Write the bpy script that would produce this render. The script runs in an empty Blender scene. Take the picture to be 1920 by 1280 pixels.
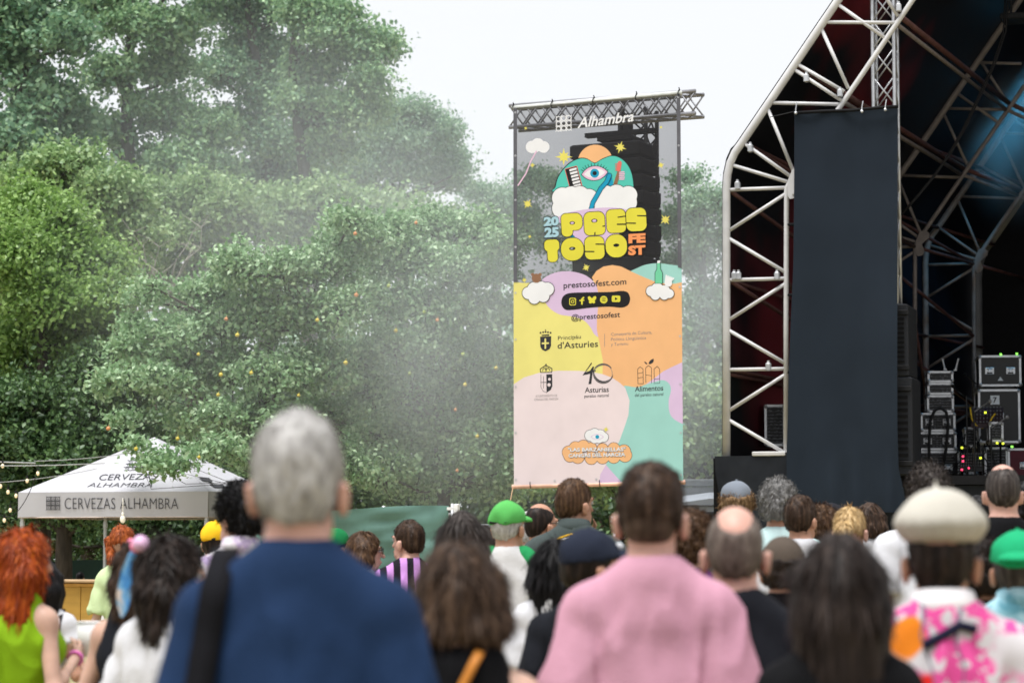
import bpy, math, random
import numpy as np
random.seed(7)
RNG = np.random.default_rng(11)
SC = bpy.context.scene
COL = SC.collection
R = math.radians

# ------------------------------------------------------------------ camera
CAM_H, TILT, F = 1.50, R(4.8), 85.0 / 36.0 * 1920.0
cam_d = bpy.data.cameras.new('camera')
cam_d.lens = 85.0
cam_d.sensor_width = 36.0
cam_d.clip_start = 0.1
cam_d.clip_end = 2000.0
cam_d.dof.use_dof = True
cam_d.dof.focus_distance = 22.5
cam_d.dof.aperture_fstop = 3.6
cam = bpy.data.objects.new('camera', cam_d)
cam.location = (0, 0, CAM_H)
cam.rotation_euler = (R(90) + TILT, 0, 0)
COL.objects.link(cam)
SC.camera = cam

# ------------------------------------------------------------------ world, sun, exposure
SUN_EL, SUN_AZ = R(74), R(215)
w = bpy.data.worlds.new('World')
SC.world = w
w.use_nodes = True
nt = w.node_tree
bg = nt.nodes['Background']
sky = nt.nodes.new('ShaderNodeTexSky')
sky.sky_type = 'NISHITA'
sky.sun_disc = False
sky.sun_elevation = SUN_EL
sky.sun_rotation = SUN_AZ
sky.air_density = 1.0
sky.dust_density = 4.0
sky.ozone_density = 1.0
hs = nt.nodes.new('ShaderNodeHueSaturation')       # a closed cloud layer: the sky's colour is washed out to white
hs.inputs['Saturation'].default_value = 0.10
cl = nt.nodes.new('ShaderNodeMixRGB')
cl.inputs['Fac'].default_value = 0.72
cl.inputs['Color2'].default_value = (9.95, 10.2, 10.65, 1)
nt.links.new(sky.outputs[0], hs.inputs['Color'])
nt.links.new(hs.outputs[0], cl.inputs['Color1'])
nt.links.new(cl.outputs[0], bg.inputs['Color'])
bg.inputs['Strength'].default_value = 0.0445
sun_d = bpy.data.lights.new('sun', 'SUN')
sun_d.energy = 1.8
sun_d.angle = R(25)
sun_d.color = (1.0, 0.99, 0.98)
sun = bpy.data.objects.new('sun', sun_d)
sun.location = (0, 0, 40)
sun.rotation_euler = (R(90) - SUN_EL, 0, R(180) - SUN_AZ)
COL.objects.link(sun)
SC.view_settings.view_transform = 'Standard'
SC.view_settings.look = 'None'
SC.view_settings.exposure = 1.40
SC.view_settings.gamma = 1.0
SC.render.engine = 'CYCLES'
cy = SC.cycles
cy.max_bounces = 8
cy.diffuse_bounces = 3
cy.glossy_bounces = 2
cy.transmission_bounces = 4
cy.transparent_max_bounces = 12
cy.volume_bounces = 4
cy.use_denoising = True
cy.caustics_reflective = False
cy.caustics_refractive = False

# ------------------------------------------------------------------ helpers
CT, ST = math.cos(TILT), math.sin(TILT)

def ray(px, py):
    u, v = (px - 960.0) / F, (640.0 - py) / F
    return np.array((u, CT - ST * v, ST + CT * v))

def at(px, py, Y):
    """the point on the ground plan at distance Y that is seen at photo position (px, py)"""
    r = ray(px, py)
    return np.array((0, 0, CAM_H)) + r * (Y / r[1])

class Plane:
    """a vertical (or sloping) plane in the place; photo positions are surveyed onto it"""
    def __init__(s, p0, ang=None, n=None):
        s.p0 = np.array(p0, float)
        s.n = np.array(n, float) if n is not None else np.array((-math.sin(ang), -math.cos(ang), 0.0))
        s.n /= np.linalg.norm(s.n)
    def hit(s, px, py, off=0.0):
        r = ray(px, py)
        o = np.array((0, 0, CAM_H))
        t = np.dot(s.p0 + s.n * off - o, s.n) / np.dot(r, s.n)
        return o + r * t

def lin(c):
    return tuple((x / 255 / 12.92 if x / 255 <= 0.04045 else ((x / 255 + 0.055) / 1.055) ** 2.4) for x in c)

def sr(r, g, b, k=1.0):
    return tuple(min(1.0, x * k) for x in lin((r, g, b)))

def nodes_of(name):
    m = bpy.data.materials.new(name)
    m.use_nodes = True
    return m, m.node_tree, m.node_tree.nodes['Principled BSDF']

def add(nt, typ, **kw):
    n = nt.nodes.new(typ)
    for k, v in kw.items():
        if k in n.inputs:
            n.inputs[k].default_value = v
        else:
            setattr(n, k, v)
    return n

def coords(nt, scale=(1, 1, 1)):
    tc = add(nt, 'ShaderNodeTexCoord')
    mp = add(nt, 'ShaderNodeMapping')
    mp.inputs['Scale'].default_value = scale
    nt.links.new(tc.outputs['Object'], mp.inputs['Vector'])
    return mp.outputs[0]

def ramp(nt, fac, stops):
    r = add(nt, 'ShaderNodeValToRGB')
    while len(r.color_ramp.elements) < len(stops):
        r.color_ramp.elements.new(0.5)
    for e, (p, c) in zip(r.color_ramp.elements, stops):
        e.position = p
        e.color = (*c, 1)
    nt.links.new(fac, r.inputs[0])
    return r.outputs[0]

MATS = {}
def mat(name, col, rough=0.7, var=0.15, vs=8.0, metal=0.0, bump=0.0, bs=40.0, spec=0.3, stretch=(1, 1, 1), sss=0.0, emit=None):
    if name in MATS:
        return MATS[name]
    m, nt, b = nodes_of(name)
    b.inputs['Roughness'].default_value = rough
    b.inputs['Metallic'].default_value = metal
    b.inputs['Specular IOR Level'].default_value = spec
    vec = coords(nt, stretch)
    n = add(nt, 'ShaderNodeTexNoise', Scale=vs, Detail=4.0)
    nt.links.new(vec, n.inputs['Vector'])
    lo = tuple(max(0, c * (1 - var)) for c in col)
    hi = tuple(min(1, c * (1 + var)) for c in col)
    nt.links.new(ramp(nt, n.outputs['Fac'], [(0.3, lo), (0.7, hi)]), b.inputs['Base Color'])
    if sss:
        b.inputs['Subsurface Weight'].default_value = sss
        b.inputs['Subsurface Radius'].default_value = (0.02, 0.008, 0.004)
    if bump:
        n2 = add(nt, 'ShaderNodeTexNoise', Scale=bs, Detail=3.0)
        nt.links.new(vec, n2.inputs['Vector'])
        bp = add(nt, 'ShaderNodeBump', Strength=bump, Distance=0.02)
        nt.links.new(n2.outputs['Fac'], bp.inputs['Height'])
        nt.links.new(bp.outputs[0], b.inputs['Normal'])
    if emit:
        b.inputs['Emission Color'].default_value = (*emit[0], 1)
        b.inputs['Emission Strength'].default_value = emit[1]
    MATS[name] = m
    return m

def mesh_obj(name, V, faces, m=None, parent=None, smooth=False):
    me = bpy.data.meshes.new(name)
    if isinstance(faces, np.ndarray):
        V = np.asarray(V, np.float32)
        k = faces.shape[1]
        me.vertices.add(len(V))
        me.vertices.foreach_set('co', V.ravel())
        me.loops.add(faces.size)
        me.loops.foreach_set('vertex_index', faces.astype(np.int32).ravel())
        me.polygons.add(len(faces))
        me.polygons.foreach_set('loop_start', np.arange(0, faces.size, k, dtype=np.int32))
        me.update(calc_edges=True)
    else:
        me.from_pydata([tuple(map(float, v)) for v in V], [], [tuple(int(i) for i in f) for f in faces])
        me.update()
    if smooth:
        me.polygons.foreach_set('use_smooth', np.ones(len(me.polygons), bool))
    if m is not None:
        me.materials.append(m)
    o = bpy.data.objects.new(name, me)
    COL.objects.link(o)
    if parent is not None:
        o.parent = parent
    return o

def tag(o, label=None, cat=None, group=None, kind=None):
    if label: o['label'] = label
    if cat: o['category'] = cat
    if group: o['group'] = group
    if kind: o['kind'] = kind
    return o

def thing(name, label, cat, loc=(0, 0, 0), rz=0.0, group=None):
    o = bpy.data.objects.new(name, None)
    o.empty_display_size = 0.1
    o.location = tuple(map(float, loc))
    o.rotation_euler = (0, 0, rz)
    COL.objects.link(o)
    return tag(o, label, cat, group)

class MB:
    """collects shapes; build() links them as one mesh object"""
    def __init__(s):
        s.v, s.f = [], []
    def raw(s, V, Fc):
        o = len(s.v)
        s.v += [tuple(map(float, p)) for p in V]
        s.f += [tuple(i + o for i in f) for f in Fc]
        return s
    def box(s, c, d, rz=0.0, bev=0.0):
        c = np.array(c, float); hx, hy, hz = np.array(d, float) / 2
        ca, sa = math.cos(rz), math.sin(rz)
        if bev <= 0:
            P = [(x, y, z) for z in (-hz, hz) for x, y in ((-hx, -hy), (hx, -hy), (hx, hy), (-hx, hy))]
            Fc = [(3, 2, 1, 0), (4, 5, 6, 7)] + [(i, (i + 1) % 4, 4 + (i + 1) % 4, 4 + i) for i in range(4)]
        else:
            b = bev
            rings = []
            for z, ins in ((-hz, b), (-hz + b, 0), (hz - b, 0), (hz, b)):
                x, y = hx - ins, hy - ins
                rings.append([(-x + b, -y, z), (x - b, -y, z), (x, -y + b, z), (x, y - b, z), (x - b, y, z), (-x + b, y, z), (-x, y - b, z), (-x, -y + b, z)])
            P = [p for r_ in rings for p in r_]
            Fc = [tuple(range(7, -1, -1)), tuple(range(24, 32))]
            for k in range(3):
                Fc += [(k * 8 + i, k * 8 + (i + 1) % 8, k * 8 + 8 + (i + 1) % 8, k * 8 + 8 + i) for i in range(8)]
        return s.raw([(c[0] + ca * x - sa * y, c[1] + sa * x + ca * y, c[2] + z) for x, y, z in P], Fc)
    def tube(s, pts, r, n=8, r2=None, cap=True):
        P = [np.array(p, float) for p in pts]
        m = len(P)
        rs = [r + ((r2 if r2 is not None else r) - r) * i / max(1, m - 1) for i in range(m)] if not isinstance(r, (list, tuple)) else r
        V = []
        up = None
        for i in range(m):
            t = P[min(i + 1, m - 1)] - P[max(i - 1, 0)]
            t = t / (np.linalg.norm(t) + 1e-9)
            if up is None:
                up = np.array((0, 0, 1.0)) if abs(t[2]) < 0.9 else np.array((1.0, 0, 0))
            a = np.cross(t, up); a /= np.linalg.norm(a) + 1e-9
            b = np.cross(a, t); up = b
            for k in range(n):
                an = 2 * math.pi * k / n
                V.append(P[i] + (a * math.cos(an) + b * math.sin(an)) * rs[i])
        Fc = [(i * n + k, i * n + (k + 1) % n, (i + 1) * n + (k + 1) % n, (i + 1) * n + k) for i in range(m - 1) for k in range(n)]
        if cap:
            Fc += [tuple(range(n - 1, -1, -1)), tuple((m - 1) * n + k for k in range(n))]
        return s.raw(V, Fc)
    def ball(s, c, r, nu=10, nv=6):
        r = np.array(r, float) * np.ones(3)
        V = [(c[0], c[1], c[2] - r[2])]
        for j in range(1, nv):
            ph = math.pi * j / nv - math.pi / 2
            V += [(c[0] + r[0] * math.cos(ph) * math.cos(2 * math.pi * i / nu), c[1] + r[1] * math.cos(ph) * math.sin(2 * math.pi * i / nu), c[2] + r[2] * math.sin(ph)) for i in range(nu)]
        V.append((c[0], c[1], c[2] + r[2]))
        Fc = [(0, 1 + (i + 1) % nu, 1 + i) for i in range(nu)]
        for j in range(nv - 2):
            Fc += [(1 + j * nu + i, 1 + j * nu + (i + 1) % nu, 1 + (j + 1) * nu + (i + 1) % nu, 1 + (j + 1) * nu + i) for i in range(nu)]
        e = len(V) - 1
        Fc += [(1 + (nv - 2) * nu + i, 1 + (nv - 2) * nu + (i + 1) % nu, e) for i in range(nu)]
        return s.raw(V, Fc)
    def prism(s, poly, a, b):
        """poly: list of 3d points; extruded by vector b-a (a tuple offset)"""
        n = len(poly)
        A = [np.array(p, float) + np.array(a) for p in poly]
        B = [np.array(p, float) + np.array(b) for p in poly]
        return s.raw(A + B, [tuple(range(n - 1, -1, -1)), tuple(range(n, 2 * n))] + [(i, (i + 1) % n, n + (i + 1) % n, n + i) for i in range(n)])
    def build(s, name, m, parent=None, smooth=False):
        return mesh_obj(name, s.v, s.f, m, parent, smooth)

def sag(a, b, drop, n=14):
    a, b = np.array(a, float), np.array(b, float)
    return [a + (b - a) * t + np.array((0, 0, -drop * 4 * t * (1 - t))) for t in np.linspace(0, 1, n)]

# ---- value noise
def vnoise(P, seed=0):
    P = np.asarray(P, np.float64) + 1000.0
    I = np.floor(P).astype(np.int64)
    f = P - I
    f = f * f * (3 - 2 * f)
    def h(i, j, k):
        n = (i * 374761393 + j * 668265263 + k * 2147483647 + seed * 974634777) & 0x7fffffff
        n = ((n ^ (n >> 13)) * 1274126177) & 0x7fffffff
        return ((n ^ (n >> 16)) & 0xffff) / 65535.0
    x, y, z = I[:, 0], I[:, 1], I[:, 2]
    r = 0
    for dx in (0, 1):
        for dy in (0, 1):
            for dz in (0, 1):
                wgt = (f[:, 0] if dx else 1 - f[:, 0]) * (f[:, 1] if dy else 1 - f[:, 1]) * (f[:, 2] if dz else 1 - f[:, 2])
                r = r + wgt * h(x + dx, y + dy, z + dz)
    return r * 2 - 1

# ---- distance fields: a body, a garment or a head of hair is one continuous surface grown from limbs
class Field:
    def __init__(s, lo, hi, h):
        s.lo = np.array(lo, float); s.h = h
        s.n = np.ceil((np.array(hi, float) - s.lo) / h).astype(int) + 1
        s.D = np.full(s.n, 0.15, np.float32)
        s.ax = [(s.lo[i] + h * np.arange(s.n[i])).astype(np.float32) for i in range(3)]
    def _sl(s, lo, hi):
        a = np.clip(np.floor((np.array(lo) - s.lo) / s.h).astype(int), 0, s.n)
        b = np.clip(np.ceil((np.array(hi) - s.lo) / s.h).astype(int) + 1, 0, s.n)
        return a, b
    def _grid(s, a, b):
        return (s.ax[0][a[0]:b[0], None, None], s.ax[1][None, a[1]:b[1], None], s.ax[2][None, None, a[2]:b[2]])
    def merge(s, lo, hi, fn, k=0.03, sub=False):
        m = 0.08
        a, b = s._sl(np.array(lo) - m, np.array(hi) + m)
        if np.any(b <= a): return
        d = fn(*s._grid(a, b))
        sl = s.D[a[0]:b[0], a[1]:b[1], a[2]:b[2]]
        if sub:
            hh = np.clip(0.5 - 0.5 * (sl + d) / k, 0, 1)
            sl[:] = sl + (-d - sl) * hh + k * hh * (1 - hh)
        else:
            hh = np.clip(0.5 + 0.5 * (sl - d) / k, 0, 1)
            sl[:] = sl + (d - sl) * hh - k * hh * (1 - hh)
    def cap(s, a, b, ra, rb=None, k=0.03, sub=False, flat=False, sy=1.0):
        a = np.array(a, float); b = np.array(b, float); rb = ra if rb is None else rb
        rm = max(ra, rb)
        ab = b - a; L2 = float(ab @ ab) + 1e-9
        def fn(x, y, z):
            px, py, pz = x - a[0], y - a[1], z - a[2]
            t0 = (px * ab[0] + py * ab[1] + pz * ab[2]) / L2
            t = np.clip(t0, 0, 1)
            d = np.sqrt((px - t * ab[0]) ** 2 + ((py - t * ab[1]) * sy) ** 2 + (pz - t * ab[2]) ** 2) - (ra + (rb - ra) * t)
            if flat:
                d = np.maximum(d, (t0 - 1) * math.sqrt(L2))
            return d
        s.merge(np.minimum(a, b) - rm, np.maximum(a, b) + rm, fn, k, sub)
    def ell(s, c, r, k=0.03, sub=False, rot=None):
        c = np.array(c, float); r = np.array(r, float)
        def fn(x, y, z):
            x, y, z = x - c[0], y - c[1], z - c[2]
            if rot is not None:
                x, y, z = (rot[0][0] * x + rot[1][0] * y + rot[2][0] * z, rot[0][1] * x + rot[1][1] * y + rot[2][1] * z, rot[0][2] * x + rot[1][2] * y + rot[2][2] * z)
            k0 = np.sqrt((x / r[0]) ** 2 + (y / r[1]) ** 2 + (z / r[2]) ** 2)
            k1 = np.sqrt((x / r[0] ** 2) ** 2 + (y / r[1] ** 2) ** 2 + (z / r[2] ** 2) ** 2) + 1e-6
            return k0 * (k0 - 1) / k1
        rr = r if rot is None else np.full(3, r.max())
        s.merge(c - rr, c + rr, fn, k, sub)
    def half(s, n, d, lo=None, hi=None):
        """keep only n.p <= d (inside the box lo..hi if given)"""
        n = np.array(n, float); n /= np.linalg.norm(n)
        a, b = (np.zeros(3, int), s.n) if lo is None else s._sl(lo, hi)
        x, y, z = s._grid(a, b)
        sl = s.D[a[0]:b[0], a[1]:b[1], a[2]:b[2]]
        sl[:] = np.maximum(sl, n[0] * x + n[1] * y + n[2] * z - d)
    def sample(s, P):
        I = np.clip(np.round((np.asarray(P) - s.lo) / s.h).astype(int), 0, s.n - 1)
        return s.D[I[:, 0], I[:, 1], I[:, 2]]
    def mesh(s):
        D = s.D
        D[[0, -1]] = np.maximum(D[[0, -1]], s.h); D[:, [0, -1]] = np.maximum(D[:, [0, -1]], s.h); D[:, :, [0, -1]] = np.maximum(D[:, :, [0, -1]], s.h)
        S = D < 0
        c = [S[i:S.shape[0] - 1 + i, j:S.shape[1] - 1 + j, k:S.shape[2] - 1 + k] for i in (0, 1) for j in (0, 1) for k in (0, 1)]
        al, an = c[0].copy(), c[0].copy()
        for q in c[1:]:
            al &= q; an |= q
        act = an & ~al
        I = np.argwhere(act)
        idx = np.full(act.shape, -1, np.int64)
        idx[act] = np.arange(len(I))
        off = [(i, j, k) for i in (0, 1) for j in (0, 1) for k in (0, 1)]
        val = [D[I[:, 0] + o[0], I[:, 1] + o[1], I[:, 2] + o[2]] for o in off]
        acc = np.zeros((len(I), 3)); cnt = np.zeros(len(I))
        for p in range(8):
            for q in range(p + 1, 8):
                if sum(abs(off[p][t] - off[q][t]) for t in range(3)) != 1: continue
                cr = (val[p] < 0) != (val[q] < 0)
                t = np.where(cr, val[p] / (val[p] - val[q] + 1e-12), 0)
                for ax in range(3):
                    acc[:, ax] += np.where(cr, off[p][ax] + (off[q][ax] - off[p][ax]) * t, 0)
                cnt += cr
        V = s.lo + (I + acc / cnt[:, None]) * s.h
        Q = []
        for ax in range(3):
            a, b = [(1, 2), (2, 0), (0, 1)][ax]
            n = S.shape
            lo_ = [slice(1, -1)] * 3; hi_ = [slice(1, -1)] * 3
            lo_[ax] = slice(0, n[ax] - 1); hi_[ax] = slice(1, n[ax])
            s0, s1 = S[tuple(lo_)], S[tuple(hi_)]
            for fl in (0, 1):
                E = np.argwhere((s0 & ~s1) if fl == 0 else (~s0 & s1))
                if not len(E): continue
                E = E + np.array([0 if t == ax else 1 for t in range(3)])
                da = np.zeros(3, int); db = np.zeros(3, int); da[a] = 1; db[b] = 1
                q = [idx[tuple((E - o).T)] for o in (da + db, db, 0 * da, da)]
                if fl: q = q[::-1]
                Q.append(np.stack(q, 1))
        Fc = np.concatenate(Q) if Q else np.zeros((0, 4), int)
        Fc = Fc[(Fc >= 0).all(1)]
        return V, Fc

def vnormals(V, Fc):
    N = np.zeros_like(V)
    fn = np.cross(V[Fc[:, 2]] - V[Fc[:, 0]], V[Fc[:, 3 if Fc.shape[1] > 3 else 1]] - V[Fc[:, 1 if Fc.shape[1] > 3 else 0]])
    for k in range(Fc.shape[1]):
        np.add.at(N, Fc[:, k], fn)
    return N / (np.linalg.norm(N, axis=1, keepdims=True) + 1e-12)

# ---- flat print: 2D shapes from distance functions, polygons and type, surveyed onto a plane
def fill2d(sdf, box, step=0.7):
    x0, y0, x1, y1 = box
    nx, ny = int((x1 - x0) / step) + 2, int((y1 - y0) / step) + 2
    X = x0 + step * np.arange(nx); Y = y0 + step * np.arange(ny)
    D = sdf(X[:, None], Y[None, :]) + 0 * (X[:, None] + Y[None, :])
    V, Fc = [], []
    S = D < 0
    for j in range(ny - 1):
        full = S[:-1, j] & S[1:, j] & S[:-1, j + 1] & S[1:, j + 1]
        i = 0
        while i < nx - 1:
            if full[i]:
                i0 = i
                while i < nx - 1 and full[i]: i += 1
                o = len(V)
                V += [(X[i0], Y[j]), (X[i], Y[j]), (X[i], Y[j + 1]), (X[i0], Y[j + 1])]
                Fc.append((o, o + 1, o + 2, o + 3))
                continue
            cs = [(i, j), (i + 1, j), (i + 1, j + 1), (i, j + 1)]
            ins = [S[c] for c in cs]
            if any(ins):
                poly = []
                for q in range(4):
                    c0, c1 = cs[q], cs[(q + 1) % 4]
                    if ins[q]: poly.append((X[c0[0]], Y[c0[1]]))
                    if ins[q] != ins[(q + 1) % 4]:
                        t = D[c0] / (D[c0] - D[c1])
                        poly.append((X[c0[0]] + (X[c1[0]] - X[c0[0]]) * t, Y[c0[1]] + (Y[c1[1]] - Y[c0[1]]) * t))
                if len(poly) > 2:
                    o = len(V)
                    V += poly
                    Fc.append(tuple(range(o, o + len(poly))))
            i += 1
    return V, Fc

def circ(cx, cy, r): return lambda x, y: np.hypot(x - cx, y - cy) - r
def seg2(ax, ay, bx, by, r):
    def f(x, y):
        dx, dy = bx - ax, by - ay
        t = np.clip(((x - ax) * dx + (y - ay) * dy) / (dx * dx + dy * dy + 1e-9), 0, 1)
        return np.hypot(x - ax - t * dx, y - ay - t * dy) - r
    return f
def line2(pts, r): return uni(*[seg2(*pts[i], *pts[i + 1], r) for i in range(len(pts) - 1)])
def rbox(x0, y0, x1, y1, r):
    cx, cy, hx, hy = (x0 + x1) / 2, (y0 + y1) / 2, (x1 - x0) / 2 - r, (y1 - y0) / 2 - r
    def f(x, y):
        qx, qy = np.abs(x - cx) - hx, np.abs(y - cy) - hy
        return np.hypot(np.maximum(qx, 0), np.maximum(qy, 0)) + np.minimum(np.maximum(qx, qy), 0) - r
    return f
def elli(cx, cy, a, b): return lambda x, y: (np.sqrt(((x - cx) / a) ** 2 + ((y - cy) / b) ** 2) - 1) * min(a, b)
def uni(*fs):
    def f(x, y):
        d = fs[0](x, y)
        for g in fs[1:]: d = np.minimum(d, g(x, y))
        return d
    return f
def sub(a, *bs):
    def f(x, y):
        d = a(x, y)
        for b in bs: d = np.maximum(d, -b(x, y))
        return d
    return f
def grow(a, k): return lambda x, y: a(x, y) - k
def inter(a, b): return lambda x, y: np.maximum(a(x, y), b(x, y))
def rot2(f, cx, cy, deg):
    c, s_ = math.cos(R(deg)), math.sin(R(deg))
    return lambda x, y: f(cx + c * (x - cx) + s_ * (y - cy), cy - s_ * (x - cx) + c * (y - cy))

def smooth_poly(pts, n=6):
    """closed Catmull-Rom"""
    P = np.array(pts, float); m = len(P); out = []
    for i in range(m):
        a, b, c, d = P[i - 1], P[i], P[(i + 1) % m], P[(i + 2) % m]
        for t in np.linspace(0, 1, n, endpoint=False):
            out.append(0.5 * (2 * b + (c - a) * t + (2 * a - 5 * b + 4 * c - d) * t * t + (3 * b - a - 3 * c + d) * t ** 3))
    return out

def text2d(s, x0, y0, w=None, h=10.0, bold=0.0, shear=0.0, slope=0.0, align='l'):
    """letters as a flat mesh in photo positions: left end of the baseline at (x0, y0), capital height h, fitted to width w"""
    cu = bpy.data.curves.new('type', 'FONT')
    cu.body = s; cu.size = 1.0; cu.offset = bold; cu.resolution_u = 3
    ob = bpy.data.objects.new('type', cu)
    COL.objects.link(ob)
    bpy.context.view_layer.update()
    ev = ob.evaluated_get(bpy.context.evaluated_depsgraph_get())
    me = ev.to_mesh()
    V = np.array([v.co[:2] for v in me.vertices]); Fc = [tuple(p.vertices) for p in me.polygons]
    ev.to_mesh_clear()
    bpy.data.objects.remove(ob); bpy.data.curves.remove(cu)
    sy = h / 0.73
    x = V[:, 0] - V[:, 0].min(); sx = sy if w is None else w / x.max()
    x = x * sx; y = V[:, 1] * sy
    if align == 'c': x = x - x.max() / 2
    X = x0 + x + shear * y; Yp = y0 - y + slope * x
    return list(zip(X, Yp)), Fc

def put(plane, shapes, off, name, m, parent=None, extra=None):
    V, Fc = [], []
    for v, f in shapes:
        o = len(V); V += list(v); Fc += [tuple(i + o for i in q) for q in f]
    W = np.array([plane.hit(x, y, off) for x, y in V])
    if extra is not None: W = W + extra
    return mesh_obj(name, W, Fc, m, parent)

def poly2(pts):
    from mathutils.geometry import tessellate_polygon
    pts = [tuple(p) for p in pts]
    return (pts, [tuple(t) for t in tessellate_polygon([[(p[0], p[1], 0) for p in pts]])])

# ================================================================== SETTING
def straw_material():
    m, nt, b = nodes_of('trampled_straw')
    v = coords(nt)
    n1 = add(nt, 'ShaderNodeTexNoise', Scale=0.6, Detail=6.0)
    n2 = add(nt, 'ShaderNodeTexNoise', Scale=38.0, Detail=4.0)
    nt.links.new(v, n1.inputs['Vector']); nt.links.new(v, n2.inputs['Vector'])
    c1 = ramp(nt, n2.outputs['Fac'], [(0.3, sr(112, 98, 72)), (0.55, sr(158, 143, 112)), (0.75, sr(184, 170, 140))])
    mx = add(nt, 'ShaderNodeMixRGB')
    mx.inputs['Color2'].default_value = (*sr(120, 126, 70), 1)
    f = ramp(nt, n1.outputs['Fac'], [(0.45, (0, 0, 0)), (0.65, (0.7, 0.7, 0.7))])
    nt.links.new(f, mx.inputs['Fac']); nt.links.new(c1, mx.inputs['Color1'])
    nt.links.new(mx.outputs[0], b.inputs['Base Color'])
    b.inputs['Roughness'].default_value = 0.95
    return m

g = MB()
g.raw([(-140, -30, 0), (140, -30, 0), (140, 170, 0), (-140, 170, 0)], [(0, 1, 2, 3)])
tag(g.build('ground', straw_material()), kind='structure')

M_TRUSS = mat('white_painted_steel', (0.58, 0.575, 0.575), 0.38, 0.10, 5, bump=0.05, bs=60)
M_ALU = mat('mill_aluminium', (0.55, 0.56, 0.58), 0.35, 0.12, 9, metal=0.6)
M_BEIGE = mat('beige_steel_painted_shade', (0.20, 0.175, 0.165), 0.5, 0.2, 6)  # dim light on the white arches further in is put into this beige
M_RUST = mat('brown_red_steel', (0.10, 0.046, 0.042), 0.55, 0.25, 6)
M_DRAPE = mat('blue_black_stage_cloth', (0.0175, 0.0245, 0.035), 0.9, 0.10, 1.2, bump=0.25, bs=220, spec=0.1)
M_SKIRT = mat('grey_black_stage_skirt', (0.022, 0.025, 0.031), 0.85, 0.2, 4, bump=0.2, bs=200, spec=0.1)
M_BLACK = mat('matt_black', (0.004, 0.004, 0.005), 0.75, 0.3, 12, spec=0.2)
M_BLACKG = mat('black_laminate', (0.006, 0.006, 0.007), 0.4, 0.3, 12, spec=0.4)
M_PA = mat('charcoal_speaker_paint', (0.020, 0.022, 0.027), 0.7, 0.2, 30, bump=0.1, bs=200)
M_CABLE = mat('black_rubber', (0.012, 0.012, 0.013), 0.55, 0.2, 20)
M_WHITE = mat('white_enamel', (0.78, 0.78, 0.78), 0.5, 0.04, 10)
M_GEAR = mat('dull_grey_connectors', (0.13, 0.135, 0.15), 0.5, 0.5, 18)
M_CHROME = mat('bright_steel', (0.62, 0.63, 0.65), 0.25, 0.1, 20, metal=0.9)

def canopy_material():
    m, nt, b = nodes_of('black_roof_cloth_painted_red_light')
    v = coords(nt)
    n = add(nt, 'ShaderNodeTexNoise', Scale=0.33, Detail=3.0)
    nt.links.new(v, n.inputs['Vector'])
    nt.links.new(ramp(nt, n.outputs['Fac'], [(0.46, (0.003, 0.0035, 0.007)), (0.62, (0.15, 0.012, 0.020))]), b.inputs['Base Color'])  # red stage light on the dark cloth, painted as maroon blotches
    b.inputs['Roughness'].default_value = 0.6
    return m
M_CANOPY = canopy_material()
M_NAVY = mat('navy_black_roof_cloth', (0.004, 0.006, 0.012), 0.6, 0.3, 1.0)

# ---------------------------------------------------------------- stage
PHI, DPT = R(18), R(25)
RV = np.array((math.cos(PHI), -math.sin(PHI), 0)); NV = np.array((-math.sin(PHI), -math.cos(PHI), 0))
A0 = at(1362, 855, 33.0)
PA = Plane(A0, PHI)
ZW = PA.hit(1474, 852)[2]                      # top of the wing the arch stands on
def zat(px, py, z):
    r = ray(px, py)
    return at(px, py, (z - CAM_H) * r[1] / r[2])
E1 = PA.hit(1490, 325)
T2 = zat(1728, 440, E1[2]) - E1
T3 = zat(1838, 473, E1[2]) - E1
T4 = T3 + (T3 - T2) * 1.15
SHIFT = [np.zeros(3), T2, T3, T4]
for t in SHIFT: t[2] = 0
DECK = 2.42

def P1(x, y): return PA.hit(x, y)
outer = [P1(*p) for p in smooth_poly([(1362, 855), (1362, 345)], 1)][:2]
outer = [P1(1362, 855), P1(1362, 600), P1(1362, 352), P1(1364, 328), P1(1369, 306), P1(1378, 286), P1(1391, 268), P1(1572, 0), P1(1712, -207)]
UM = 7.6
pk = A0 + RV * UM; pk[2] = outer[-1][2] + (UM - float((outer[-1] - A0) @ RV)) * 0.75
outer.append(pk)
inner = [P1(1474, 852), P1(1474, 600), P1(1475, 352), P1(1487, 331), P1(1600, 164), P1(1715, -5), P1(1790, -112)]
ik = pk.copy(); ik[2] -= 1.15
inner.append(ik)
def mir(p):
    u = float((p - A0) @ RV)
    return p + RV * (2 * UM - 2 * u)
outer_full = outer + [mir(p) for p in outer[-2::-1]]
inner_full = inner + [mir(p) for p in inner[-2::-1]]
WEB = [((1551, 42), (1678, 43)), ((1541, 56), (1591, 167)), ((1494, 120), (1583, 172)), ((1490, 131), (1578, 189)),
       ((1447, 193), (1574, 196)), ((1440, 205), (1487, 320)), ((1394, 268), (1481, 330)), ((1374, 310), (1476, 341)),
       ((1366, 356), (1474, 352)), ((1474, 363), (1366, 433)), ((1368, 448), (1474, 511)), ((1364, 525), (1474, 522)),
       ((1474, 531), (1366, 600)), ((1366, 619), (1474, 682)), ((1364, 693), (1474, 691)), ((1474, 701), (1366, 770)),
       ((1366, 787), (1474, 850)), ((1625, -60), (1684, 31)), ((1570, 8), (1660, 72)), ((1612, -62), (1712, -60))]
roof = thing('stage_roof', 'white tubular arched truss roof with dark cloth, red stage light painted on, over the open stage', 'stage roof', A0)
def loc(p): return tuple(np.array(p) - A0)
def rel(ps, t=np.zeros(3)): return [np.array(p) - A0 + t for p in ps]
WEBM = []
for a, b in WEB:
    a, b = P1(*a), P1(*b)
    WEBM += [(a, b), (mir(a), mir(b))]
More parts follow.
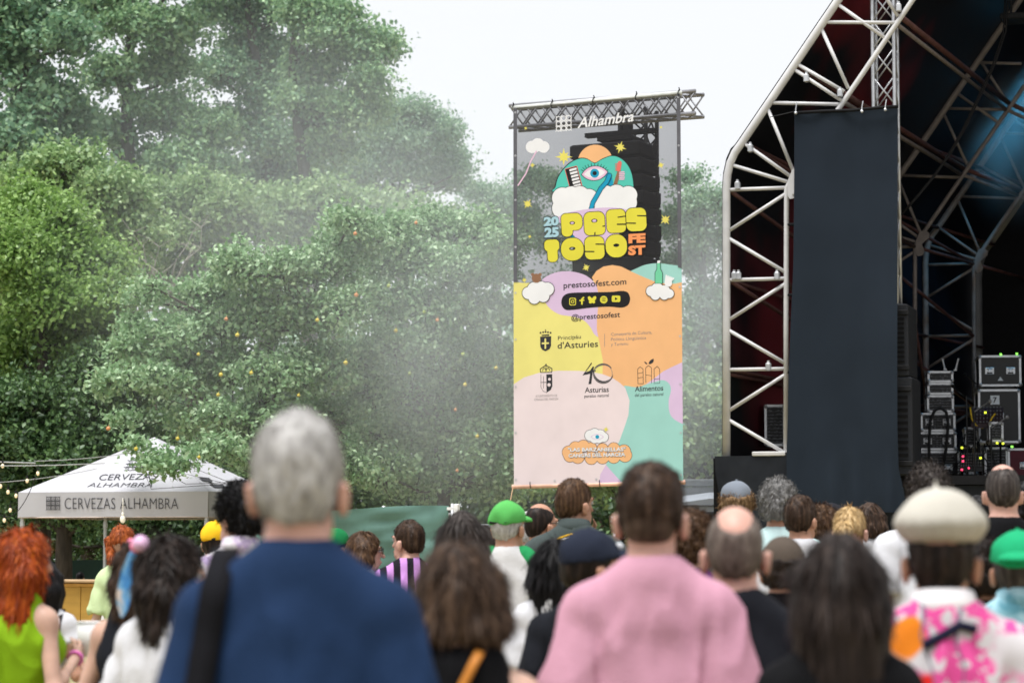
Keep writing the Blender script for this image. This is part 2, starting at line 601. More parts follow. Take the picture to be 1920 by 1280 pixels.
plate_px = [(1487, 318), (1500, 316), (1508, 322), (1507, 333), (1498, 340), (1491, 347), (1494, 354), (1497, 362), (1492, 372), (1482, 374), (1478, 368), (1478, 340)]
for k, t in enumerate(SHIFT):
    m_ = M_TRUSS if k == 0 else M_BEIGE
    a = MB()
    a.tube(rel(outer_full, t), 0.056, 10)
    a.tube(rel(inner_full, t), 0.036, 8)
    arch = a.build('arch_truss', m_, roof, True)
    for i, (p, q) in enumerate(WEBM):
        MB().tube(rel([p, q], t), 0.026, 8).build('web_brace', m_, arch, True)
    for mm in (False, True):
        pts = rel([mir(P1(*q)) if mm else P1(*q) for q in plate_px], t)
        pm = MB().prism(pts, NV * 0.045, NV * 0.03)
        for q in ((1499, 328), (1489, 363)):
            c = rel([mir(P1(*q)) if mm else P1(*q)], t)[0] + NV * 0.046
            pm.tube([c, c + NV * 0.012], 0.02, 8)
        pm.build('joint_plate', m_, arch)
    if k == 0:
        for q in ((1513, 60 + 88), (1576, 176), (1408, 279), (1384, 349), (1378, 518), (1386, 518), (1458, 518), (1442, 688), (1686, 16)):
            c = rel([P1(*q)])[0] + NV * 0.03
            MB().box(c, (0.07, 0.09, 0.11), -PHI, 0.012).box(c + (0, 0, 0.065), (0.03, 0.05, 0.04), -PHI).build('pipe_clamp', M_ALU, arch)
# skins between the arches
off = np.array((0, 0, 0.062))
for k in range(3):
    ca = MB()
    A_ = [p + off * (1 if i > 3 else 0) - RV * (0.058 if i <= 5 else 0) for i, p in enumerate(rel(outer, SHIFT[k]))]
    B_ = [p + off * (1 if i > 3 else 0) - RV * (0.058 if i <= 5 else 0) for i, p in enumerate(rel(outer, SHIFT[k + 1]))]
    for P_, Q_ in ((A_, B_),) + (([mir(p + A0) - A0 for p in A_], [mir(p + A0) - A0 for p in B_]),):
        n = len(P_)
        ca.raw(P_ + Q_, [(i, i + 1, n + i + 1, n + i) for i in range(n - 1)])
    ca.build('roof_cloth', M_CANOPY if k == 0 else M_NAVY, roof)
bw = MB()
B_ = rel(outer_full, T4 * 0.97)
lo = [np.array((p[0], p[1], 1.0 - A0[2])) for p in B_]
n = len(B_)
bw.raw(B_ + lo, [(i, i + 1, n + i + 1, n + i) for i in range(n - 1)])
bw.build('back_cloth', M_BLACK, roof)
# front edge of the roof cloth hemmed under the outer tube, a thin dark line
MB().tube([p - RV * 0.05 + np.array((0, 0, 0.03)) for p in rel(outer)], 0.012, 6).build('cloth_hem', M_BLACK, roof)
for (q, m_, r_) in [((1474, 352), M_RUST, .03), ((1583, 176), M_RUST, .04), ((1578, 189), M_BEIGE, .032), ((1684, 28), M_RUST, .04), ((1678, 43), M_BEIGE, .03),
              ((1494, 125), M_RUST, .03), ((1394, 268), M_RUST, .03), ((1366, 525), M_RUST, .028), ((1366, 692), M_RUST, .028), ((1362, 700), M_RUST, .03)]:
    a = P1(*q)
    for k in range(3):
        MB().tube(rel([a], SHIFT[k]) + rel([a], SHIFT[k + 1]), r_, 8).build('purlin', m_, roof, True)
for q0, q1 in (((1366, 356), (1474, 525)), ((1366, 525), (1474, 691)), ((1394, 268), (1474, 352)), ((1474, 525), (1366, 693))):
    for k in range(2):
        MB().tube(rel([P1(*q0)], SHIFT[k]) + rel([P1(*q1)], SHIFT[k + 1]), 0.03, 8).build('wind_brace', M_RUST, roof, True)

# platform: the wing under the arch foot, the deck and the skirt
DV = np.array((math.sin(DPT), math.cos(DPT), 0)); LEN = float(np.linalg.norm(T4))
pl = thing('stage_platform', 'black skirted stage platform carrying the truss arches and equipment', 'stage', (A0[0], A0[1], 0))
def quadbox(o, u0, u1, v0, v1, z0, z1):
    c = [o + RV * u + DV * v for u, v in ((u0, v0), (u1, v0), (u1, v1), (u0, v1))]
    return MB().prism([(p[0] - A0[0], p[1] - A0[1], 0) for p in c], (0, 0, z0), (0, 0, z1))
quadbox(A0, 1.02, 14.2, 0.3, LEN + 1.0, DECK - 0.12, DECK).build('deck', M_BLACK, pl)
quadbox(A0, 1.06, 14.1, 0.40, LEN + 0.8, 0.0, DECK - 0.13).build('skirt', M_SKIRT, pl)
quadbox(A0, -0.14, 1.0, -0.12, 3.0, 0.0, ZW - 0.04).build('wing_deck', M_BLACK, pl)
MB().box(np.array(loc(P1(1446, 851))) + (0, 0, A0[2]) , (0.46, 0.35, 0.06), -PHI, 0.01).build('base_plate', M_TRUSS, pl)

def cloth(name, plane, edgeL, edgeR, off, m, parent, nu=26, nv=60, amp=0.02, low=0.08, seed=1, vfold=1.0):
    """a hanging cloth: left and right edges as photo positions from top to bottom"""
    V = []
    for j in range(nv + 1):
        t = j / nv
        a = np.interp(t, np.linspace(0, 1, len(edgeL)), [p[0] for p in edgeL]), np.interp(t, np.linspace(0, 1, len(edgeL)), [p[1] for p in edgeL])
        b = np.interp(t, np.linspace(0, 1, len(edgeR)), [p[0] for p in edgeR]), np.interp(t, np.linspace(0, 1, len(edgeR)), [p[1] for p in edgeR])
        for i in range(nu + 1):
            s_ = i / nu
            V.append(plane.hit(a[0] + (b[0] - a[0]) * s_, a[1] + (b[1] - a[1]) * s_, off))
    V = np.array(V)
    tt = np.repeat(np.linspace(0, 1, nv + 1), nu + 1)
    d = vnoise(np.c_[V[:, 0] * 3.2 * vfold, V[:, 1] * 3.2, V[:, 2] * 0.5], seed) * amp + vnoise(np.c_[V[:, 0] * 7, V[:, 2] * 0.9, V[:, 1]], seed + 5) * low * np.clip(tt - 0.6, 0, 1)
    V = V + plane.n * d[:, None]
    Fc = np.array([(j * (nu + 1) + i, (j + 1) * (nu + 1) + i, (j + 1) * (nu + 1) + i + 1, j * (nu + 1) + i + 1) for j in range(nv) for i in range(nu)])
    return mesh_obj(name, V, Fc, m, parent, True)

dr = cloth('stage_drape', PA, [(1490, 211), (1487, 500), (1479, 700), (1476, 860), (1478, 960)], [(1683, 199), (1683, 500), (1683, 800), (1685, 880), (1704, 960)], 0.20, M_DRAPE, None, 40, 90, amp=0.05, low=0.22)
tag(dr, 'tall blue black cloth panel hanging from the white truss beside the stage opening', 'drape')
dr2 = cloth('stage_drape', PA, [(1340, 855), (1341, 885), (1350, 940), (1362, 1010)], [(1481, 853), (1481, 885), (1481, 940), (1481, 1010)], 0.16, M_SKIRT, None, 16, 20, amp=0.012, low=0.03, seed=9)
tag(dr2, 'short grey black cloth covering the plinth under the foot of the white truss arch', 'drape')
MB().tube([PA.hit(x, y, .235) for x, y in ((1489, 212), (1540, 209), (1600, 207), (1650, 202), (1684, 200))], .022, 8).build('top_hem', M_BLACK, dr, True)
for x, y in ((1492, 207), (1616, 204), (1660, 201)):
    MB().tube([PA.hit(x, y + 4, .27), PA.hit(x, y - 2, .27), PA.hit(x + 2, y - 14, .10)], .008, 6).ball(PA.hit(x, y + 5, .265), .022, 8, 5).build('drape_tie', M_ALU, dr)
tag(MB().tube([PA.hit(1444, 220, .1), PA.hit(1470, 214, .15), PA.hit(1492, 209, .24)], .006, 5).build('tie_line', M_CABLE), 'thin dark line tying the top corner of the tall drape to the white arch', 'rope')
for q in ((1484, 421), (1484, 553), (1484, 698)):
    c = PA.hit(*q, 0.10)
    tag(MB().box(c, (0.10, 0.06, 0.035), -PHI, 0.008).box(c + RV * 0.05, (0.02, 0.12, 0.07), -PHI, 0.005).build('drape_clamp', M_BLACK, None), 'small black clamp fixing the tall drape to the white inner chord', 'clamp', 'clamps along the tall drape')

def lattice(p0, p1, side, mat_, name, label, cat, bays, r=0.024, rz=0.0, tri=False):
    """box truss from p0 to p1"""
    p0, p1 = np.array(p0, float), np.array(p1, float)
    d = p1 - p0; L = np.linalg.norm(d); d = d / L
    up = np.array((0, 0, 1.0)) if abs(d[2]) < 0.8 else np.array((math.cos(rz), math.sin(rz), 0))
    a = np.cross(d, up); a /= np.linalg.norm(a); b = np.cross(a, d)
    th = thing(name, label, cat, p0)
    cs = [(a * sx + b * sy) * side / 2 for sx, sy in ((-1, -1), (1, -1), (1, 1), (-1, 1))]
    for c in cs:
        MB().tube([c, c + d * L], r, 8).build('chord', mat_, th, True)
    for k in range(4):
        br = MB()
        c, e = cs[k], cs[(k + 1) % 4]
        for i in range(bays):
            s0, s1 = L * i / bays, L * (i + 1) / bays
            br.tube([c + d * s0, e + d * s1] if i % 2 == 0 else [e + d * s0, c + d * s1], r * 0.45, 6)
            if tri: br.tube([c + d * s1, e + d * s0] if i % 2 == 0 else [e + d * s1, c + d * s0], r * 0.45, 6)
        br.build('lattice_brace', mat_, th, True)
    return th
tw = PA.hit(1662, 300, -0.35)
lattice((tw[0], tw[1], DECK + 0.002), (tw[0], tw[1], 12.5), 0.29, M_ALU, 'truss_tower', 'bright lattice tower rising above the tall dark drape', 'truss', 26, 0.026, -PHI, True)

# ---------------------------------------------------------------- equipment on the stage
def speaker_box(c, dims, name, label, cat, group=None, rz=-PHI, z=0.0):
    t = thing(name, label, cat, (c[0], c[1], z), rz, group)
    w_, d_, h_ = dims
    MB().box((0, 0, h_ / 2), dims, 0, 0.02).build('cabinet', M_PA, t)
    gl = MB()
    for i in range(12):
        gl.box((0, -d_ / 2 - 0.008, h_ * (0.14 + 0.72 * i / 11)), (w_ * 0.84, 0.012, h_ * 0.03))
    gl.build('grille', M_BLACK, t)
    for zz in (0.12, 0.88):
        MB().box((w_ * 0.36, -d_ / 2 - 0.012, h_ * zz), (0.2, 0.02, 0.07), 0, 0.008).build('handle', M_BLACKG, t)
    return t
c = PA.hit(1672, 900, -0.55)
for i, (z0, h_) in enumerate(((DECK + 0.005, 1.32), (DECK + 1.33, 0.98))):
    speaker_box(c, (0.62 + 0.08 * (1 - i), 0.8, h_), 'loudspeaker', ['lower charcoal speaker cabinet peeking out right of the tall drape', 'upper charcoal speaker cabinet peeking out right of the tall drape'][i], 'speaker', 'speakers stacked behind the drape', z=z0)

def flight_case(px0, px1, py0, py1, Y, label, depth=0.6, latches=2, mark=None, rack=False, group='flight cases piled on the stage', z0=None, panel=None):
    a, b = at(px0, py1, Y), at(px1, py0, Y)
    w_, h_ = (b[0] - a[0]) * 0.985, b[2] - a[2]
    t = thing('flight_case', label, 'flight case', ((a[0] + b[0]) / 2, Y + depth / 2, a[2] if z0 is None else z0), R(-6), group)
    h_ *= 0.985
    MB().box((0, 0, h_ / 2), (w_ - 0.03, depth - 0.03, h_ - 0.03), 0).build('panel', panel or M_BLACKG, t)
    fr = MB()
    e = 0.034
    for sx in (-1, 1):
        for sy in (-1, 1):
            fr.box((sx * (w_ / 2 - e / 2), sy * (depth / 2 - e / 2), h_ / 2), (e, e, h_ - 2 * e))
    for sz in (e / 2, h_ - e / 2):
        for s_ in (-1, 1):
            fr.box((0, s_ * (depth / 2 - e / 2), sz), (w_ - 2 * e - .002, e, e))
            fr.box((s_ * (w_ / 2 - e / 2), 0, sz), (e, depth - 2 * e - .002, e))
    for sx in (-1, 1):
        for sy in (-1, 1):
            for sz in (0.03, h_ - 0.03):
                fr.ball((sx * (w_ / 2 - 0.022), sy * (depth / 2 - 0.022), sz), 0.036, 8, 5)
    fr.build('edge_frame', M_ALU, t)
    for i in range(latches):
        x = (i - (latches - 1) / 2) * w_ * 0.5
        MB().box((x, -depth / 2 + 0.010, h_ * 0.5), (min(0.15, w_ * .22), 0.014, min(.11, h_ * .34)), 0, 0.004).box((x, -depth / 2 - 0.003, h_ * 0.5), (0.05, 0.02, 0.06), 0, 0.005).build('latch', M_ALU, t)
        MB().box((x, -depth / 2 - .0005, h_ * .5 - .035), (.09, .012, .022)).box((x, -depth / 2 - .0005, h_ * .5 + .036), (.09, .012, .012)).build('latch_recess', M_BLACK, t)
    if rack:
        rk = MB()
        for i in range(max(2, int(h_ / 0.05))):
            z = 0.05 + (h_ - 0.1) * i / max(1, int(h_ / 0.05) - 1)
            rk.box((0, -depth / 2 + 0.008, z), (w_ * 0.80, 0.012, 0.006))
            for q in range(9):
                if random.random() < 0.62:
                    rk.box((w_ * (-0.36 + 0.09 * q), -depth / 2 + 0.004, z + 0.016 * random.random()), (0.016 + .02 * random.random(), 0.02, 0.014))
        rk.build('connector_panel', M_GEAR, t)
    return t, w_, h_
YC = 40.0
rackspec = [(1716, 1803, 844, 908), (1725, 1797, 809, 843.6), (1730, 1795, 773, 808.6), (1742, 1792, 740, 772.6), (1743, 1791, 717, 739.6), (1743, 1791, 695, 716.6)]
words = ['widest black equipment rack at the bottom of the left stack on stage', 'second lowest silver edged rack in the left stack on stage', 'third lowest rack in the left stack behind a looped black cable', 'short rack above the cable loop in the left equipment stack', 'small silver edged rack second from the top of the left stack', 'small top rack of the left stack under two receiver antennas']
for (x0, x1, y0, y1), wd in zip(rackspec, words):
    flight_case(x0, x1, y0, y1, YC, wd, 0.62, 0 if y0 < 770 else 2, rack=True)
for x0, y0, x1, y1 in ((1767, 672, 1772, 694), (1797, 672, 1791, 695)):
    a = at(x0, y0, YC + .2); b = at(x1, y1, YC + .2)
    tag(MB().tube([b, a], 0.014, 6).box(b + np.array((0, 0, .012)), (.05, .05, .024)).build('antenna', M_WHITE), 'upright pale receiver antenna on the left rack stack, ' + ('leaning left' if x0 < 1780 else 'leaning right'), 'antenna', 'receiver antennas on the racks')
t, w_, h_ = flight_case(1841, 1919, 665, 724, YC + .3, 'large upper flight case with butterfly latches and a triangular mark', 0.8, 2)
tri = MB(); 
tri.prism([(-0.045, -0.41, h_ * .18), (0.045, -0.41, h_ * .18), (0.0, -0.41, h_ * .31)], (0, -.012, 0), (0, 0, 0)); tri.build('triangle_mark', M_WHITE, t)
t, w_, h_ = flight_case(1840, 1917, 728, 830, YC + .3, 'flight case with a white square numbered 7 standing under another case', 0.8, 1)
MB().box((-w_ * .10, -.398, h_ * .80), (.15, .016, .15)).build('number_label', M_WHITE, t)
tv, tf = text2d('7', -w_ * .10, 0, h=0.09, bold=0.02, align='c')
sg = mesh_obj('numeral', [(x, -.4095, h_ * .755 - y) for x, y in tv], tf, M_BLACK, t)
flight_case(1850, 1893, 837, 905, YC - .2, 'open fronted case with silver edges under the numbered case', 0.55, 0, rack=True)
flight_case(1894, 1950, 839, 905, YC - .3, 'dark red equipment trunk at the right edge of the stage', 0.6, 1, panel=mat('maroon_laminate', (.10, .006, .018), .5))
c = PA.hit(1455, 835, -1.6)
flight_case(1437, 1476, 757, 836, c[1], 'amplifier rack with green lights standing behind the white arch', 0.5, 0, rack=True, group=None)
# mixer / drum hardware, leds, cables
led_g = mat('green_led', (.05, .3, .03), emit=((.25, 1, .1), 1.0)); led_r = mat('red_led', (.3, .02, .02), emit=((1, .06, .15), .9)); led_y = mat('yellow_led', (.3, .3, .02), emit=((.8, 1, .05), .9))
def tilted(px0, px1, py0, py1, Y, name, label, cat, m_):
    a, b = at(px0, py1, Y), at(px1, py0, Y)
    t = thing(name, label, cat, ((a[0] + b[0]) / 2, Y, DECK), R(-12))
    w_, z0, z1 = b[0] - a[0], a[2] - DECK, b[2] - DECK
    MB().prism([(-w_ / 2, -.25, z0), (-w_ / 2, .25, z1), (-w_ / 2, .25, z1 - .09), (-w_ / 2, -.25, z0 - .07)], (0, 0, 0), (w_, 0, 0)).build('console', m_, t)
    kn = MB()
    for i in range(9):
        for j in range(5):
            f = j / 4
            kn.box((w_ * (-.42 + .105 * i), -.22 + .42 * f, z0 + (z1 - z0) * (.06 + .9 * f) + .012), (.02, .02, .03))
    kn.build('control_knob', M_GEAR, t)
    lg = MB()
    for sx in (-1, 1):
        lg.tube([(sx * w_ * .4, -.2, .012), (sx * w_ * .4, .15, z0 - .02)], .018, 6).tube([(sx * w_ * .4, .2, .012), (sx * w_ * .4, -.12, z0 - .03)], .018, 6)
    lg.build('folding_stand', M_BLACK, t)
    return t
tilted(1822, 1880, 762, 795, YC - .6, 'mixing_desk', 'sloping dark mixing desk on a folding stand between the rack stacks', 'mixing desk', mat('dusky_purple_plastic', (.05, .03, .038), .5))
tilted(1800, 1842, 850, 876, YC - .9, 'mixing_desk', 'small control desk with red lights beside the widest rack', 'mixing desk', M_BLACKG)
for i, (x, y, m_, wd) in enumerate([(1804, 839, led_y, 'yellow'), (1806, 855, led_r, 'red'), (1806, 864, led_r, 'red'), (1804, 880, led_r, 'red'), (1839, 858, led_y, 'yellow'), (1846, 893, led_r, 'red'), (1841, 908, led_r, 'red'), (1832, 920, led_g, 'green'),
                        (1848, 773, led_y, 'yellow'), (1870, 830, led_y, 'yellow'), (1881, 831, led_y, 'yellow'), (1898, 837, led_g, 'green'), (1877, 664, led_g, 'green'), (1907, 663, led_g, 'green'), (1817, 877, led_r, 'red'), (1482, 727, led_g, 'green'), (1716, 860, led_g, 'green')]):
    p = at(x, y, YC - 1.15 if 700 < y and x > 1500 else (YC + .25 if x > 1500 else 34.2))
    MBx = MB().ball(p, .010, 8, 5).box(p + np.array((0, .02, 0)), (.03, .02, .03))
    tag(MBx.build('indicator_light', m_), f'tiny {wd} indicator light glowing among the dark stage gear', 'light', 'indicator lights among the stage gear')
tag(MB().tube([at(x, y, YC - .25) for x, y in ((1742, 908), (1742, 840), (1744, 790), (1752, 770), (1763, 764), (1774, 772), (1778, 795), (1774, 840), (1763, 905))], .026, 8).build('cable', M_CABLE, None, True), 'thick black cable looped in an arch in front of the racks', 'cable')
tag(MB().tube([at(x, y, YC - .8) for x, y in ((1819, 763), (1822, 785), (1830, 797), (1842, 802), (1853, 797), (1860, 783), (1866, 775))], .014, 6).build('cable', mat('yellow_rubber', (.75, .52, .03), .5), None, True), 'thin yellow cable draped under the sloping mixing desk', 'cable')
for k, s_ in enumerate((0, 5)):
    tag(MB().tube([at(x - s_, y + s_ * .5, 36.5 + .2 * k) for x, y in ((1892, -40), (1886, 60), (1866, 120), (1838, 182), (1810, 240), (1783, 288), (1753, 330), (1720, 370), (1690, 404))], .014, 6).build('cable', M_CABLE, None, True), ['black cable swooping down from the roof to the tall drape', 'second black cable swooping down from the roof, hanging a little lower'][k], 'cable', 'cables swooping from the stage roof')
for k in range(14):
    x = 1795 + random.random() * 60; y = 800 + random.random() * 40
    pts = [at(x + 8 * random.uniform(-1, 1) * i, y + (910 - y) * i / 5, YC - .55 + .1 * random.random()) for i in range(6)]
    tag(MB().tube(pts, .012, 5).build('cable', M_CABLE, None, True), 'thin dark cable trailing down between the two equipment stacks', 'cable', 'cables trailing between the equipment stacks')

for i, (x, y0, y1, dy) in enumerate([(1812, 742, 908, -.9), (1826, 770, 908, -1.2), (1834, 720, 906, .4), (1858, 800, 908, -1.4), (1708, 800, 908, -.6)]):
    a = at(x, y0, YC + dy); b = np.array((a[0], a[1], DECK))
    st = thing('microphone_stand', ['thin dark stand', 'short dark stand with a bent boom', 'taller dark stand behind the yellow cable', 'dark stand in front of the numbered case', 'dark stand left of the widest rack'][i] + ' among the stage racks', 'stand', b)
    h_ = a[2] - DECK
    MB().tube([(0, 0, .02), (0, 0, h_)], .016, 7).build('pole', M_BLACKG, st)
    MB().tube([(0, 0, h_ - .02), (.22 * (1 if i % 2 else -1), -.1, h_ + .14)], .011, 6).ball((.24 * (1 if i % 2 else -1), -.11, h_ + .15), .032, 8, 6).build('boom', M_ALU if i % 2 else M_BLACKG, st)
    MB().tube([(0, 0, .15), (.25, 0, .012)], .011, 5).tube([(0, 0, .15), (-.13, .21, .012)], .011, 5).tube([(0, 0, .15), (-.13, -.21, .012)], .011, 5).build('tripod_base', M_BLACKG, st)
for x0, x1, y0, y1, Yd, wd in ((1812, 1836, 800, 838, .5, 'small dark rack between the two equipment stacks'), (1806, 1838, 884, 908, .3, 'low dark case on the deck between the two equipment stacks'), (1858, 1884, 790, 828, -1.0, 'small instrument case under the mixing desk end')):
    flight_case(x0, x1, y0, y1, YC + Yd, wd, .45, 0, rack=True, z0=None)
def stage_light(px, py, Y, label, colr, aim, watts):
    p = at(px, py, Y)
    t = thing('stage_light', label, 'stage light', p, 0, None)
    MB().tube([(0, .16, 0), (0, -.16, -.10)], .11, 14).build('lamp_housing', M_BLACK, t, True)
    MB().tube([(0, -.166, -.104), (0, -.172, -.106)], .09, 14).build('lens', mat('lens_' + label[:5], colr, .2, emit=(colr, 3.0)), t)
    MB().tube([(-.16, 0, 0), (-.16, 0, .28), (.16, 0, .28), (.16, 0, 0)], .014, 6).tube([(0, 0, .28), (0, 0, .6)], .02, 6).build('yoke', M_BLACK, t)
    l = bpy.data.lights.new('stage_lamp', 'SPOT')
    l.energy = watts; l.color = colr; l.spot_size = R(48); l.spot_blend = .6; l.shadow_soft_size = .08
    lo_ = bpy.data.objects.new('stage_lamp', l)
    d = np.array(aim) - p
    import mathutils
    lo_.rotation_euler = mathutils.Vector(d).to_track_quat('-Z', 'Y').to_euler()
    lo_.location = tuple(d / np.linalg.norm(d) * .25)
    lo_.parent = t
    COL.objects.link(lo_)
stage_light(1958, 60, 39.2, 'blue stage lamp hanging under the roof at the right edge', (.10, .50, .85), at(1885, 330, 40.2), 190)
a = at(1908, 35, 37.5)
tag(MB().box(a, (.5, .5, .10), -PHI, .02).tube([a + (-.1, 0, .05), a + (-.1, 0, 1.8)], .02, 6).build('hanging_speaker', M_PA), 'flat dark fixture hanging on a rod at the top right of the stage', 'fixture')

# ================================================================== BANNER and what hangs behind it
BA = R(26.3)
BR, BN = np.array((math.cos(BA), -math.sin(BA), 0)), np.array((-math.sin(BA), -math.cos(BA), 0))
BP = Plane(at(1120, 600, 31.0), BA)
def pm(name, c, rough=.75):
    return mat('print_' + name, c, rough, .04, 3, spec=.25)
K = .79
C_Y, C_O, C_L, C_T = pm('yellow', sr(243, 232, 138, K)), pm('orange', sr(250, 192, 136, K)), pm('lilac', sr(226, 198, 230, K)), pm('teal', sr(165, 218, 209, K))
C_P, C_W, C_D = pm('blush', sr(243, 226, 228, K)), pm('white', sr(246, 246, 248, K)), pm('ink', (.009, .009, .011))
C_LY, C_LB, C_LO = pm('letter_yellow', sr(234, 224, 72, K)), pm('letter_blue', sr(176, 214, 226, K)), pm('letter_orange', sr(255, 160, 100, K))
C_BL, C_TT, C_GN, C_BR, C_RED = pm('river_blue', sr(20, 160, 200, K)), pm('hill_teal', sr(88, 205, 188, K)), pm('bottle_green', sr(120, 214, 170, K)), pm('brown', sr(150, 110, 84, K)), pm('coral', sr(235, 120, 110, K))
C_GR, C_TX, C_ST, C_PK = pm('grey', sr(150, 140, 140, K)), pm('text_ink', (.03, .03, .035)), pm('star', sr(238, 226, 110, K)), pm('pink', sr(240, 200, 224, K))

def mesh_cloth():
    m, nt, b = nodes_of('dark_see_through_mesh_print')
    out = nt.nodes['Material Output']
    b.inputs['Base Color'].default_value = (.014, .014, .017, 1)
    b.inputs['Roughness'].default_value = .8
    tr = add(nt, 'ShaderNodeBsdfTransparent')
    tr.inputs['Color'].default_value = (1, 1, 1, 1)
    mx = add(nt, 'ShaderNodeMixShader')
    v = coords(nt)
    n = add(nt, 'ShaderNodeTexNoise', Scale=.8, Detail=2.0)
    nt.links.new(v, n.inputs['Vector'])
    nt.links.new(ramp(nt, n.outputs['Fac'], [(.3, (.50, .50, .50)), (.7, (.58, .58, .58))]), mx.inputs['Fac'])
    nt.links.new(tr.outputs[0], mx.inputs[1]); nt.links.new(b.outputs[0], mx.inputs[2])
    nt.links.new(mx.outputs[0], out.inputs['Surface'])
    return m
ban = thing('banner', 'tall printed festival banner, dark see-through top and pastel bottom, beside the stage', 'banner', BP.hit(1120, 912))
BO = np.array(ban.location)
lay = [0.0]
def art(name, shapes, m, parent=ban, step=.00022):
    lay[0] += step
    return put(BP, shapes, lay[0], name, m, parent, -BO)
def P(z, s, ox, oy, pts): return [(ox + x / s, oy + y / s) for x, y in pts]
Z1 = lambda *pts: [(940 + x / 3.658, 150 + y / 3.658) for x, y in pts]
Z2 = lambda *pts: [(940 + x / 5.333, 480 + y / 5.333) for x, y in pts]
Z3 = lambda *pts: [(940 + x / 4.742, 660 + y / 4.742) for x, y in pts]
edge_top = [(962, 205), (1276, 177)]
top_poly = [(962.5, 203), (1275.5, 176), (1278.5, 540), (963.2, 540)]
fabric = art('dark_mesh_fabric', [poly2(top_poly)], mesh_cloth())
def edge_l(y): return 962.5 + (y - 203) * 1.0 / 709
def edge_r(y): return 1275.6 + (y - 176) * 5.4 / 729
Lo, Ro = lambda y: (edge_l(y), y), lambda y: (edge_r(y), y)
low = art('pastel_fabric', [poly2([Lo(529), (985, 530.5), (1012, 530), (1060, 545), (1120, 523), (1200, 517), (1225, 527), Ro(529), Ro(902), Lo(912)])], C_Y)
art('print_blob', [poly2(smooth_poly(Z2((400, 250), (500, 180), (620, 152), (760, 165), (870, 210), (960, 300), (1010, 420), (1010, 640), (985, 800), (930, 780), (890, 710), (820, 640), (700, 602), (590, 585), (500, 535), (440, 465), (400, 380)), 5))], C_L)
art('print_blob', [poly2(smooth_poly(Z2((1300, 165), (1370, 115), (1450, 85), (1560, 72), (1680, 85), (1770, 110)), 5)[:26] + [Ro(502.5), Ro(540), (1190, 540)])], C_T)
ob = Z2((905, 215), (950, 150), (1020, 105), (1110, 90), (1200, 105), (1300, 155), (1400, 200), (1520, 250), (1650, 278), (1740, 276))
art('print_blob', [poly2(ob + [Ro(529), Ro(740), (1130, 740), (1130, 690)] + Z2((1015, 1040), (1000, 960), (980, 860), (955, 740), (955, 640), (968, 500), (975, 390), (950, 290)))], C_O)
art('print_blob', [poly2(Z3((110, 285), (200, 225), (330, 185), (500, 165), (680, 165), (800, 175), (900, 195), (980, 225), (1050, 270), (1110, 325), (1300, 325)) + [Ro(740), Ro(902), Lo(912)])], C_P)
art('print_blob', [poly2(Z3((1612, 88), (1520, 130), (1440, 170), (1350, 240), (1280, 290), (1330, 420), (1400, 560), (1500, 660)) + [Ro(800), Ro(679)])], C_L)
art('print_blob', [poly2(smooth_poly(Z3((1104, 322), (1210, 312), (1290, 285), (1370, 262), (1440, 248), (1492, 280), (1508, 340), (1488, 430), (1497, 540), (1545, 602), (1618, 632)), 4)[:41] + [Ro(800), Ro(902.2), (1185, 906)] + Z3((1060, 1160), (980, 1080), (930, 1000), (985, 900), (1050, 790), (1090, 680), (1130, 560), (1140, 430)))], C_T)
art('print_blob', [poly2(Z3((930, 1000), (880, 1085), (872, 1172), (1080, 1166), (1000, 1080)))], C_L)

BASE = lay[0]
def fresh(): lay[0] = BASE
# --- emblem: sun, two hills, eye, river, clouds
sun_ = circ(*Z1((645, 565))[0], 120 / 3.658)
hills = poly2(smooth_poly(Z1((368, 770), (372, 735), (390, 670), (430, 610), (480, 565), (540, 540), (590, 545), (640, 572), (690, 545), (760, 522), (820, 540), (870, 590), (897, 660), (906, 740), (900, 780), (640, 800)), 4))
hillsf = poly2([((x - 1114) * 1.025 + 1114, (y - 335) * 1.03 + 334.6) for x, y in hills[0]])
art('sun_print', [fill2d(sun_, (1080, 268, 1152, 340))], C_O)
art('outline_print', [hillsf], C_D)
art('hill_print', [hills], C_TT)
art('river_print', [poly2(smooth_poly(Z1((690, 650), (730, 630), (755, 660), (765, 720), (720, 745), (680, 770), (665, 830), (640, 860), (640, 900), (600, 920), (560, 1000), (520, 1080), (470, 1080), (560, 960), (605, 880), (620, 830), (650, 790), (670, 740), (720, 710), (725, 680)), 4))], C_BL)
ex, ey = Z1((640, 640))[0]
def almond(cx, cy, w, h):
    r_ = (w * w + h * h) / (2 * h)
    return inter(circ(cx, cy + r_ - h, r_), circ(cx, cy - r_ + h, r_))
lash = []
for i in range(11):
    a = R(200 + 14 * i)
    lash.append(seg2(ex + 20 * math.cos(a), ey + 9 * math.sin(a), ex + 27 * math.cos(a), ey + 19 * math.sin(a), .55))
art('outline_print', [fill2d(uni(rot2(almond(ex, ey, 25.5, 14.2), ex, ey, -6), *lash), (ex - 30, ey - 24, ex + 30, ey + 18), .5)], C_D)
art('eyelid_print', [fill2d(rot2(almond(ex, ey, 24, 13), ex, ey, -6), (ex - 26, ey - 18, ex + 26, ey + 16), .5)], C_PK)
art('eye_white_print', [fill2d(rot2(almond(ex, ey, 20, 8.6), ex, ey, -6), (ex - 26, ey - 18, ex + 26, ey + 16), .5)], C_W)
art('iris_print', [fill2d(circ(ex, ey, 8.4), (ex - 9, ey - 9, ex + 9, ey + 9), .5)], C_BL)
art('pupil_print', [fill2d(circ(ex, ey, 4.0), (ex - 9, ey - 9, ex + 9, ey + 9), .5)], C_D)
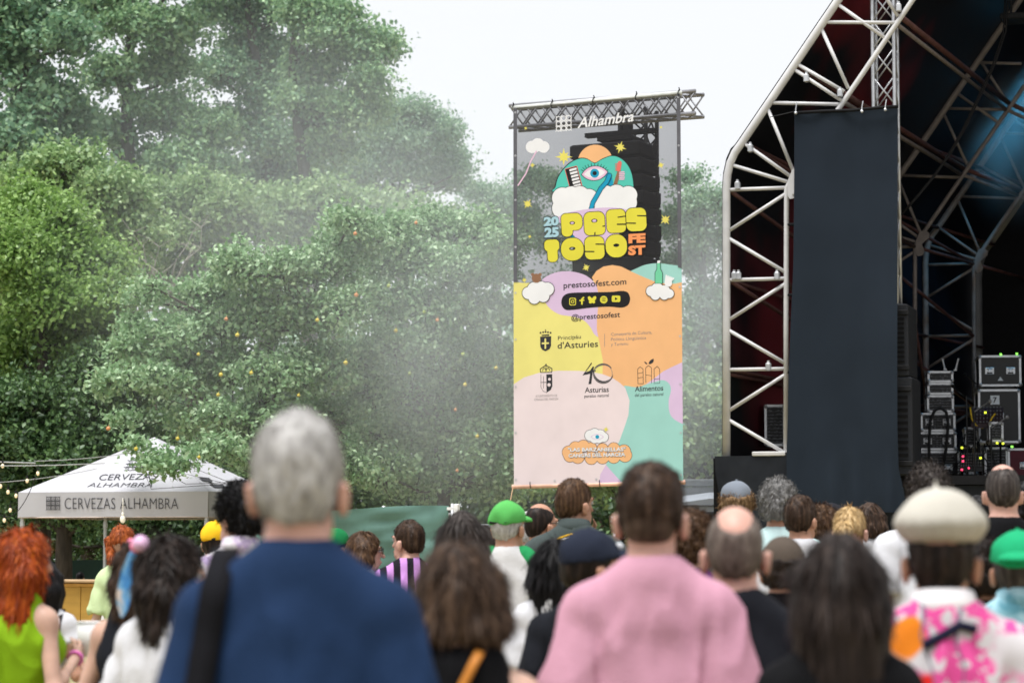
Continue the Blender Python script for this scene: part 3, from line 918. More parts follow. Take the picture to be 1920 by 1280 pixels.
# keyboard and guitar
kx, ky = Z1((495, 670))[0]
kb = rot2(rbox(kx - 11, ky - 19, kx + 11, ky + 22, 1), kx, ky, -15)
art('keyboard_print', [fill2d(grow(kb, 1.2), (kx - 22, ky - 26, kx + 22, ky + 28))], C_RED)
art('keyboard_print', [fill2d(kb, (kx - 22, ky - 26, kx + 22, ky + 28))], C_D)
art('keyboard_key', [fill2d(rot2(uni(*[rbox(kx - 4, ky - 17 + 6.2 * i, kx + 10, ky - 13 + 6.2 * i, .5) for i in range(6)]), kx, ky, -15), (kx - 22, ky - 26, kx + 22, ky + 28))], C_W)
gx0, gy0 = Z1((778, 725))[0]; gx1, gy1 = Z1((808, 570))[0]
art('guitar_print', [fill2d(uni(seg2(gx0, gy0, gx1, gy1 + 16, 3.4)), (1130, 290, 1175, 356))], C_BR)
art('guitar_print', [fill2d(uni(seg2(gx1 - 1, gy1 + 12, gx1 + 1, gy1, 3.8), *[seg2(gx1 - 7, gy1 + 2 + 3 * i, gx1 - 2, gy1 + 1 + 3 * i, .7) for i in range(5)]), (1130, 290, 1175, 356), .5)], C_RED)
hx, hy = Z1((822, 660))[0]
art('hand_print', [fill2d(uni(*[seg2(hx - 3, hy - 7 + 3.2 * i, hx + 5 + (i % 2), hy - 8 + 3.4 * i, 1.2) for i in range(5)]), (hx - 9, hy - 14, hx + 10, hy + 14), .5)], C_PK)
def cloud(pts, k=1.1, step=.7, col=None):
    f = uni(*[circ(x, y, r_) for x, y, r_ in pts])
    x0, x1 = min(p[0] - p[2] for p in pts) - 3, max(p[0] + p[2] for p in pts) + 3
    y0, y1 = min(p[1] - p[2] for p in pts) - 3, max(p[1] + p[2] for p in pts) + 3
    if k > 0: art('outline_print', [fill2d(grow(f, k), (x0, y0, x1, y1), step)], C_D)
    art('cloud_print', [fill2d(f, (x0, y0, x1, y1), step)], col or C_W)
def Zc(z, *l): return [(*z((x, y))[0], r_ / (3.658 if z is Z1 else 5.333 if z is Z2 else 4.742)) for x, y, r_ in l]
cloud(Zc(Z1, (420, 810, 72), (480, 800, 70), (540, 790, 62), (600, 810, 62), (420, 880, 72), (500, 880, 70), (560, 860, 66), (610, 850, 48)))
cloud(Zc(Z1, (720, 780, 55), (790, 785, 66), (870, 790, 62), (700, 850, 62), (780, 850, 70), (860, 840, 70), (690, 880, 50), (800, 880, 60)))
cloud(Zc(Z1, (210, 460, 42), (250, 445, 45), (290, 460, 40), (230, 470, 30)), 0)
cloud(Zc(Z2, (270, 370, 60), (330, 330, 70), (400, 320, 66), (460, 330, 66), (420, 400, 60), (330, 420, 58)))
cloud(Zc(Z2, (1500, 350, 52), (1560, 330, 62), (1630, 350, 58), (1680, 375, 45), (1540, 390, 48), (1630, 390, 46)))
rv = line2(Z1((742, 655), (722, 700), (684, 742), (660, 785), (628, 840), (616, 885), (600, 920)), 3.6)
art('outline_print', [fill2d(grow(rv, 1.0), (1090, 322, 1155, 410), .6)], C_D)
art('river_print', [fill2d(rv, (1090, 322, 1155, 410), .6)], C_BL)
art('wand_print', [fill2d(line2(Z1((240, 490), (200, 560), (170, 640), (115, 722)), 1.2), (968, 275, 1012, 350), .5)], C_PK)
bx, by = Z2((350, 222))[0]
art('animal_head_print', [fill2d(uni(circ(bx, by, 8.6), circ(bx - 7, by - 7, 3), circ(bx + 7, by - 7, 3)), (bx - 14, by - 14, bx + 14, by + 8), .5)], C_BR)
# bottle and hand
art('outline_print', [poly2(Z2((1552, 68), (1592, 68), (1594, 130), (1614, 165), (1614, 275), (1534, 275), (1534, 165), (1552, 130)))], C_D)
art('bottle_print', [poly2(Z2((1557, 72), (1587, 72), (1589, 132), (1609, 167), (1609, 272), (1539, 272), (1539, 167), (1557, 132)))], C_GN)
art('bottle_cap_print', [poly2(Z2((1560, 48), (1588, 42), (1586, 70), (1558, 72)))], C_W)
art('hand_print', [fill2d(uni(*[seg2(*Z2((1640 + 8 * i, 270))[0], *Z2((1650 + 18 * i, 195 + 7 * i))[0], 1.5) for i in range(5)], circ(*Z2((1670, 270))[0], 7)), (1240, 508, 1270, 540), .5)], C_W)

# --- stars
def star(cx, cy, r_, n=8, inn=.4, rot=10):
    pts = []
    for i in range(2 * n):
        q = r_ * (1.0 if i % 4 == 0 else .72) if i % 2 == 0 else r_ * inn
        a = R(rot) + math.pi * i / n
        pts.append((cx + q * math.cos(a), cy + q * math.sin(a)))
    return poly2(pts)
sts = []
for x, y, r_, z in ((428, 528, 60, Z1), (815, 462, 45, Z1), (180, 850, 38, Z1), (1125, 958, 42, Z1), (1095, 585, 26, Z1), (213, 585, 20, Z1), (195, 1074, 15, Z1), (167, 332, 14, Z1), (1095, 325, 14, Z1), (848, 115, 44, Z2), (230, 240, 30, Z2)):
    s_ = 3.658 if z is Z1 else 5.333
    sts.append(star(*z((x, y))[0], r_ / s_, rot=17 * len(sts)))
_k = lay[0]; fresh()
for s_ in sts: art('star_print', [s_], C_ST, step=.00002)
lay[0] = _k

# --- the big swollen letters
def bub(ch, x0, y0, x1, y1, sl=-3.0):
    w_, h_ = x1 - x0, y1 - y0
    X, Y = lambda u: x0 + w_ * u, lambda v: y0 + h_ * v
    r_ = min(w_, h_) * .30
    if ch == 'P': f = sub(uni(rbox(x0, y0, x1, Y(.74), r_), rbox(x0, y0, X(.52), y1, r_ * .75)), elli(X(.52), Y(.42), w_ * .13, h_ * .075))
    if ch == 'R': f = sub(uni(rbox(x0, y0, x1, Y(.72), r_), rbox(x0, Y(.3), x1, y1, r_ * .8)), elli(X(.50), Y(.38), w_ * .15, h_ * .085), seg2(X(.50), Y(.90), X(.48), Y(1.05), w_ * .03), seg2(X(.90), Y(.64), X(1.1), Y(.62), w_ * .03))
    if ch == 'E': f = sub(rbox(x0, y0, x1, y1, r_ * .9), seg2(X(.62), Y(.34), X(1.1), Y(.30), h_ * .025), seg2(X(.56), Y(.64), X(1.1), Y(.66), h_ * .03))
    if ch == 'S': f = sub(rbox(x0, y0, x1, y1, r_), seg2(X(.58), Y(.34), X(1.1), Y(.37), h_ * .028), seg2(X(.45), Y(.66), X(-.1), Y(.63), h_ * .028))
    if ch == 'T': f = uni(rbox(x0, y0, x1, Y(.52), r_ * .95), rbox(X(.18), Y(.1), X(.86), y1, r_ * .9))
    if ch == 'O': f = sub(rbox(x0, y0, x1, y1, min(w_, h_) * .46), elli(X(.50), Y(.47), w_ * .14, h_ * .075))
    return rot2(f, (x0 + x1) / 2, (y0 + y1) / 2, sl)
LET = [('P', 412, 915, 556, 1072), ('R', 568, 905, 710, 1063), ('E', 722, 888, 852, 1048), ('S', 857, 878, 994, 1036), ('T', 297, 1095, 399, 1248), ('O', 410, 1083, 564, 1238), ('S', 573, 1073, 706, 1230), ('O', 716, 1060, 861, 1216)]
fs = []
for ch, x0, y0, x1, y1 in LET:
    (a, b), (c_, d_) = Z1((x0, y0))[0], Z1((x1, y1))[0]
    fs.append((bub(ch, a, b, c_, d_), (a - 5, b - 5, c_ + 5, d_ + 5)))
art('lilac_patch', [poly2(smooth_poly(Z1((390, 940), (640, 880), (860, 890), (860, 990), (800, 1060), (770, 1060), (700, 1140), (560, 1130), (500, 1070)), 4))], C_L)
art('outline_print', [fill2d(uni(*[grow(f, 1.2) for f, b in fs[:4]]), (1048, 386, 1216, 448), .6), fill2d(uni(*[grow(f, 1.2) for f, b in fs[4:]]), (1017, 436, 1180, 496), .6)], C_D)
for f, b in fs: art('banner_letter', [fill2d(f, b, .55)], C_LY, step=.00008)
lay[0] += .0002
for s_, (x0, y0), (x1, y1), m_ in (('20', (288, 1000), (397, 936), C_LB), ('25', (293, 1078), (397, 1008), C_LB), ('FE', (870, 1118), (992, 1052), C_LO), ('ST', (868, 1200), (990, 1133), C_LO)):
    a, b = Z1((x0, y0), (x1, y1))
    art('banner_letter', [text2d(s_, a[0], a[1], b[0] - a[0], a[1] - b[1] - 1, .10, 0, -.055)], C_D)
    art('banner_letter', [text2d(s_, a[0] + .6, a[1] - .5, b[0] - a[0] - 1.2, a[1] - b[1] - 2, .06, 0, -.055)], m_)
# --- type
def line(s_, zf, a, b, h, m_, bold=0.0, shear=0, slope=None, keep=False):
    if not keep: fresh()
    (x0, y0), (x1, y1) = zf(a, b)
    art('banner_text', [text2d(s_, x0, y0, x1 - x0, h, bold, shear, (y1 - y0) / (x1 - x0))], m_)
line('Alhambra', Z1, (522, 330), (905, 282), 20.5, C_W, .016, .25)
gx, gy = Z1((428, 298))[0]
lat = []
for i in range(3):
    for j in range(3):
        c_ = (gx + (i - 1) * 9.8, gy + (j - 1) * 9.4 - (i - 1) * 1.0)
        lat.append(sub(circ(*c_, 5.0), circ(*c_, 3.5)))
        lat += [seg2(c_[0] - 5, c_[1] - 4.7, c_[0] - 3, c_[1] - 3, .6), seg2(c_[0] + 5, c_[1] + 4.7, c_[0] + 3, c_[1] + 3, .6), seg2(c_[0] - 5, c_[1] + 4.7, c_[0] - 3, c_[1] + 3, .6), seg2(c_[0] + 5, c_[1] - 4.7, c_[0] + 3, c_[1] - 3, .6)]
art('lattice_emblem', [fill2d(uni(*lat), (gx - 16, gy - 17, gx + 16, gy + 17), .4)], C_W)
line('prestosofest.com', Z2, (622, 322), (1250, 282), 11.5, C_TX, .012)
fresh()
art('dark_pill_print', [poly2(smooth_poly(Z2((600, 450), (625, 395), (700, 368), (900, 362), (1100, 358), (1200, 348), (1265, 365), (1288, 430), (1265, 490), (1200, 515), (1080, 506), (900, 515), (740, 535), (650, 538), (610, 505)), 4))], C_D)
def icon(f, x, y, r_=9): 
    art('social_icon', [fill2d(f, (x - r_, y - r_, x + r_, y + r_), .4)], C_LY, step=.00008)
x, y = Z2((713, 455))[0]
icon(uni(sub(rbox(x - 6.3, y - 7, x + 6.3, y + 7, 3), rbox(x - 4.9, y - 5.6, x + 4.9, y + 5.6, 2.2)), sub(circ(x, y, 3.2), circ(x, y, 1.9)), circ(x + 3.2, y - 3.8, .8)), x, y)
x, y = Z2((808, 447))[0]
icon(uni(seg2(x - .5, y + 6, x - .5, y - 3, 1.5), seg2(x - .5, y - 3, x + 2.6, y - 6, 1.5), seg2(x - 4, y - .5, x + 3, y - 1, 1.2)), x, y)
x, y = Z2((907, 440))[0]
icon(uni(rot2(elli(x - 4.2, y - 2.6, 3.2, 4.8), x - 4.2, y - 2.6, -30), rot2(elli(x + 4.2, y - 3.0, 3.2, 4.8), x + 4.2, y - 3, 30), elli(x - 3, y + 3.6, 2.8, 2.8), elli(x + 3, y + 3.4, 2.8, 2.8), seg2(x, y - 3, x, y + 4, 1)), x, y)
x, y = Z2((1024, 436))[0]
icon(sub(circ(x, y, 7), *[seg2(x - 3.6 + .3 * i, y - 2.8 + 2.7 * i, x + 3.6 - .3 * i, y - 3.1 + 2.7 * i, .55) for i in range(3)]), x, y)
x, y = Z2((1147, 427))[0]
icon(sub(rbox(x - 8, y - 6, x + 8, y + 6, 2.6), lambda X, Y: np.maximum(np.abs(Y - y) + (X - x) * .6 - 1.9, x - 2 - X)), x, y)
line('@prestosofest', Z2, (700, 640), (1187, 608), 10.5, C_TX, .012)
fresh()
# crest 1
art('crest_print', [poly2(Z2((388, 806), (498, 800), (496, 900), (480, 930), (442, 950), (408, 935), (390, 905)))], C_TX)
x, y = Z2((440, 875))[0]
art('crest_print', [fill2d(uni(seg2(x, y - 8.5, x, y + 8.5, 1.5), seg2(x - 5.5, y - .5, x + 5.5, y - 1, 1.5), circ(x, y - 1, 2.4)), (x - 9, y - 11, x + 9, y + 11), .5)], C_Y)
art('crest_print', [fill2d(uni(seg2(*Z2((408, 792))[0], *Z2((474, 788))[0], 1.1), *[circ(*Z2((q, 768 - 12 * (1 - abs(q - 442) / 60)))[0], 1.7) for q in (392, 418, 442, 466, 492)], circ(*Z2((442, 737))[0], 1)), (1008, 612, 1036, 632), .4)], C_TX)
line('Principáu', Z2, (566, 838), (796, 822), 7.6, C_TX)
line("d'Asturies", Z2, (562, 925), (966, 905), 12.5, C_TX, .006)
art('rule_print', [fill2d(seg2(*Z2((1033, 778))[0], *Z2((1033, 905))[0], .4), (1130, 620, 1137, 655), .3)], C_GR)
line('Conseyería de Cultura,', Z2, (1097, 797), (1505, 775), 6.0, C_GR)
line('Política Llingüística', Z2, (1097, 847), (1447, 830), 6.0, C_GR)
line('y Turismu', Z2, (1097, 897), (1268, 888), 6.0, C_GR)
fresh()
# crest 2
art('crest_print', [poly2(Z3((400, 198), (452, 194), (454, 300), (440, 335), (402, 360)))], C_TX)
art('crest_print', [fill2d(uni(line2(Z3((350, 180), (345, 150), (395, 115), (450, 145), (448, 178), (350, 180)), .7), seg2(*Z3((397, 112))[0], *Z3((397, 170))[0], .6), circ(*Z3((397, 108))[0], 1.2), line2(Z3((365, 165), (380, 135), (397, 160), (415, 135), (432, 163)), .5), line2(Z3((352, 200), (352, 310), (370, 345), (402, 360)), .35), seg2(*Z3((375, 215))[0], *Z3((375, 320))[0], .4), seg2(*Z3((350, 268))[0], *Z3((400, 268))[0], .5)), (1010, 680, 1040, 740), .4)], C_TX)
art('crest_print', [fill2d(uni(circ(*Z3((428, 240))[0], 2.6), circ(*Z3((424, 290))[0], 3.2)), (1020, 700, 1038, 730), .4)], C_P)
line('AYUNTAMIENTO DE', Z3, (305, 402), (497, 394), 4.6, C_GR)
line('CANGAS DEL NARCEA', Z3, (292, 432), (508, 424), 4.6, C_GR)
fresh()
# 40
art('numeral_print', [poly2(Z3((800, 92), (722, 206), (790, 192), (775, 285), (800, 282), (812, 180), (840, 168), (838, 158), (816, 160), (826, 130), (812, 128), (788, 165), (748, 178), (806, 100))), fill2d(sub(circ(*Z3((905, 190))[0], 19), circ(Z3((905, 190))[0][0] + 1.5, Z3((905, 190))[0][1] - 4.2, 18.2)), (1108, 674, 1156, 728), .4), fill2d(inter(sub(circ(*Z3((905, 190))[0], 19), circ(Z3((905, 190))[0][0] + .5, Z3((905, 190))[0][1] + 3.6, 19.2)), lambda X, Y: Y - 690 + 0 * X), (1108, 674, 1156, 728), .4)], C_TX)
art('numeral_print', [fill2d(sub(circ(*Z3((905, 190))[0], 17.5), circ(*Z3((905, 190))[0], 16.6)), (1108, 674, 1152, 722), .3)], C_GR)
line('Asturias', Z3, (742, 360), (955, 352), 10.5, C_TX, .012)
line('paraíso natural', Z3, (738, 404), (955, 395), 6, C_TX, .008)
fresh()
# food emblem
art('leaf_print', [poly2(smooth_poly(Z3((1310, 102), (1320, 78), (1352, 58), (1352, 85), (1330, 104)), 4)), poly2(smooth_poly(Z3((1270, 86), (1285, 88), (1300, 106), (1284, 104)), 4))], C_TX)
art('food_emblem', [fill2d(uni(line2(Z3((1215, 280), (1212, 150), (1235, 130), (1260, 150), (1262, 280), (1215, 280)), .45), line2(Z3((1285, 270), (1283, 140), (1308, 118), (1335, 140), (1335, 275)), .45), line2(Z3((1360, 270), (1358, 150), (1385, 125), (1408, 150), (1408, 275), (1355, 278)), .45), line2(Z3((1212, 190), (1260, 180)), .4), line2(Z3((1212, 230), (1260, 222)), .4), line2(Z3((1285, 200), (1335, 210)), .4), line2(Z3((1358, 240), (1408, 235)), .4)), (1192, 682, 1242, 724), .4)], C_TX)
line('Alimentos', Z3, (1187, 350), (1440, 340), 10.5, C_TX, .014)
line('del paraíso natural', Z3, (1187, 395), (1440, 385), 6, C_TX, .008)
fresh()
# bottom cloud sign
cloud(Zc(Z3, (600, 890, 58), (660, 850, 56), (730, 835, 54), (800, 850, 48), (900, 860, 50), (1000, 855, 52), (1090, 880, 58), (1100, 915, 60), (1000, 930, 56), (900, 935, 56), (800, 940, 56), (680, 930, 58), (610, 920, 55)), .8, col=C_O)
cloud(Zc(Z3, (790, 740, 48), (830, 725, 48), (880, 735, 46), (910, 755, 42), (830, 765, 44), (870, 770, 38)), .8)
ex, ey = Z3((853, 752))[0]
art('outline_print', [fill2d(almond(ex, ey, 12.5, 5.4), (ex - 14, ey - 8, ex + 14, ey + 8), .4)], C_L)
art('eye_white_print', [fill2d(almond(ex, ey, 11, 4.4), (ex - 14, ey - 8, ex + 14, ey + 8), .4)], C_W)
art('iris_print', [fill2d(circ(ex, ey, 3.6), (ex - 6, ey - 6, ex + 6, ey + 6), .4)], C_BL)
art('star_print', [star(*Z3((930, 686))[0], 6)], C_ST)
for s_, a, b in (('"LAS BARZANIELLAS"', (592, 886), (1108, 880)), ('CANGAS DEL NARCEA', (598, 938), (1104, 926))):
    line(s_, Z3, a, b, 7.6, C_D, .05, keep=True)
    line(s_, Z3, (a[0], a[1] - 3), (b[0] - 3, b[1] - 3), 7.0, C_W, .03, keep=True)

# hems, eyelets, poles, ties
M_HEM = mat('grey_banner_hem', (.10, .10, .115), .7)
art('side_hem', [poly2([Lo(203), (edge_l(203) + 7, 202.5), (edge_l(529) + 6.5, 529), Lo(529)])], M_HEM)
art('side_hem', [poly2([(edge_r(176) - 7, 176.5), Ro(176), Ro(503), (edge_r(503) - 7, 501)])], M_HEM)
M_EY = mat('eyelet_metal', (.55, .55, .56), .35, metal=.7)
eyes = [(x_(y), y) for y in (211, 292, 375, 463, 549, 636, 725, 811, 899) for x_ in (lambda y: edge_l(y) + 3.6,)] + [(edge_r(y) - 4, y) for y in (182, 273, 361, 449, 538, 630, 720, 811, 890)] + [(1040, 901), (1118, 898), (1200, 896)]
for x, y in eyes:
    art('eyelet', [fill2d(sub(circ(x, y, 1.9), circ(x, y, .8)), (x - 3, y - 3, x + 3, y + 3), .5)], M_EY, step=.00002)
M_PIPE = mat('banner_roll_white', (.62, .64, .62), .5)
MB().tube([BP.hit(960, 203, -.03) - BO, BP.hit(1278, 174.5, -.03) - BO], .032, 10).build('top_pole', M_PIPE, ban, True)
MB().tube([BP.hit(961, 912, -.02) - BO, BP.hit(1284, 903.5, -.02) - BO], .030, 10).build('bottom_pole', mat('peach_roll', sr(255, 205, 180, .8), .5), ban, True)
for x in (962, 1035, 1113, 1193, 1273):
    y = 203 - (x - 960) * 28.5 / 318
    c = BP.hit(x, y - .5, 0) - BO
    MB().tube([c + BN * .02 + (0, 0, -.05), c + BN * .035, c + (0, 0, .04), c - BN * .06, c + (0, 0, .07)], .007, 6).build('cable_tie', M_CABLE, ban)
for x in (995, 1125):
    c = BP.hit(x, 911 - (x - 961) * .026, 0) - BO
    MB().tube([c + BN * .02 + (0, 0, .05), c + BN * .02, c + (0, 0, -.03), c - BN * .06], .006, 6).build('cable_tie', M_CABLE, ban)
MB().tube([BP.hit(962, 912, -.02) - BO, at(957, 938, 31.3) - BO], .006, 5).build('guy_rope', mat('tan_rope', (.45, .3, .18), .8), ban)

# truss the banner hangs from, line array and its rig behind
tr_ = lattice(BP.hit(964, 222, -.40), BP.hit(1312, 195, -.40), .29, mat('dull_aluminium', (.30, .30, .32), .45, metal=.4), 'banner_truss', 'grey horizontal lattice truss the banner hangs from', 'truss', 12, .026, 0, True)
LP = lambda x, y: at(x, y, 33.2)
la = thing('line_array', 'curved hang of black loudspeakers seen dimly through the dark banner top', 'line array', LP(1150, 250))
LO = np.array(la.location)
n = 9
for i in range(n):
    y0 = 272 + i * 30.5
    sh = 8 * math.sin(i * .35)
    c = (LP(1078 + sh, y0) + LP(1222 + sh, y0 + 29.5)) / 2 - LO
    MB().box(c, (1.06, .62, .195), -BA, .02).box(c + np.array((.56, -.27, 0)), (.06, .05, .15), 0).build('cabinet', M_BLACK, la)
c = (LP(1092, 250) + LP(1236, 250)) / 2 - LO
MB().box(c, (1.05, .12, .06), -BA).box(c + (0, 0, -.1), (.5, .5, .06), -BA).box(c + (.1, 0, .12), (.1, .1, .3), -BA).tube([c, c + (0.05, 0, .5)], .03, 6).build('rigging_frame', M_BLACK, la)
tp = LP(1205, 600)
lattice((tp[0], tp[1] + .9, 0), (tp[0], tp[1] + .9, LP(1200, 185)[2]), .40, M_BLACK, 'speaker_tower', 'black lattice tower holding the speaker hang behind the banner', 'tower', 20, .03, -BA, True)

# ================================================================== TENT, BAR, FENCES, VAN
M_TENT = mat('white_canopy_fabric', (.45, .445, .47), .7, .04, 1.5, bump=.25, bs=5)
M_TXTD = mat('dark_print_on_tent', (.035, .035, .042), .7)
M_LEG = mat('pale_grey_tube', (.50, .51, .52), .4, .1, 8, metal=.3)
TA = R(15)
TR, TD = np.array((math.cos(TA), -math.sin(TA), 0)), np.array((math.sin(TA), math.cos(TA), 0))
TP = Plane(at(212, 945, 37.0), TA)
cl_, cr_ = TP.hit(35, 922), TP.hit(391, 921)
ez = (cl_[2] + cr_[2]) / 2; vb = TP.hit(212, 969)[2]
cl_[2] = cr_[2] = ez
W_ = float(np.linalg.norm(cr_ - cl_))
fl, fr_, br_, bl_ = cl_, cr_, cr_ + TD * W_, cl_ + TD * W_
ctr = (fl + br_) / 2
apex = at(288, 819, ctr[1]); apex[0] = ctr[0]
tent = thing('gazebo', 'white pop-up gazebo with dark lettering on its roof and valance', 'gazebo', (fl[0], fl[1], 0))
TO = np.array(tent.location)
SAG = .02
def roofpt(a, b, s_, t):
    p = (a + (b - a) * s_) * (1 - t) + apex * t
    p = p.copy(); p[2] -= SAG * 4 * t * (1 - t) * (.35 + 2.6 * s_ * (1 - s_))
    return p
for a, b in ((fl, fr_), (fr_, br_), (br_, bl_), (bl_, fl)):
    N_ = 14
    V = [roofpt(a, b, i / N_, j / N_) - TO for j in range(N_ + 1) for i in range(N_ + 1)]
    Fc = [(j * (N_ + 1) + i, j * (N_ + 1) + i + 1, (j + 1) * (N_ + 1) + i + 1, (j + 1) * (N_ + 1) + i) for j in range(N_) for i in range(N_)]
    mesh_obj('roof_panel', V, Fc, M_TENT, tent, True)
    N_, K_ = 30, 6
    d = (b - a) / W_; nn = np.array((d[1], -d[0], 0))
    V = []
    for j in range(K_ + 1):
        for i in range(N_ + 1):
            p = a + (b - a) * i / N_
            wob = .004 * math.sin(i * .9) * j / K_ + .005 * math.sin(i * .37 + 2) * j / K_
            z = ez + (vb - ez) * j / K_ + (.008 * math.sin(i * .55) if j == K_ else 0)
            V.append(p + nn * (.008 + wob) + np.array((0, 0, z - p[2])) - TO)
    Fc = [(j * (N_ + 1) + i, (j + 1) * (N_ + 1) + i, (j + 1) * (N_ + 1) + i + 1, j * (N_ + 1) + i + 1) for j in range(K_) for i in range(N_)]
    mesh_obj('valance', V, Fc, M_TENT, tent, True)
    MB().tube([a - TO + (0, 0, vb - ez), b - TO + (0, 0, vb - ez)], .010, 6).build('valance_hem', mat('pale_hem', (.62, .52, .48), .8), tent)
for c in (fl, fr_, br_, bl_):
    q = c + (ctr - c) * .03
    MB().box(np.array((q[0], q[1], ez / 2)) - TO, (.045, .045, ez), -TA, .005).box(np.array((q[0], q[1], vb - .1)) - TO, (.06, .06, .09), -TA, .008).box(np.array((q[0], q[1], .01)) - TO, (.12, .12, .02), -TA).build('leg', M_LEG, tent)
fp = MB()
for a, b in ((fl, fr_), (fr_, br_), (br_, bl_), (bl_, fl)):
    for i in range(2):
        p, q = a + (b - a) * i / 2, a + (b - a) * (i + 1) / 2
        p, q = p + (ctr - p) * .06, q + (ctr - q) * .06
        fp.tube([p + (0, 0, -.05) - TO, q + (0, 0, -.33) - TO], .012, 6).tube([p + (0, 0, -.33) - TO, q + (0, 0, -.05) - TO], .012, 6)
fp.build('folding_frame', M_LEG, tent)
def lattice2d(cx, cy, w, h, n=3, shear=0.0, th=.8):
    fs = []
    for i in range(n):
        for j in range(n):
            y = cy + (j - (n - 1) / 2) * h / n
            x = cx + (i - (n - 1) / 2) * w / n - shear * (y - cy)
            a = w / n * .5; b = h / n * .5
            r_ = min(a, b)
            fs.append(sub(circ(x, y, r_ * 1.02), circ(x, y, r_ * 1.02 - th)))
            for q in ((-1, -1), (1, 1), (-1, 1), (1, -1)):
                fs.append(seg2(x + q[0] * a, y + q[1] * b, x + q[0] * r_ * .72, y + q[1] * r_ * .72, th * .6))
            fs.append(circ(x, y, r_ * .28))
    return fill2d(uni(*fs), (cx - w * .8, cy - h * .6, cx + w * .8, cy + h * .6), .35)
vp = Plane(TP.p0 + TP.n * .008, TA)
put(vp, [text2d('CERVEZAS', 121, 954, 95, 22.5, -.012), text2d('ALHAMBRA', 225, 953.5, 109, 22, -.014, slope=.004)], .014, 'valance_lettering', M_TXTD, tent, -TO)
put(vp, [lattice2d(99.5, 943, 26, 25, 3, th=1.1)], .014, 'valance_emblem', M_TXTD, tent, -TO)
nrm = np.cross(fr_ - fl, apex - fl)
RP = Plane(fl, n=nrm if nrm[1] < 0 else -nrm)
def on_roof(shapes, name):
    o = put(RP, shapes, .004, name, M_TXTD, tent)
    for v in o.data.vertices:
        p = np.array(v.co)
        t = min(.98, max(0, (p[2] - ez) / (apex[2] - ez)))
        base = (p - apex * t) / (1 - t)
        s_ = float(np.dot(base - fl, fr_ - fl)) / W_ ** 2
        v.co = tuple(p - (0, 0, SAG * 4 * t * (1 - t) * (.35 + 2.6 * s_ * (1 - s_)) - .003) - TO)
on_roof([text2d('CERVEZAS', 184, 898.5, 108, 12, .003, .42, -.02), text2d('ALHAMBRA', 163, 912, 122, 9, -.008, .75)], 'roof_lettering')
on_roof([lattice2d(254, 870, 36, 19, 3, .55, .8)], 'roof_emblem')
nr = np.cross(br_ - fr_, apex - fr_)
RP2 = Plane(fr_, n=nr if nr[0] > 0 else -nr)
put(RP2, [poly2([(372, 893), (392, 895), (400, 903), (380, 900)]), poly2([(391, 905), (418, 908), (424, 914), (402, 913)])], .012, 'roof_lettering', M_TXTD, tent, -TO)

M_MUST = mat('mustard_painted_ply', (.46, .27, .055), .6, .12, 3, bump=.1, bs=14, stretch=(1, 1, 4))
cp = Plane(at(150, 1100, 36.3), TA)
ca_, cb_ = cp.hit(20, 1086), cp.hit(420, 1086)
bar = thing('bar_counter', 'mustard yellow wooden bar counter under the white gazebo', 'bar counter', ((ca_[0] + cb_[0]) / 2, (ca_[1] + cb_[1]) / 2, 0), -TA)
L_ = float(np.linalg.norm(cb_ - ca_)); hz = ca_[2]
for i in range(3):
    MB().box((L_ * (i - 1) / 3, .3, hz / 2 - .03), (L_ / 3 - .008, .58, hz - .07), 0, .006).build('front_panel', M_MUST, bar)
MB().box((0, .28, hz - .02), (L_ + .08, .72, .04), 0, .01).build('counter_top', mat('pale_raw_wood', (.44, .30, .17), .6, .2, 4, stretch=(1, 8, 8)), bar)
MB().box((0, -.012, hz - .075), (L_, .02, .05), 0, .004).build('counter_trim', mat('ochre_trim', (.50, .27, .06), .6), bar)
sgp = cp.hit(198, 1150) ; 
sg = thing('paper_notice', 'small white framed paper notice fixed to the mustard bar front', 'notice', sgp + TP.n * .03, -TA)
MB().box((0, 0, 0), (.17, .016, .22)).build('notice_frame', mat('light_wood_frame', (.5, .38, .25), .6), sg)
MB().box((0, -.010, 0), (.14, .008, .19)).build('paper', M_WHITE, sg)

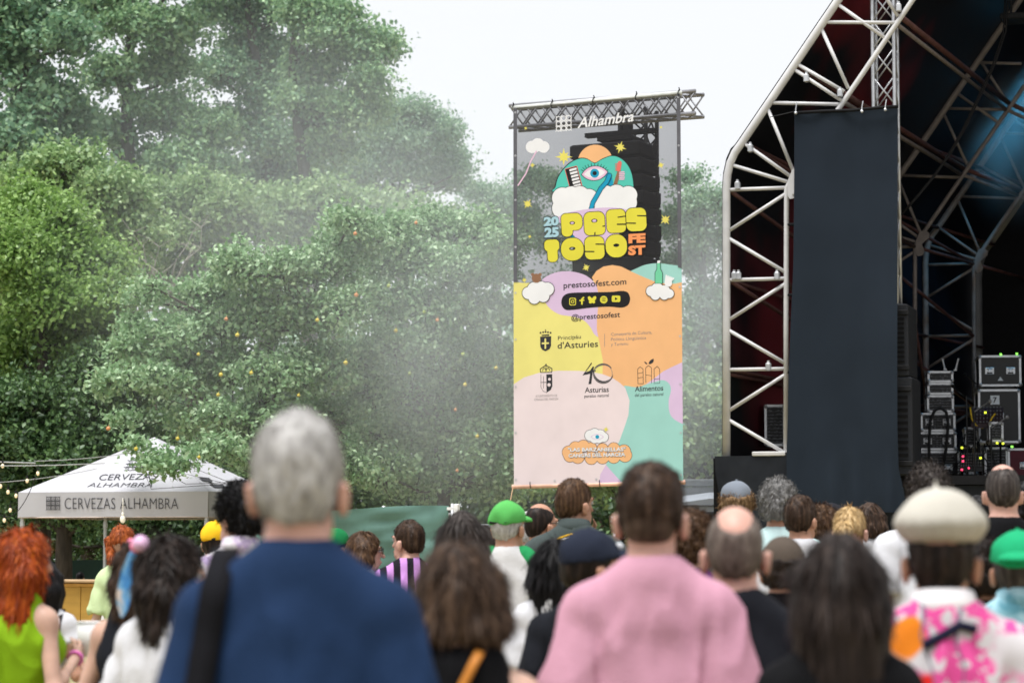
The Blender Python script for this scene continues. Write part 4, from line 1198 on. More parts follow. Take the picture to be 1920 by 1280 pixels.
# netting fences
def net_material(name, c):
    m, nt, b = nodes_of(name)
    v = coords(nt)
    n = add(nt, 'ShaderNodeTexNoise', Scale=2.5, Detail=5.0)
    nt.links.new(v, n.inputs['Vector'])
    nt.links.new(ramp(nt, n.outputs['Fac'], [(.3, tuple(x * .8 for x in c)), (.7, tuple(min(1, x * 1.2) for x in c))]), b.inputs['Base Color'])
    b.inputs['Roughness'].default_value = .65
    return m
def net_fence(pL, pR, zL, zR, label, m, posts, seed, amp=.05):
    pL, pR = np.array((pL[0], pL[1], 0.)), np.array((pR[0], pR[1], 0.))
    t = thing('mesh_fence', label, 'fence', pL)
    d = pR - pL; L = np.linalg.norm(d); d /= L; nn = np.array((d[1], -d[0], 0))
    nu, nv = int(L * 14), 40
    V = []
    for j in range(nv + 1):
        for i in range(nu + 1):
            s_ = i / nu; zt = zL + (zR - zL) * s_ - .03 * abs(math.sin(s_ * L * 1.5)) ** 2 * (1 if j == nv else .3) - .0
            V.append(d * L * s_ + np.array((0, 0, .05 + (zt - .05) * j / nv)))
    V = np.array(V)
    u = V @ d
    wv = vnoise(np.c_[u * 1.3 + V[:, 2] * 1.1, V[:, 2] * 3.0 - u * .8, 0 * u], seed) * amp + vnoise(np.c_[u * 2.4 - V[:, 2] * 3, V[:, 2] * 9, 0 * u], seed + 3) * amp * .8
    V = V + nn * wv[:, None]
    Fc = np.array([(j * (nu + 1) + i, j * (nu + 1) + i + 1, (j + 1) * (nu + 1) + i + 1, (j + 1) * (nu + 1) + i) for j in range(nv) for i in range(nu)])
    mesh_obj('netting', V, Fc, m, t, True)
    for s_ in posts:
        c = d * L * s_ - nn * .10
        z = zL + (zR - zL) * s_
        MB().tube([c, c + (0, 0, z + .01)], .021, 8).build('post', M_LEG, t, True)
    for z in (.08, .94):
        MB().tube([-nn * .10 + (0, 0, zL * z), d * L - nn * .10 + (0, 0, zR * z)], .017, 8).build('rail', M_LEG, t, True)
    e = d * L + np.array((0, 0, zR - .05))
    MB().box(e + d * .05, (.13, .06, .035), math.atan2(d[1], d[0])).box(e + d * .10 + np.array((0, 0, -.01)), (.05, .07, .13), math.atan2(d[1], d[0]), .008).build('clamp', M_WHITE, t)
    return t
M_NET = net_material('green_shade_net', sr(98, 138, 127, .70)); M_NETD = net_material('dark_green_tarp', sr(28, 78, 66, .6))
a, b = at(470, 957, 29.6), at(842, 945, 28.6)
net_fence(a, b, a[2], b[2], 'green shade-net fence with a white clamp on its end post', M_NET, (0, .33, .66, 1), 4)
a, b = at(-40, 1050, 43.5), at(330, 1048, 43.0)
net_fence(a, b, a[2], b[2], 'low dark green tarpaulin fence seen beneath the gazebo', M_NETD, (0, .5, 1), 8, .02)
M_GREY = mat('grey_panel_paint', (.13, .14, .15), .5)
def barrier(x0, x1, y0, Y, label):
    a, b = at(x0, y0, Y), at(x1, y0, Y)
    t = thing('barrier', label, 'barrier', ((a[0] + b[0]) / 2, Y, 0))
    w_ = b[0] - a[0]
    MB().box((0, 0, a[2] - .06), (w_, .05, .12), 0, .01).build('top_rail', M_GREY, t)
    MB().box((0, 0, a[2] / 2 - .05), (w_ - .1, .03, a[2] - .16)).build('infill_panel', M_GREY, t)
    for s_ in (-1, 1):
        MB().tube([(s_ * w_ / 2, 0, 0), (s_ * w_ / 2, 0, a[2])], .025, 8).build('post', M_GREY, t)
barrier(862, 965, 982, 31.0, 'low grey barrier panel right of the green net fence')
barrier(1255, 1350, 898, 40.5, 'high grey barrier rail behind the silver van')

# string lights
M_WIRE = mat('pale_wire', (.45, .46, .46), .5)
sl = thing('string_lights', 'festoon wires with warm bulbs stretched across the dark trees by the gazebo', 'string lights', at(0, 868, 36.0))
SO = np.array(sl.location)
for (x0, y0), (x1, y1), r_, dp in (((-60, 864), (66, 868), .013, 0), ((-60, 872), (196, 868), .008, .02), ((64, 864), (262, 846), .006, .03), ((-60, 906), (182, 878), .006, .05)):
    MB().tube([p - SO for p in sag(at(x0, y0, 35.6), at(x1, y1, 36.4), dp)], r_, 6).build('wire', M_WIRE, sl)
M_BULB = mat('warm_bulb', (.8, .7, .5), .2, emit=((1.0, .72, .42), .2))
for x, y in ((5, 873), (71, 887), (51, 901), (15, 922), (1, 911), (30, 929), (19, 956), (8, 975)):
    p = at(x, y, 35.9) - SO
    b_ = MB().ball(p, (.024, .024, .034), 10, 6).build('bulb', M_BULB, sl, True)
    MB().tube([p + (0, 0, .035), p + (0, 0, .075)], .015, 8).tube([p + (0, 0, .07), p + (0, 0, .14)], .004, 5).build('lamp_socket', M_CABLE, b_)
MB().tube([p - SO for p in sag(at(-5, 960, 35.9), at(72, 880, 35.9), .3)], .006, 6).build('wire', M_CABLE, sl)
p = at(230, 973, 36.9)
tag(MB().ball(p, (.042, .042, .058), 12, 8).tube([p + (0, 0, .05), p + (0, 0, .10)], .018, 8).tube([p + (0, 0, .1), p + (0, 0, .32)], .006, 6).build('hanging_bulb', mat('pale_bulb', (.8, .78, .7), .2, emit=((1, .9, .7), .15)), None, True), 'single white bulb hanging under the front edge of the gazebo', 'bulb')

# van
M_VAN = mat('silver_van_paint', (.36, .39, .43), .28, .08, 2, metal=.35, bump=.18, bs=3.0)
M_GLASS = mat('dark_window_glass', (.03, .04, .05), .08, .1, 2, spec=.6)
va = at(1090, 925, 38.5)
van = thing('van', 'silver grey van parked behind the crowd, half hidden below the banner', 'van', (va[0] + 2.6, 39.4, 0), R(-4))
ZR = va[2] + .02
prof = [(-2.6, .45), (-2.62, 1.0), (-2.5, 1.25), (-1.75, 1.42), (-1.25, ZR - .25), (-.95, ZR - .06), (-.5, ZR), (2.35, ZR), (2.58, ZR - .12), (2.62, .45)]
rings = []
for yy, ins, zt in ((-.92, 0, 0), (-.99, 0, 0), (-.99, 0, 0), (-.92, 0, 0)):
    pass
vb_ = MB()
sec = [(-1.0, .0), (-.90, .10), (.90, .10), (1.0, .0)]
V = []
for yy, dz in ((-.98, .10), (-.86, 0), (.86, 0), (.98, .10)):
    V += [(x, yy, z - (dz if z > 1.5 else 0)) for x, z in prof]
n = len(prof)
Fc = [(j * n + i, j * n + (i + 1) % n, (j + 1) * n + (i + 1) % n, (j + 1) * n + i) for j in range(3) for i in range(n)] + [tuple(range(n - 1, -1, -1)), tuple(3 * n + i for i in range(n))]
vb_.raw(V, Fc).build('body', M_VAN, van)
for x0, x1 in ((-1.05, -.35), (-.2, 1.0), (1.15, 2.3)):
    MB().box(((x0 + x1) / 2, -.985, ZR - .55), (x1 - x0, .02, .48), 0, .009).build('window', M_GLASS, van)
for z in (ZR - .21, ZR - .90, ZR - 1.15):
    MB().box((.6, -.988, z), (3.5, .03, .035), 0, .008).build('side_moulding', mat('dark_moulding', (.08, .085, .09), .5), van)
for s_ in (-1, 1):
    MB().tube([(-.4, s_ * .74, ZR + .05), (2.2, s_ * .74, ZR + .05)], .02, 8).box((0, s_ * .74, ZR + .02), (.08, .05, .06)).box((1.2, s_ * .74, ZR + .02), (.08, .05, .06)).box((2, s_ * .74, ZR + .02), (.08, .05, .06)).build('roof_rail', M_GREY, van)
MB().raw([(-1.72, -.8, 1.45), (-1.72, .8, 1.45), (-1.27, .76, ZR - .27), (-1.27, -.76, ZR - .27)], [(0, 3, 2, 1)]).build('windscreen', M_GLASS, van)
for x in (-1.75, 1.6):
    for s_ in (-1, 1):
        wh = MB().tube([(x, s_ * .80, .34), (x, s_ * 1.0, .34)], .34, 20).build('wheel', M_CABLE, van, True)
        MB().tube([(x, s_ * .99, .34), (x, s_ * 1.01, .34)], .2, 14).build('wheel_rim', M_ALU, wh)
for s_ in (-1, 1):
    MB().box((-2.60, s_ * .7, .95), (.06, .3, .18), 0, .02).build('headlight', M_WHITE, van)

# ================================================================== TREES
def leaf_material(name, c1, c2, c3, trans=.35):
    m, nt, b = nodes_of(name)
    out = nt.nodes['Material Output']
    gi = add(nt, 'ShaderNodeNewGeometry')
    col = ramp(nt, gi.outputs['Random Per Island'], [(.05, c1), (.5, c2), (.95, c3)])
    nt.links.new(col, b.inputs['Base Color'])
    b.inputs['Roughness'].default_value = .48
    b.inputs['Specular IOR Level'].default_value = .6
    tl = add(nt, 'ShaderNodeBsdfTranslucent')
    nt.links.new(col, tl.inputs['Color'])
    mx = add(nt, 'ShaderNodeMixShader')
    mx.inputs['Fac'].default_value = trans
    nt.links.new(b.outputs[0], mx.inputs[1]); nt.links.new(tl.outputs[0], mx.inputs[2])
    nt.links.new(mx.outputs[0], out.inputs['Surface'])
    return m
M_BARK = mat('grey_brown_bark', (.06, .05, .042), .9, .3, 6, bump=.5, bs=20, stretch=(3, 3, .6))
M_TWIG = mat('pale_twig_bark', (.17, .14, .11), .9, .3, 6)

def leaves(C, size, nrm_bias, rng, droop=.2):
    """one folded, pointed leaf of four corners at each point of C"""
    n = len(C)
    a = rng.normal(size=(n, 3)); a[:, 2] -= droop
    a /= np.linalg.norm(a, axis=1, keepdims=True)
    nr = rng.normal(size=(n, 3)) * .75 + nrm_bias
    b = np.cross(nr, a); b /= np.linalg.norm(b, axis=1, keepdims=True) + 1e-9
    nn = np.cross(a, b)
    s = size * rng.uniform(.65, 1.25, (n, 1))
    base = C - a * s * .5
    tip = C + a * s * .5
    l = C + b * s * .33 + nn * s * .10 - a * s * .06
    r = C - b * s * .33 + nn * s * .10 - a * s * .06
    V = np.stack([base, r, tip, l], 1).reshape(-1, 3)
    return V

def lobes_of(spec, Y, depth=.85):
    """crown lobes given as photo position, photo radius and (optionally) distance"""
    out = []
    for q in spec:
        x, y, r_ = q[:3]
        yy = q[3] if len(q) > 3 else Y + RNG.uniform(-.8, .8)
        c = at(x, y, yy); rr = r_ * yy / F
        out.append((c, np.array((rr, rr * depth, rr * .82))))
    return out

def tree(name, label, cat, base, lobes, trunk, size, nleaf, m, group=None, clump=.30, per=26, bark=M_BARK, tr_r=.18, twigs=.5, seed=1, fruit=None, shell=(.45, 1.05), branch=True, sub_n=1.0):
    rng = np.random.default_rng(seed)
    base = np.array(base, float)
    t = thing(name, label, cat, base, 0, group)
    vol = np.array([l[1][0] ** 2 for l in lobes]); vol = vol / vol.sum()
    Cs, Ns = [], []
    tw = MB()
    tips = []
    tp = [np.array(p) for p in trunk]
    for (c, r_), f in zip(lobes, vol):
        m_s = max(3, int(round(7 * sub_n)))
        sd = rng.normal(size=(m_s, 3)); sd /= np.linalg.norm(sd, axis=1, keepdims=True)
        sd[:, 2] = np.where(sd[:, 2] < -.4, -sd[:, 2] * .6, sd[:, 2])
        sc_ = c + sd * rng.uniform(.45, .85, (m_s, 1)) * r_
        sr_ = r_.mean() * rng.uniform(.30, .52, m_s)
        k = max(m_s, int(nleaf * f / per))
        which = rng.integers(0, m_s, k)
        d = rng.normal(size=(k, 3)); d[:, 2] = d[:, 2] + .35; d /= np.linalg.norm(d, axis=1, keepdims=True)
        cc = sc_[which] + d * (sr_[which] * rng.uniform(shell[0], shell[1], k) ** .6)[:, None] * np.array((1.1, 1.0, .92))
        loose = rng.random(k) < .22
        cc[loose] = c + d[loose] * r_ * rng.uniform(.5, 1.28, (int(loose.sum()), 1))
        for q, dd in zip(cc, d):
            cl = clump * rng.uniform(.6, 1.35)
            m_ = int(per * rng.uniform(.5, 1.5))
            pts = q + rng.normal(size=(m_, 3)) * cl * np.array((.55, .55, .36)) * .8
            Cs.append(pts)
            Ns.append(np.repeat((dd * .9 + np.array((0, 0, .6)))[None], m_, 0))
        tips.append((c, cc))
        if branch:
            i0 = min(range(len(tp)), key=lambda i: np.linalg.norm(tp[i] - c) + 1.2 * max(0, tp[i][2] - c[2]))
            s0 = tp[i0]
            mid = (s0 + c) / 2 + rng.normal(size=3) * .12 * np.linalg.norm(c - s0) * np.array((1, 1, .5))
            rr = max(.012, tr_r * .30) if np.linalg.norm(c - s0) < 2.2 else max(.006, tr_r * .05)
            tw.tube([s0 - base, mid - base, c - base], [rr, rr * .7, rr * .4], 6)
            for q in cc[:int(len(cc) * twigs)]:
                mm = (c + q) / 2 + rng.normal(size=3) * .08 * np.linalg.norm(q - c)
                tw.tube([c - base, mm - base, q - base], [rr * .38, rr * .25, rr * .10], 4, cap=False)
    tm = MB()
    n = len(tp)
    tm.tube([p - base for p in tp], [tr_r * (1.15 - .85 * i / max(1, n - 1)) for i in range(n)], 10)
    tm.build('trunk', bark, t, True)
    if branch: tw.build('limbs', M_TWIG if bark is not M_BARK else bark, t, True)
    C = np.concatenate(Cs); N_ = np.concatenate(Ns)
    V = leaves(C, size, N_, rng) - base
    V = V.astype(np.float32)
    Fq = np.arange(len(V)).reshape(-1, 4)
    tri_ = np.concatenate([Fq[:, [0, 1, 2]], Fq[:, [0, 2, 3]]])
    mesh_obj('crown', V, tri_, m, t)
    if fruit:
        for x, y, yy, mf in fruit:
            p = at(x, y, yy)
            s_ = rng.uniform(.024, .034)
            ap = MB().ball(p - base, (s_, s_, s_ * .92), 12, 8)
            ap.tube([p - base + (0, 0, s_ * .8), p - base + (.01, 0, s_ * 1.7)], .004, 5)
            ap.build('apple', mf, t, True)
    return t

G = lambda r, g, b, k=2.7: (r * k, g * k, b * k)
M_POP = leaf_material('poplar_leaf', G(.048, .095, .050), G(.090, .155, .078), G(.15, .215, .11))
M_POPD = leaf_material('dark_poplar_leaf', G(.036, .080, .046), G(.068, .125, .070), G(.12, .18, .10))
M_FAR = leaf_material('far_tree_leaf', G(.05, .095, .06), G(.085, .14, .085), G(.13, .19, .115))
M_BUSH = leaf_material('olive_bush_leaf', G(.062, .108, .042), G(.098, .150, .062), G(.145, .195, .092))
M_BRI = leaf_material('bright_green_leaf', G(.050, .092, .022), G(.082, .138, .034), G(.13, .195, .06), .4)
M_DRK = leaf_material('painted_shade_leaf', G(.015, .034, .012), G(.028, .056, .019), G(.055, .095, .032), .25)  # shade low among the trees is put into this darker leaf colour
M_APL = leaf_material('apple_leaf', G(.055, .100, .045), G(.092, .152, .074), G(.17, .225, .14), .36)

def trunk_px(pts, Y, z0=True):
    P_ = [at(x, y, Y) for x, y in pts]
    b = P_[0].copy(); b[2] = 0
    return b, ([b] if P_[0][2] > .3 else []) + P_
# tall poplars
TREES = [
 ('tall leaning tree at the left edge with a dark bare trunk', [(-20, 60, 110), (60, 30, 90), (20, 150, 95), (120, 90, 80), (90, 200, 85), (150, 250, 75), (40, 280, 100), (130, 340, 80), (-20, 350, 90), (60, 400, 90), (20, -80, 120), (130, -60, 100)], [(8, 500), (20, 260), (45, 130), (62, 20), (80, -80)], 58, 17000, M_POPD, .30),
 ('tall tree with a straight pale trunk beside the leaning one', [(190, 20, 85), (260, 60, 80), (215, 150, 62), (310, 130, 70), (200, 260, 60), (290, 215, 66), (345, 225, 72), (390, 250, 62), (270, 330, 75), (340, 320, 72), (400, 340, 60), (240, 430, 80), (330, 60, 70), (250, -70, 110), (360, -30, 90)], [(240, 600), (240, 330), (238, 180), (246, 60), (256, -60)], 61, 19000, M_POP, .27),
 ('tall round crowned tree in the middle of the tree line', [(430, 40, 80), (480, 100, 78), (420, 150, 70), (500, 190, 70), (450, 250, 80), (530, 280, 78), (480, 340, 84), (560, 350, 70), (440, -50, 90), (540, 20, 70), (590, 260, 60), (540, 120, 60)], [(500, 640), (505, 420), (498, 200), (470, 60), (460, -30)], 66, 17000, M_POPD, .25),
 ('tall tree reaching its upper boughs out over the pale sky', [(560, 30, 70), (610, 70, 66), (640, 40, 48), (660, 110, 58), (700, 80, 46), (725, 95, 30), (590, 140, 66), (560, 200, 60), (690, 150, 40), (700, 175, 32), (560, -40, 80), (620, 15, 40), (600, 210, 44), (635, 200, 40), (655, 230, 46), (690, 215, 46), (620, 280, 62)], [(580, 640), (585, 420), (560, 240), (548, 120), (560, 0)], 62, 15000, M_POP, .24),
 ('broad flat topped tree standing against the sky right of the poplars', [(750, 225, 50), (800, 235, 46), (835, 255, 44), (720, 260, 54), (785, 280, 56), (845, 300, 40), (700, 310, 60), (760, 330, 56), (820, 330, 48), (860, 325, 26), (660, 330, 60), (690, 370, 50), (640, 290, 50), (780, 205, 32), (850, 345, 28)], [(752, 640), (754, 430), (752, 370), (756, 290)], 70, 14000, M_FAR, .20),
 ('pale distant tree left of the banner top', [(900, 370, 45), (930, 400, 48), (880, 420, 50), (960, 380, 44), (990, 430, 60), (910, 470, 70), (1000, 350, 55)], [(930, 700), (930, 480), (930, 390)], 74, 8000, M_FAR, .18),
 ('dim tree seen through the dark banner cloth', [(1040, 350, 50), (1100, 400, 60), (1180, 420, 60), (1050, 450, 70), (1150, 490, 70), (1230, 440, 60), (1080, 560, 90), (1200, 600, 90)], [(1120, 800), (1120, 520), (1120, 400)], 72, 8000, M_FAR, .18),
 ('pale tall tree between the banner and the white truss', [(1290, 340, 34), (1310, 390, 46), (1345, 380, 44), (1270, 420, 50), (1330, 450, 56), (1290, 500, 60), (1370, 480, 60), (1310, 570, 66), (1360, 600, 70), (1280, 640, 66), (1340, 690, 70), (1400, 400, 50)], [(1322, 900), (1320, 600), (1315, 400)], 64, 12000, M_FAR, .19),
 ('light leafed tree low behind the van', [(1290, 760, 60), (1340, 790, 60), (1270, 830, 56), (1320, 850, 60), (1370, 860, 50), (1300, 900, 50), (1240, 800, 60), (1180, 860, 60), (1130, 900, 60), (1040, 880, 60), (1000, 900, 50), (1080, 830, 60), (1220, 900, 50)], [(1315, 1010), (1312, 900), (1310, 800)], 46, 10000, M_BUSH, .22),
]
for i, (lb, sp, trk, Y, nl, m, sz) in enumerate(TREES):
    b, tp = trunk_px(trk, Y)
    tree('tree', lb, 'tree', b, lobes_of([(q[0], q[1], q[2] * .80) for q in sp], Y), tp, sz * .58, int(nl * 2.3), m, 'tall trees behind the festival field', clump=.50, per=30, tr_r=.24, twigs=.35, seed=30 + i, shell=(.3, 1.1))
# middle distance bushes
BUSH = [
 ('olive green bushy tree under the tall poplars', [(130, 330, 70), (200, 380, 75), (90, 380, 70), (170, 440, 80), (250, 450, 70), (60, 340, 60), (230, 380, 50)], [(170, 760), (170, 560), (168, 420)], 49, 9000, M_BUSH),
 ('dull olive tree with bare grey twigs in the middle of the slope', [(300, 390, 70), (370, 380, 66), (430, 400, 70), (340, 450, 60), (400, 470, 70), (470, 440, 66), (300, 520, 60), (360, 560, 60)], [(360, 800), (358, 600), (370, 440)], 51, 10000, M_BUSH),
 ('olive tree behind the fruit trees, paler in the drifting smoke', [(520, 400, 66), (580, 390, 62), (640, 400, 60), (700, 400, 56), (560, 470, 60), (640, 470, 60), (760, 410, 56), (820, 430, 56), (700, 470, 56)], [(630, 800), (630, 600), (640, 440)], 52, 10000, M_BUSH),
 ('bright green feathery tree at the left edge', [(40, 400, 70), (110, 430, 66), (20, 480, 80), (110, 510, 75), (180, 500, 60), (60, 570, 80), (150, 580, 70), (210, 560, 46), (20, 650, 80), (110, 650, 74), (190, 640, 50), (40, 720, 66)], [(80, 1000), (82, 760), (78, 600), (80, 460)], 43, 26000, M_BRI),
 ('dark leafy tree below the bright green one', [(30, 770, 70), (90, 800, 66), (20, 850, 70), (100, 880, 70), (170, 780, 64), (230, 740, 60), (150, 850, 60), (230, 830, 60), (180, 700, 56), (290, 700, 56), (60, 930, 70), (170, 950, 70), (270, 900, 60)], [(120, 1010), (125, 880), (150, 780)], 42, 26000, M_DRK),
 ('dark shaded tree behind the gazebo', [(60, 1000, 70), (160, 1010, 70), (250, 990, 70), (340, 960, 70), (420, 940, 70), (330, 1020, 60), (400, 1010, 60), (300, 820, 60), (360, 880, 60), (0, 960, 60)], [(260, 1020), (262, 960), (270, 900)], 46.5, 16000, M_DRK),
]
for i, (lb, sp, trk, Y, nl, m) in enumerate(BUSH):
    b, tp = trunk_px(trk, Y)
    tree('tree', lb, 'tree', b, lobes_of(sp, Y), tp, .105 if m in (M_BRI, M_DRK) else .125, int(nl * 1.9), m, 'bushy trees between the poplars and the field', sub_n=1.6, clump=.42, per=24, tr_r=.16, twigs=.5, seed=60 + i)
# bare grey twigs
bt = MB()
o = at(300, 620, 48.5); o[2] = 0
for k in range(26):
    s_ = at(random.uniform(215, 340), random.uniform(520, 640), 48.2 + random.uniform(-.5, .5))
    pts = [s_]
    d = np.array((random.uniform(-1, 1), random.uniform(-.2, .2), random.uniform(.1, 1)))
    for q in range(5):
        pts.append(pts[-1] + d * .28 + RNG.normal(size=3) * .09)
    bt.tube([p - o for p in pts], [.018, .015, .012, .009, .006, .004], 5, cap=False)
    for q in (2, 3, 4):
        e = pts[q] + np.array((random.uniform(-1, 1), 0, random.uniform(-.1, .6))) * .5
        bt.tube([pts[q] - o, (pts[q] + e) / 2 + RNG.normal(size=3) * .04 - o, e - o], [.009, .007, .003], 4, cap=False)
dead = thing('dead_shrub', 'leafless grey shrub among the olive trees on the slope', 'shrub', o)
bt.build('branches', mat('bleached_twig', (.30, .28, .25), .9, .2, 5), dead)
MB().tube([(0, 0, 0), (.05, 0, 2.0), at(285, 640, 48.5) - o], [.09, .06, .03], 8).build('trunk', M_TWIG, dead)
# undergrowth closing the gaps low behind everything: a far-off wood that reads as one mass
rng = np.random.default_rng(5)
n_ = 1500
X = rng.uniform(-30, 17, n_); Yq = rng.uniform(76, 84, n_); top = 10.5 - 2.2 * np.clip((X + 4) / 10, 0, 1) + rng.uniform(-1, 1, n_)
Cc = np.c_[X, Yq, rng.uniform(0, 1, n_) ** .75 * top]
pts = (Cc[:, None, :] + rng.normal(size=(n_, 16, 3)) * .55).reshape(-1, 3)
V = leaves(pts, .42, np.array((0, -.6, .6)), rng).astype(np.float32)
Fq = np.arange(len(V)).reshape(-1, 4)
wd_ = mesh_obj('woodland', V, np.concatenate([Fq[:, [0, 1, 2]], Fq[:, [0, 2, 3]]]), M_FAR)
tag(wd_, 'far-off woodland closing the view behind the trees', 'woodland', None, 'stuff')
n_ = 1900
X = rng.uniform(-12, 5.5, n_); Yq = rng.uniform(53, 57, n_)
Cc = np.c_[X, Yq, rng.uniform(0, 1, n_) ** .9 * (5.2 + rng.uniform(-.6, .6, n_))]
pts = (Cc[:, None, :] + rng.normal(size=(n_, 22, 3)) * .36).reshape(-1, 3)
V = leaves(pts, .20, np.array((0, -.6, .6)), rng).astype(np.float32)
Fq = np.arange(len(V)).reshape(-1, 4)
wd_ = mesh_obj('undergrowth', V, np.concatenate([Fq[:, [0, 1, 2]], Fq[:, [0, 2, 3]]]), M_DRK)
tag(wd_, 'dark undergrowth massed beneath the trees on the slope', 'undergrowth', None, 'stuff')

# apple trees
M_AY = mat('yellow_apple_skin', (.55, .45, .06), .35, .2, 14); M_AR = mat('blushed_apple_skin', (.60, .26, .10), .35, .3, 14); M_AG = mat('green_apple_skin', (.32, .40, .08), .35, .2, 14)
FA = [(668, 553, 'r'), (595, 600, 'y'), (445, 628, 'y'), (424, 598, 'r'), (372, 664, 'y'), (471, 699, 'y'), (414, 702, 'y'), (409, 740, 'y'), (560, 741, 'y'), (648, 680, 'y'), (255, 841, 'y'), (203, 803, 'r'), (333, 822, 'y'), (373, 857, 'y'), (666, 438, 'r'), (729, 536, 'g')]
FB = [(820, 600, 'r'), (795, 585, 'g'), (872, 721, 'y'), (868, 664, 'g'), (854, 768, 'r'), (895, 818, 'y'), (718, 880, 'g'), (857, 882, 'r'), (742, 620, 'y'), (780, 418, 'r'), (930, 690, 'y'), (768, 700, 'g')]
ACOL = {'y': M_AY, 'r': M_AR, 'g': M_AG}
A_L = [(390, 560, 58), (450, 510, 62), (530, 520, 66), (600, 510, 60), (330, 640, 62), (410, 620, 70), (490, 610, 74), (570, 610, 70), (640, 590, 60), (640, 480, 58), (660, 420, 44), (690, 450, 44), (360, 710, 66), (440, 700, 72), (520, 710, 70), (600, 700, 70), (660, 680, 60), (300, 720, 52), (250, 620, 34), (235, 660, 36), (270, 560, 28), (290, 540, 22),
       (400, 785, 46), (460, 800, 60), (540, 810, 56), (620, 790, 60), (350, 796, 36), (425, 848, 34, 34.2), (465, 860, 40), (520, 880, 50), (600, 880, 50), (230, 790, 26), (310, 862, 11, 34.0), (340, 868, 14, 33.8), (378, 850, 22, 34.0), (250, 835, 12, 34.0), (285, 872, 12, 33.8), (315, 880, 13, 33.7), (210, 720, 36), (660, 880, 50)]
b, tp = trunk_px([(520, 1010), (522, 900), (500, 800), (490, 700), (520, 600), (560, 520)], 36.2)
tree('apple_tree', 'leafy apple tree with yellow fruit, its lowest branch overhanging the gazebo roof', 'apple tree', b, lobes_of(A_L, 35.8), tp, .085, 56000, M_APL, 'apple trees at the field edge', clump=.27, per=20, tr_r=.13, twigs=.8, seed=81, fruit=[(x, y, 34.2 if y < 820 else 33.6, ACOL[c]) for x, y, c in FA], shell=(.4, 1.15), sub_n=2.2)
B_L = [(740, 440, 48), (800, 430, 50), (860, 440, 48), (910, 430, 44), (950, 460, 44), (720, 500, 56), (790, 500, 60), (860, 510, 60), (930, 520, 54), (730, 580, 60), (800, 580, 62), (870, 590, 62), (940, 600, 56), (740, 660, 60), (810, 660, 64), (880, 670, 64), (950, 690, 56), (700, 740, 56), (770, 740, 64), (840, 750, 64), (910, 760, 60), (970, 780, 50), (710, 820, 60), (780, 820, 62), (850, 830, 62), (920, 840, 60), (720, 890, 54), (790, 900, 54), (860, 900, 54), (930, 910, 52), (980, 880, 46), (690, 900, 46), (1000, 800, 50), (990, 700, 40)]
b, tp = trunk_px([(830, 1010), (832, 920), (820, 800), (830, 700), (836, 600), (850, 500)], 37.4)
tree('apple_tree', 'hazy apple tree left of the banner with fruit half lost in drifting smoke', 'apple tree', b, lobes_of(B_L, 37.0), tp, .088, 52000, M_APL, 'apple trees at the field edge', clump=.28, per=20, tr_r=.12, twigs=.8, seed=82, fruit=[(x, y, 35.6, ACOL[c]) for x, y, c in FB], shell=(.4, 1.15), sub_n=2.2)

# ================================================================== SMOKE AND HAZE
def vol_mat(name, dens, col=(.93, .96, 1.0), aniso=.2):
    m = bpy.data.materials.new(name)
    m.use_nodes = True
    nt = m.node_tree
    nt.nodes.remove(nt.nodes['Principled BSDF'])
    v = add(nt, 'ShaderNodeVolumePrincipled')
    v.inputs['Color'].default_value = (*col, 1)
    v.inputs['Density'].default_value = dens
    v.inputs['Anisotropy'].default_value = aniso
    nt.links.new(v.outputs[0], nt.nodes['Material Output'].inputs['Volume'])
    return m
def smoke_mat(name, dens):
    m = bpy.data.materials.new(name)
    m.use_nodes = True
    nt = m.node_tree
    nt.nodes.remove(nt.nodes['Principled BSDF'])
    v = add(nt, 'ShaderNodeVolumePrincipled')
    v.inputs['Color'].default_value = (.915, .975, 1.0, 1)
    v.inputs['Anisotropy'].default_value = .1
    tc = add(nt, 'ShaderNodeTexCoord')
    ln = add(nt, 'ShaderNodeVectorMath', operation='LENGTH')
    nt.links.new(tc.outputs['Object'], ln.inputs[0])
    fall = add(nt, 'ShaderNodeMapRange', interpolation_type='SMOOTHERSTEP')
    fall.inputs['From Min'].default_value = .98; fall.inputs['From Max'].default_value = .05
    nt.links.new(ln.outputs['Value'], fall.inputs['Value'])
    n = add(nt, 'ShaderNodeTexNoise', Scale=1.9, Detail=3.0)
    nt.links.new(tc.outputs['Object'], n.inputs['Vector'])
    nr_ = add(nt, 'ShaderNodeMapRange')
    nr_.inputs['From Min'].default_value = .34; nr_.inputs['From Max'].default_value = .66; nr_.inputs['To Min'].default_value = .25
    nt.links.new(n.outputs['Fac'], nr_.inputs['Value'])
    m1 = add(nt, 'ShaderNodeMath', operation='MULTIPLY'); m2 = add(nt, 'ShaderNodeMath', operation='MULTIPLY')
    nt.links.new(fall.outputs[0], m1.inputs[0]); nt.links.new(nr_.outputs[0], m1.inputs[1])
    nt.links.new(m1.outputs[0], m2.inputs[0]); m2.inputs[1].default_value = dens
    nt.links.new(m2.outputs[0], v.inputs['Density'])
    nt.links.new(v.outputs[0], nt.nodes['Material Output'].inputs['Volume'])
    return m
def puff(px, py, Y, r_, dens, label):
    o = MB().ball((0, 0, 0), 1.0, 28, 16).build('smoke', smoke_mat('drifting_smoke_%g' % (dens * px), dens), None, True)
    o.location = tuple(at(px, py, Y)); o.scale = r_
    tag(o, label, 'smoke', 'drifting stage smoke', 'stuff')
puff(900, 640, 32.8, (3.1, 1.3, 4.0), .40, 'pale smoke drifting between the fruit trees and the banner')
puff(700, 400, 40.2, (7.0, 2.4, 5.0), .12, 'wide veil of smoke rising above the fruit trees')
puff(520, 560, 32.4, (4.6, 1.2, 3.8), .11, 'thin smoke trailing left in front of the nearer apple tree')
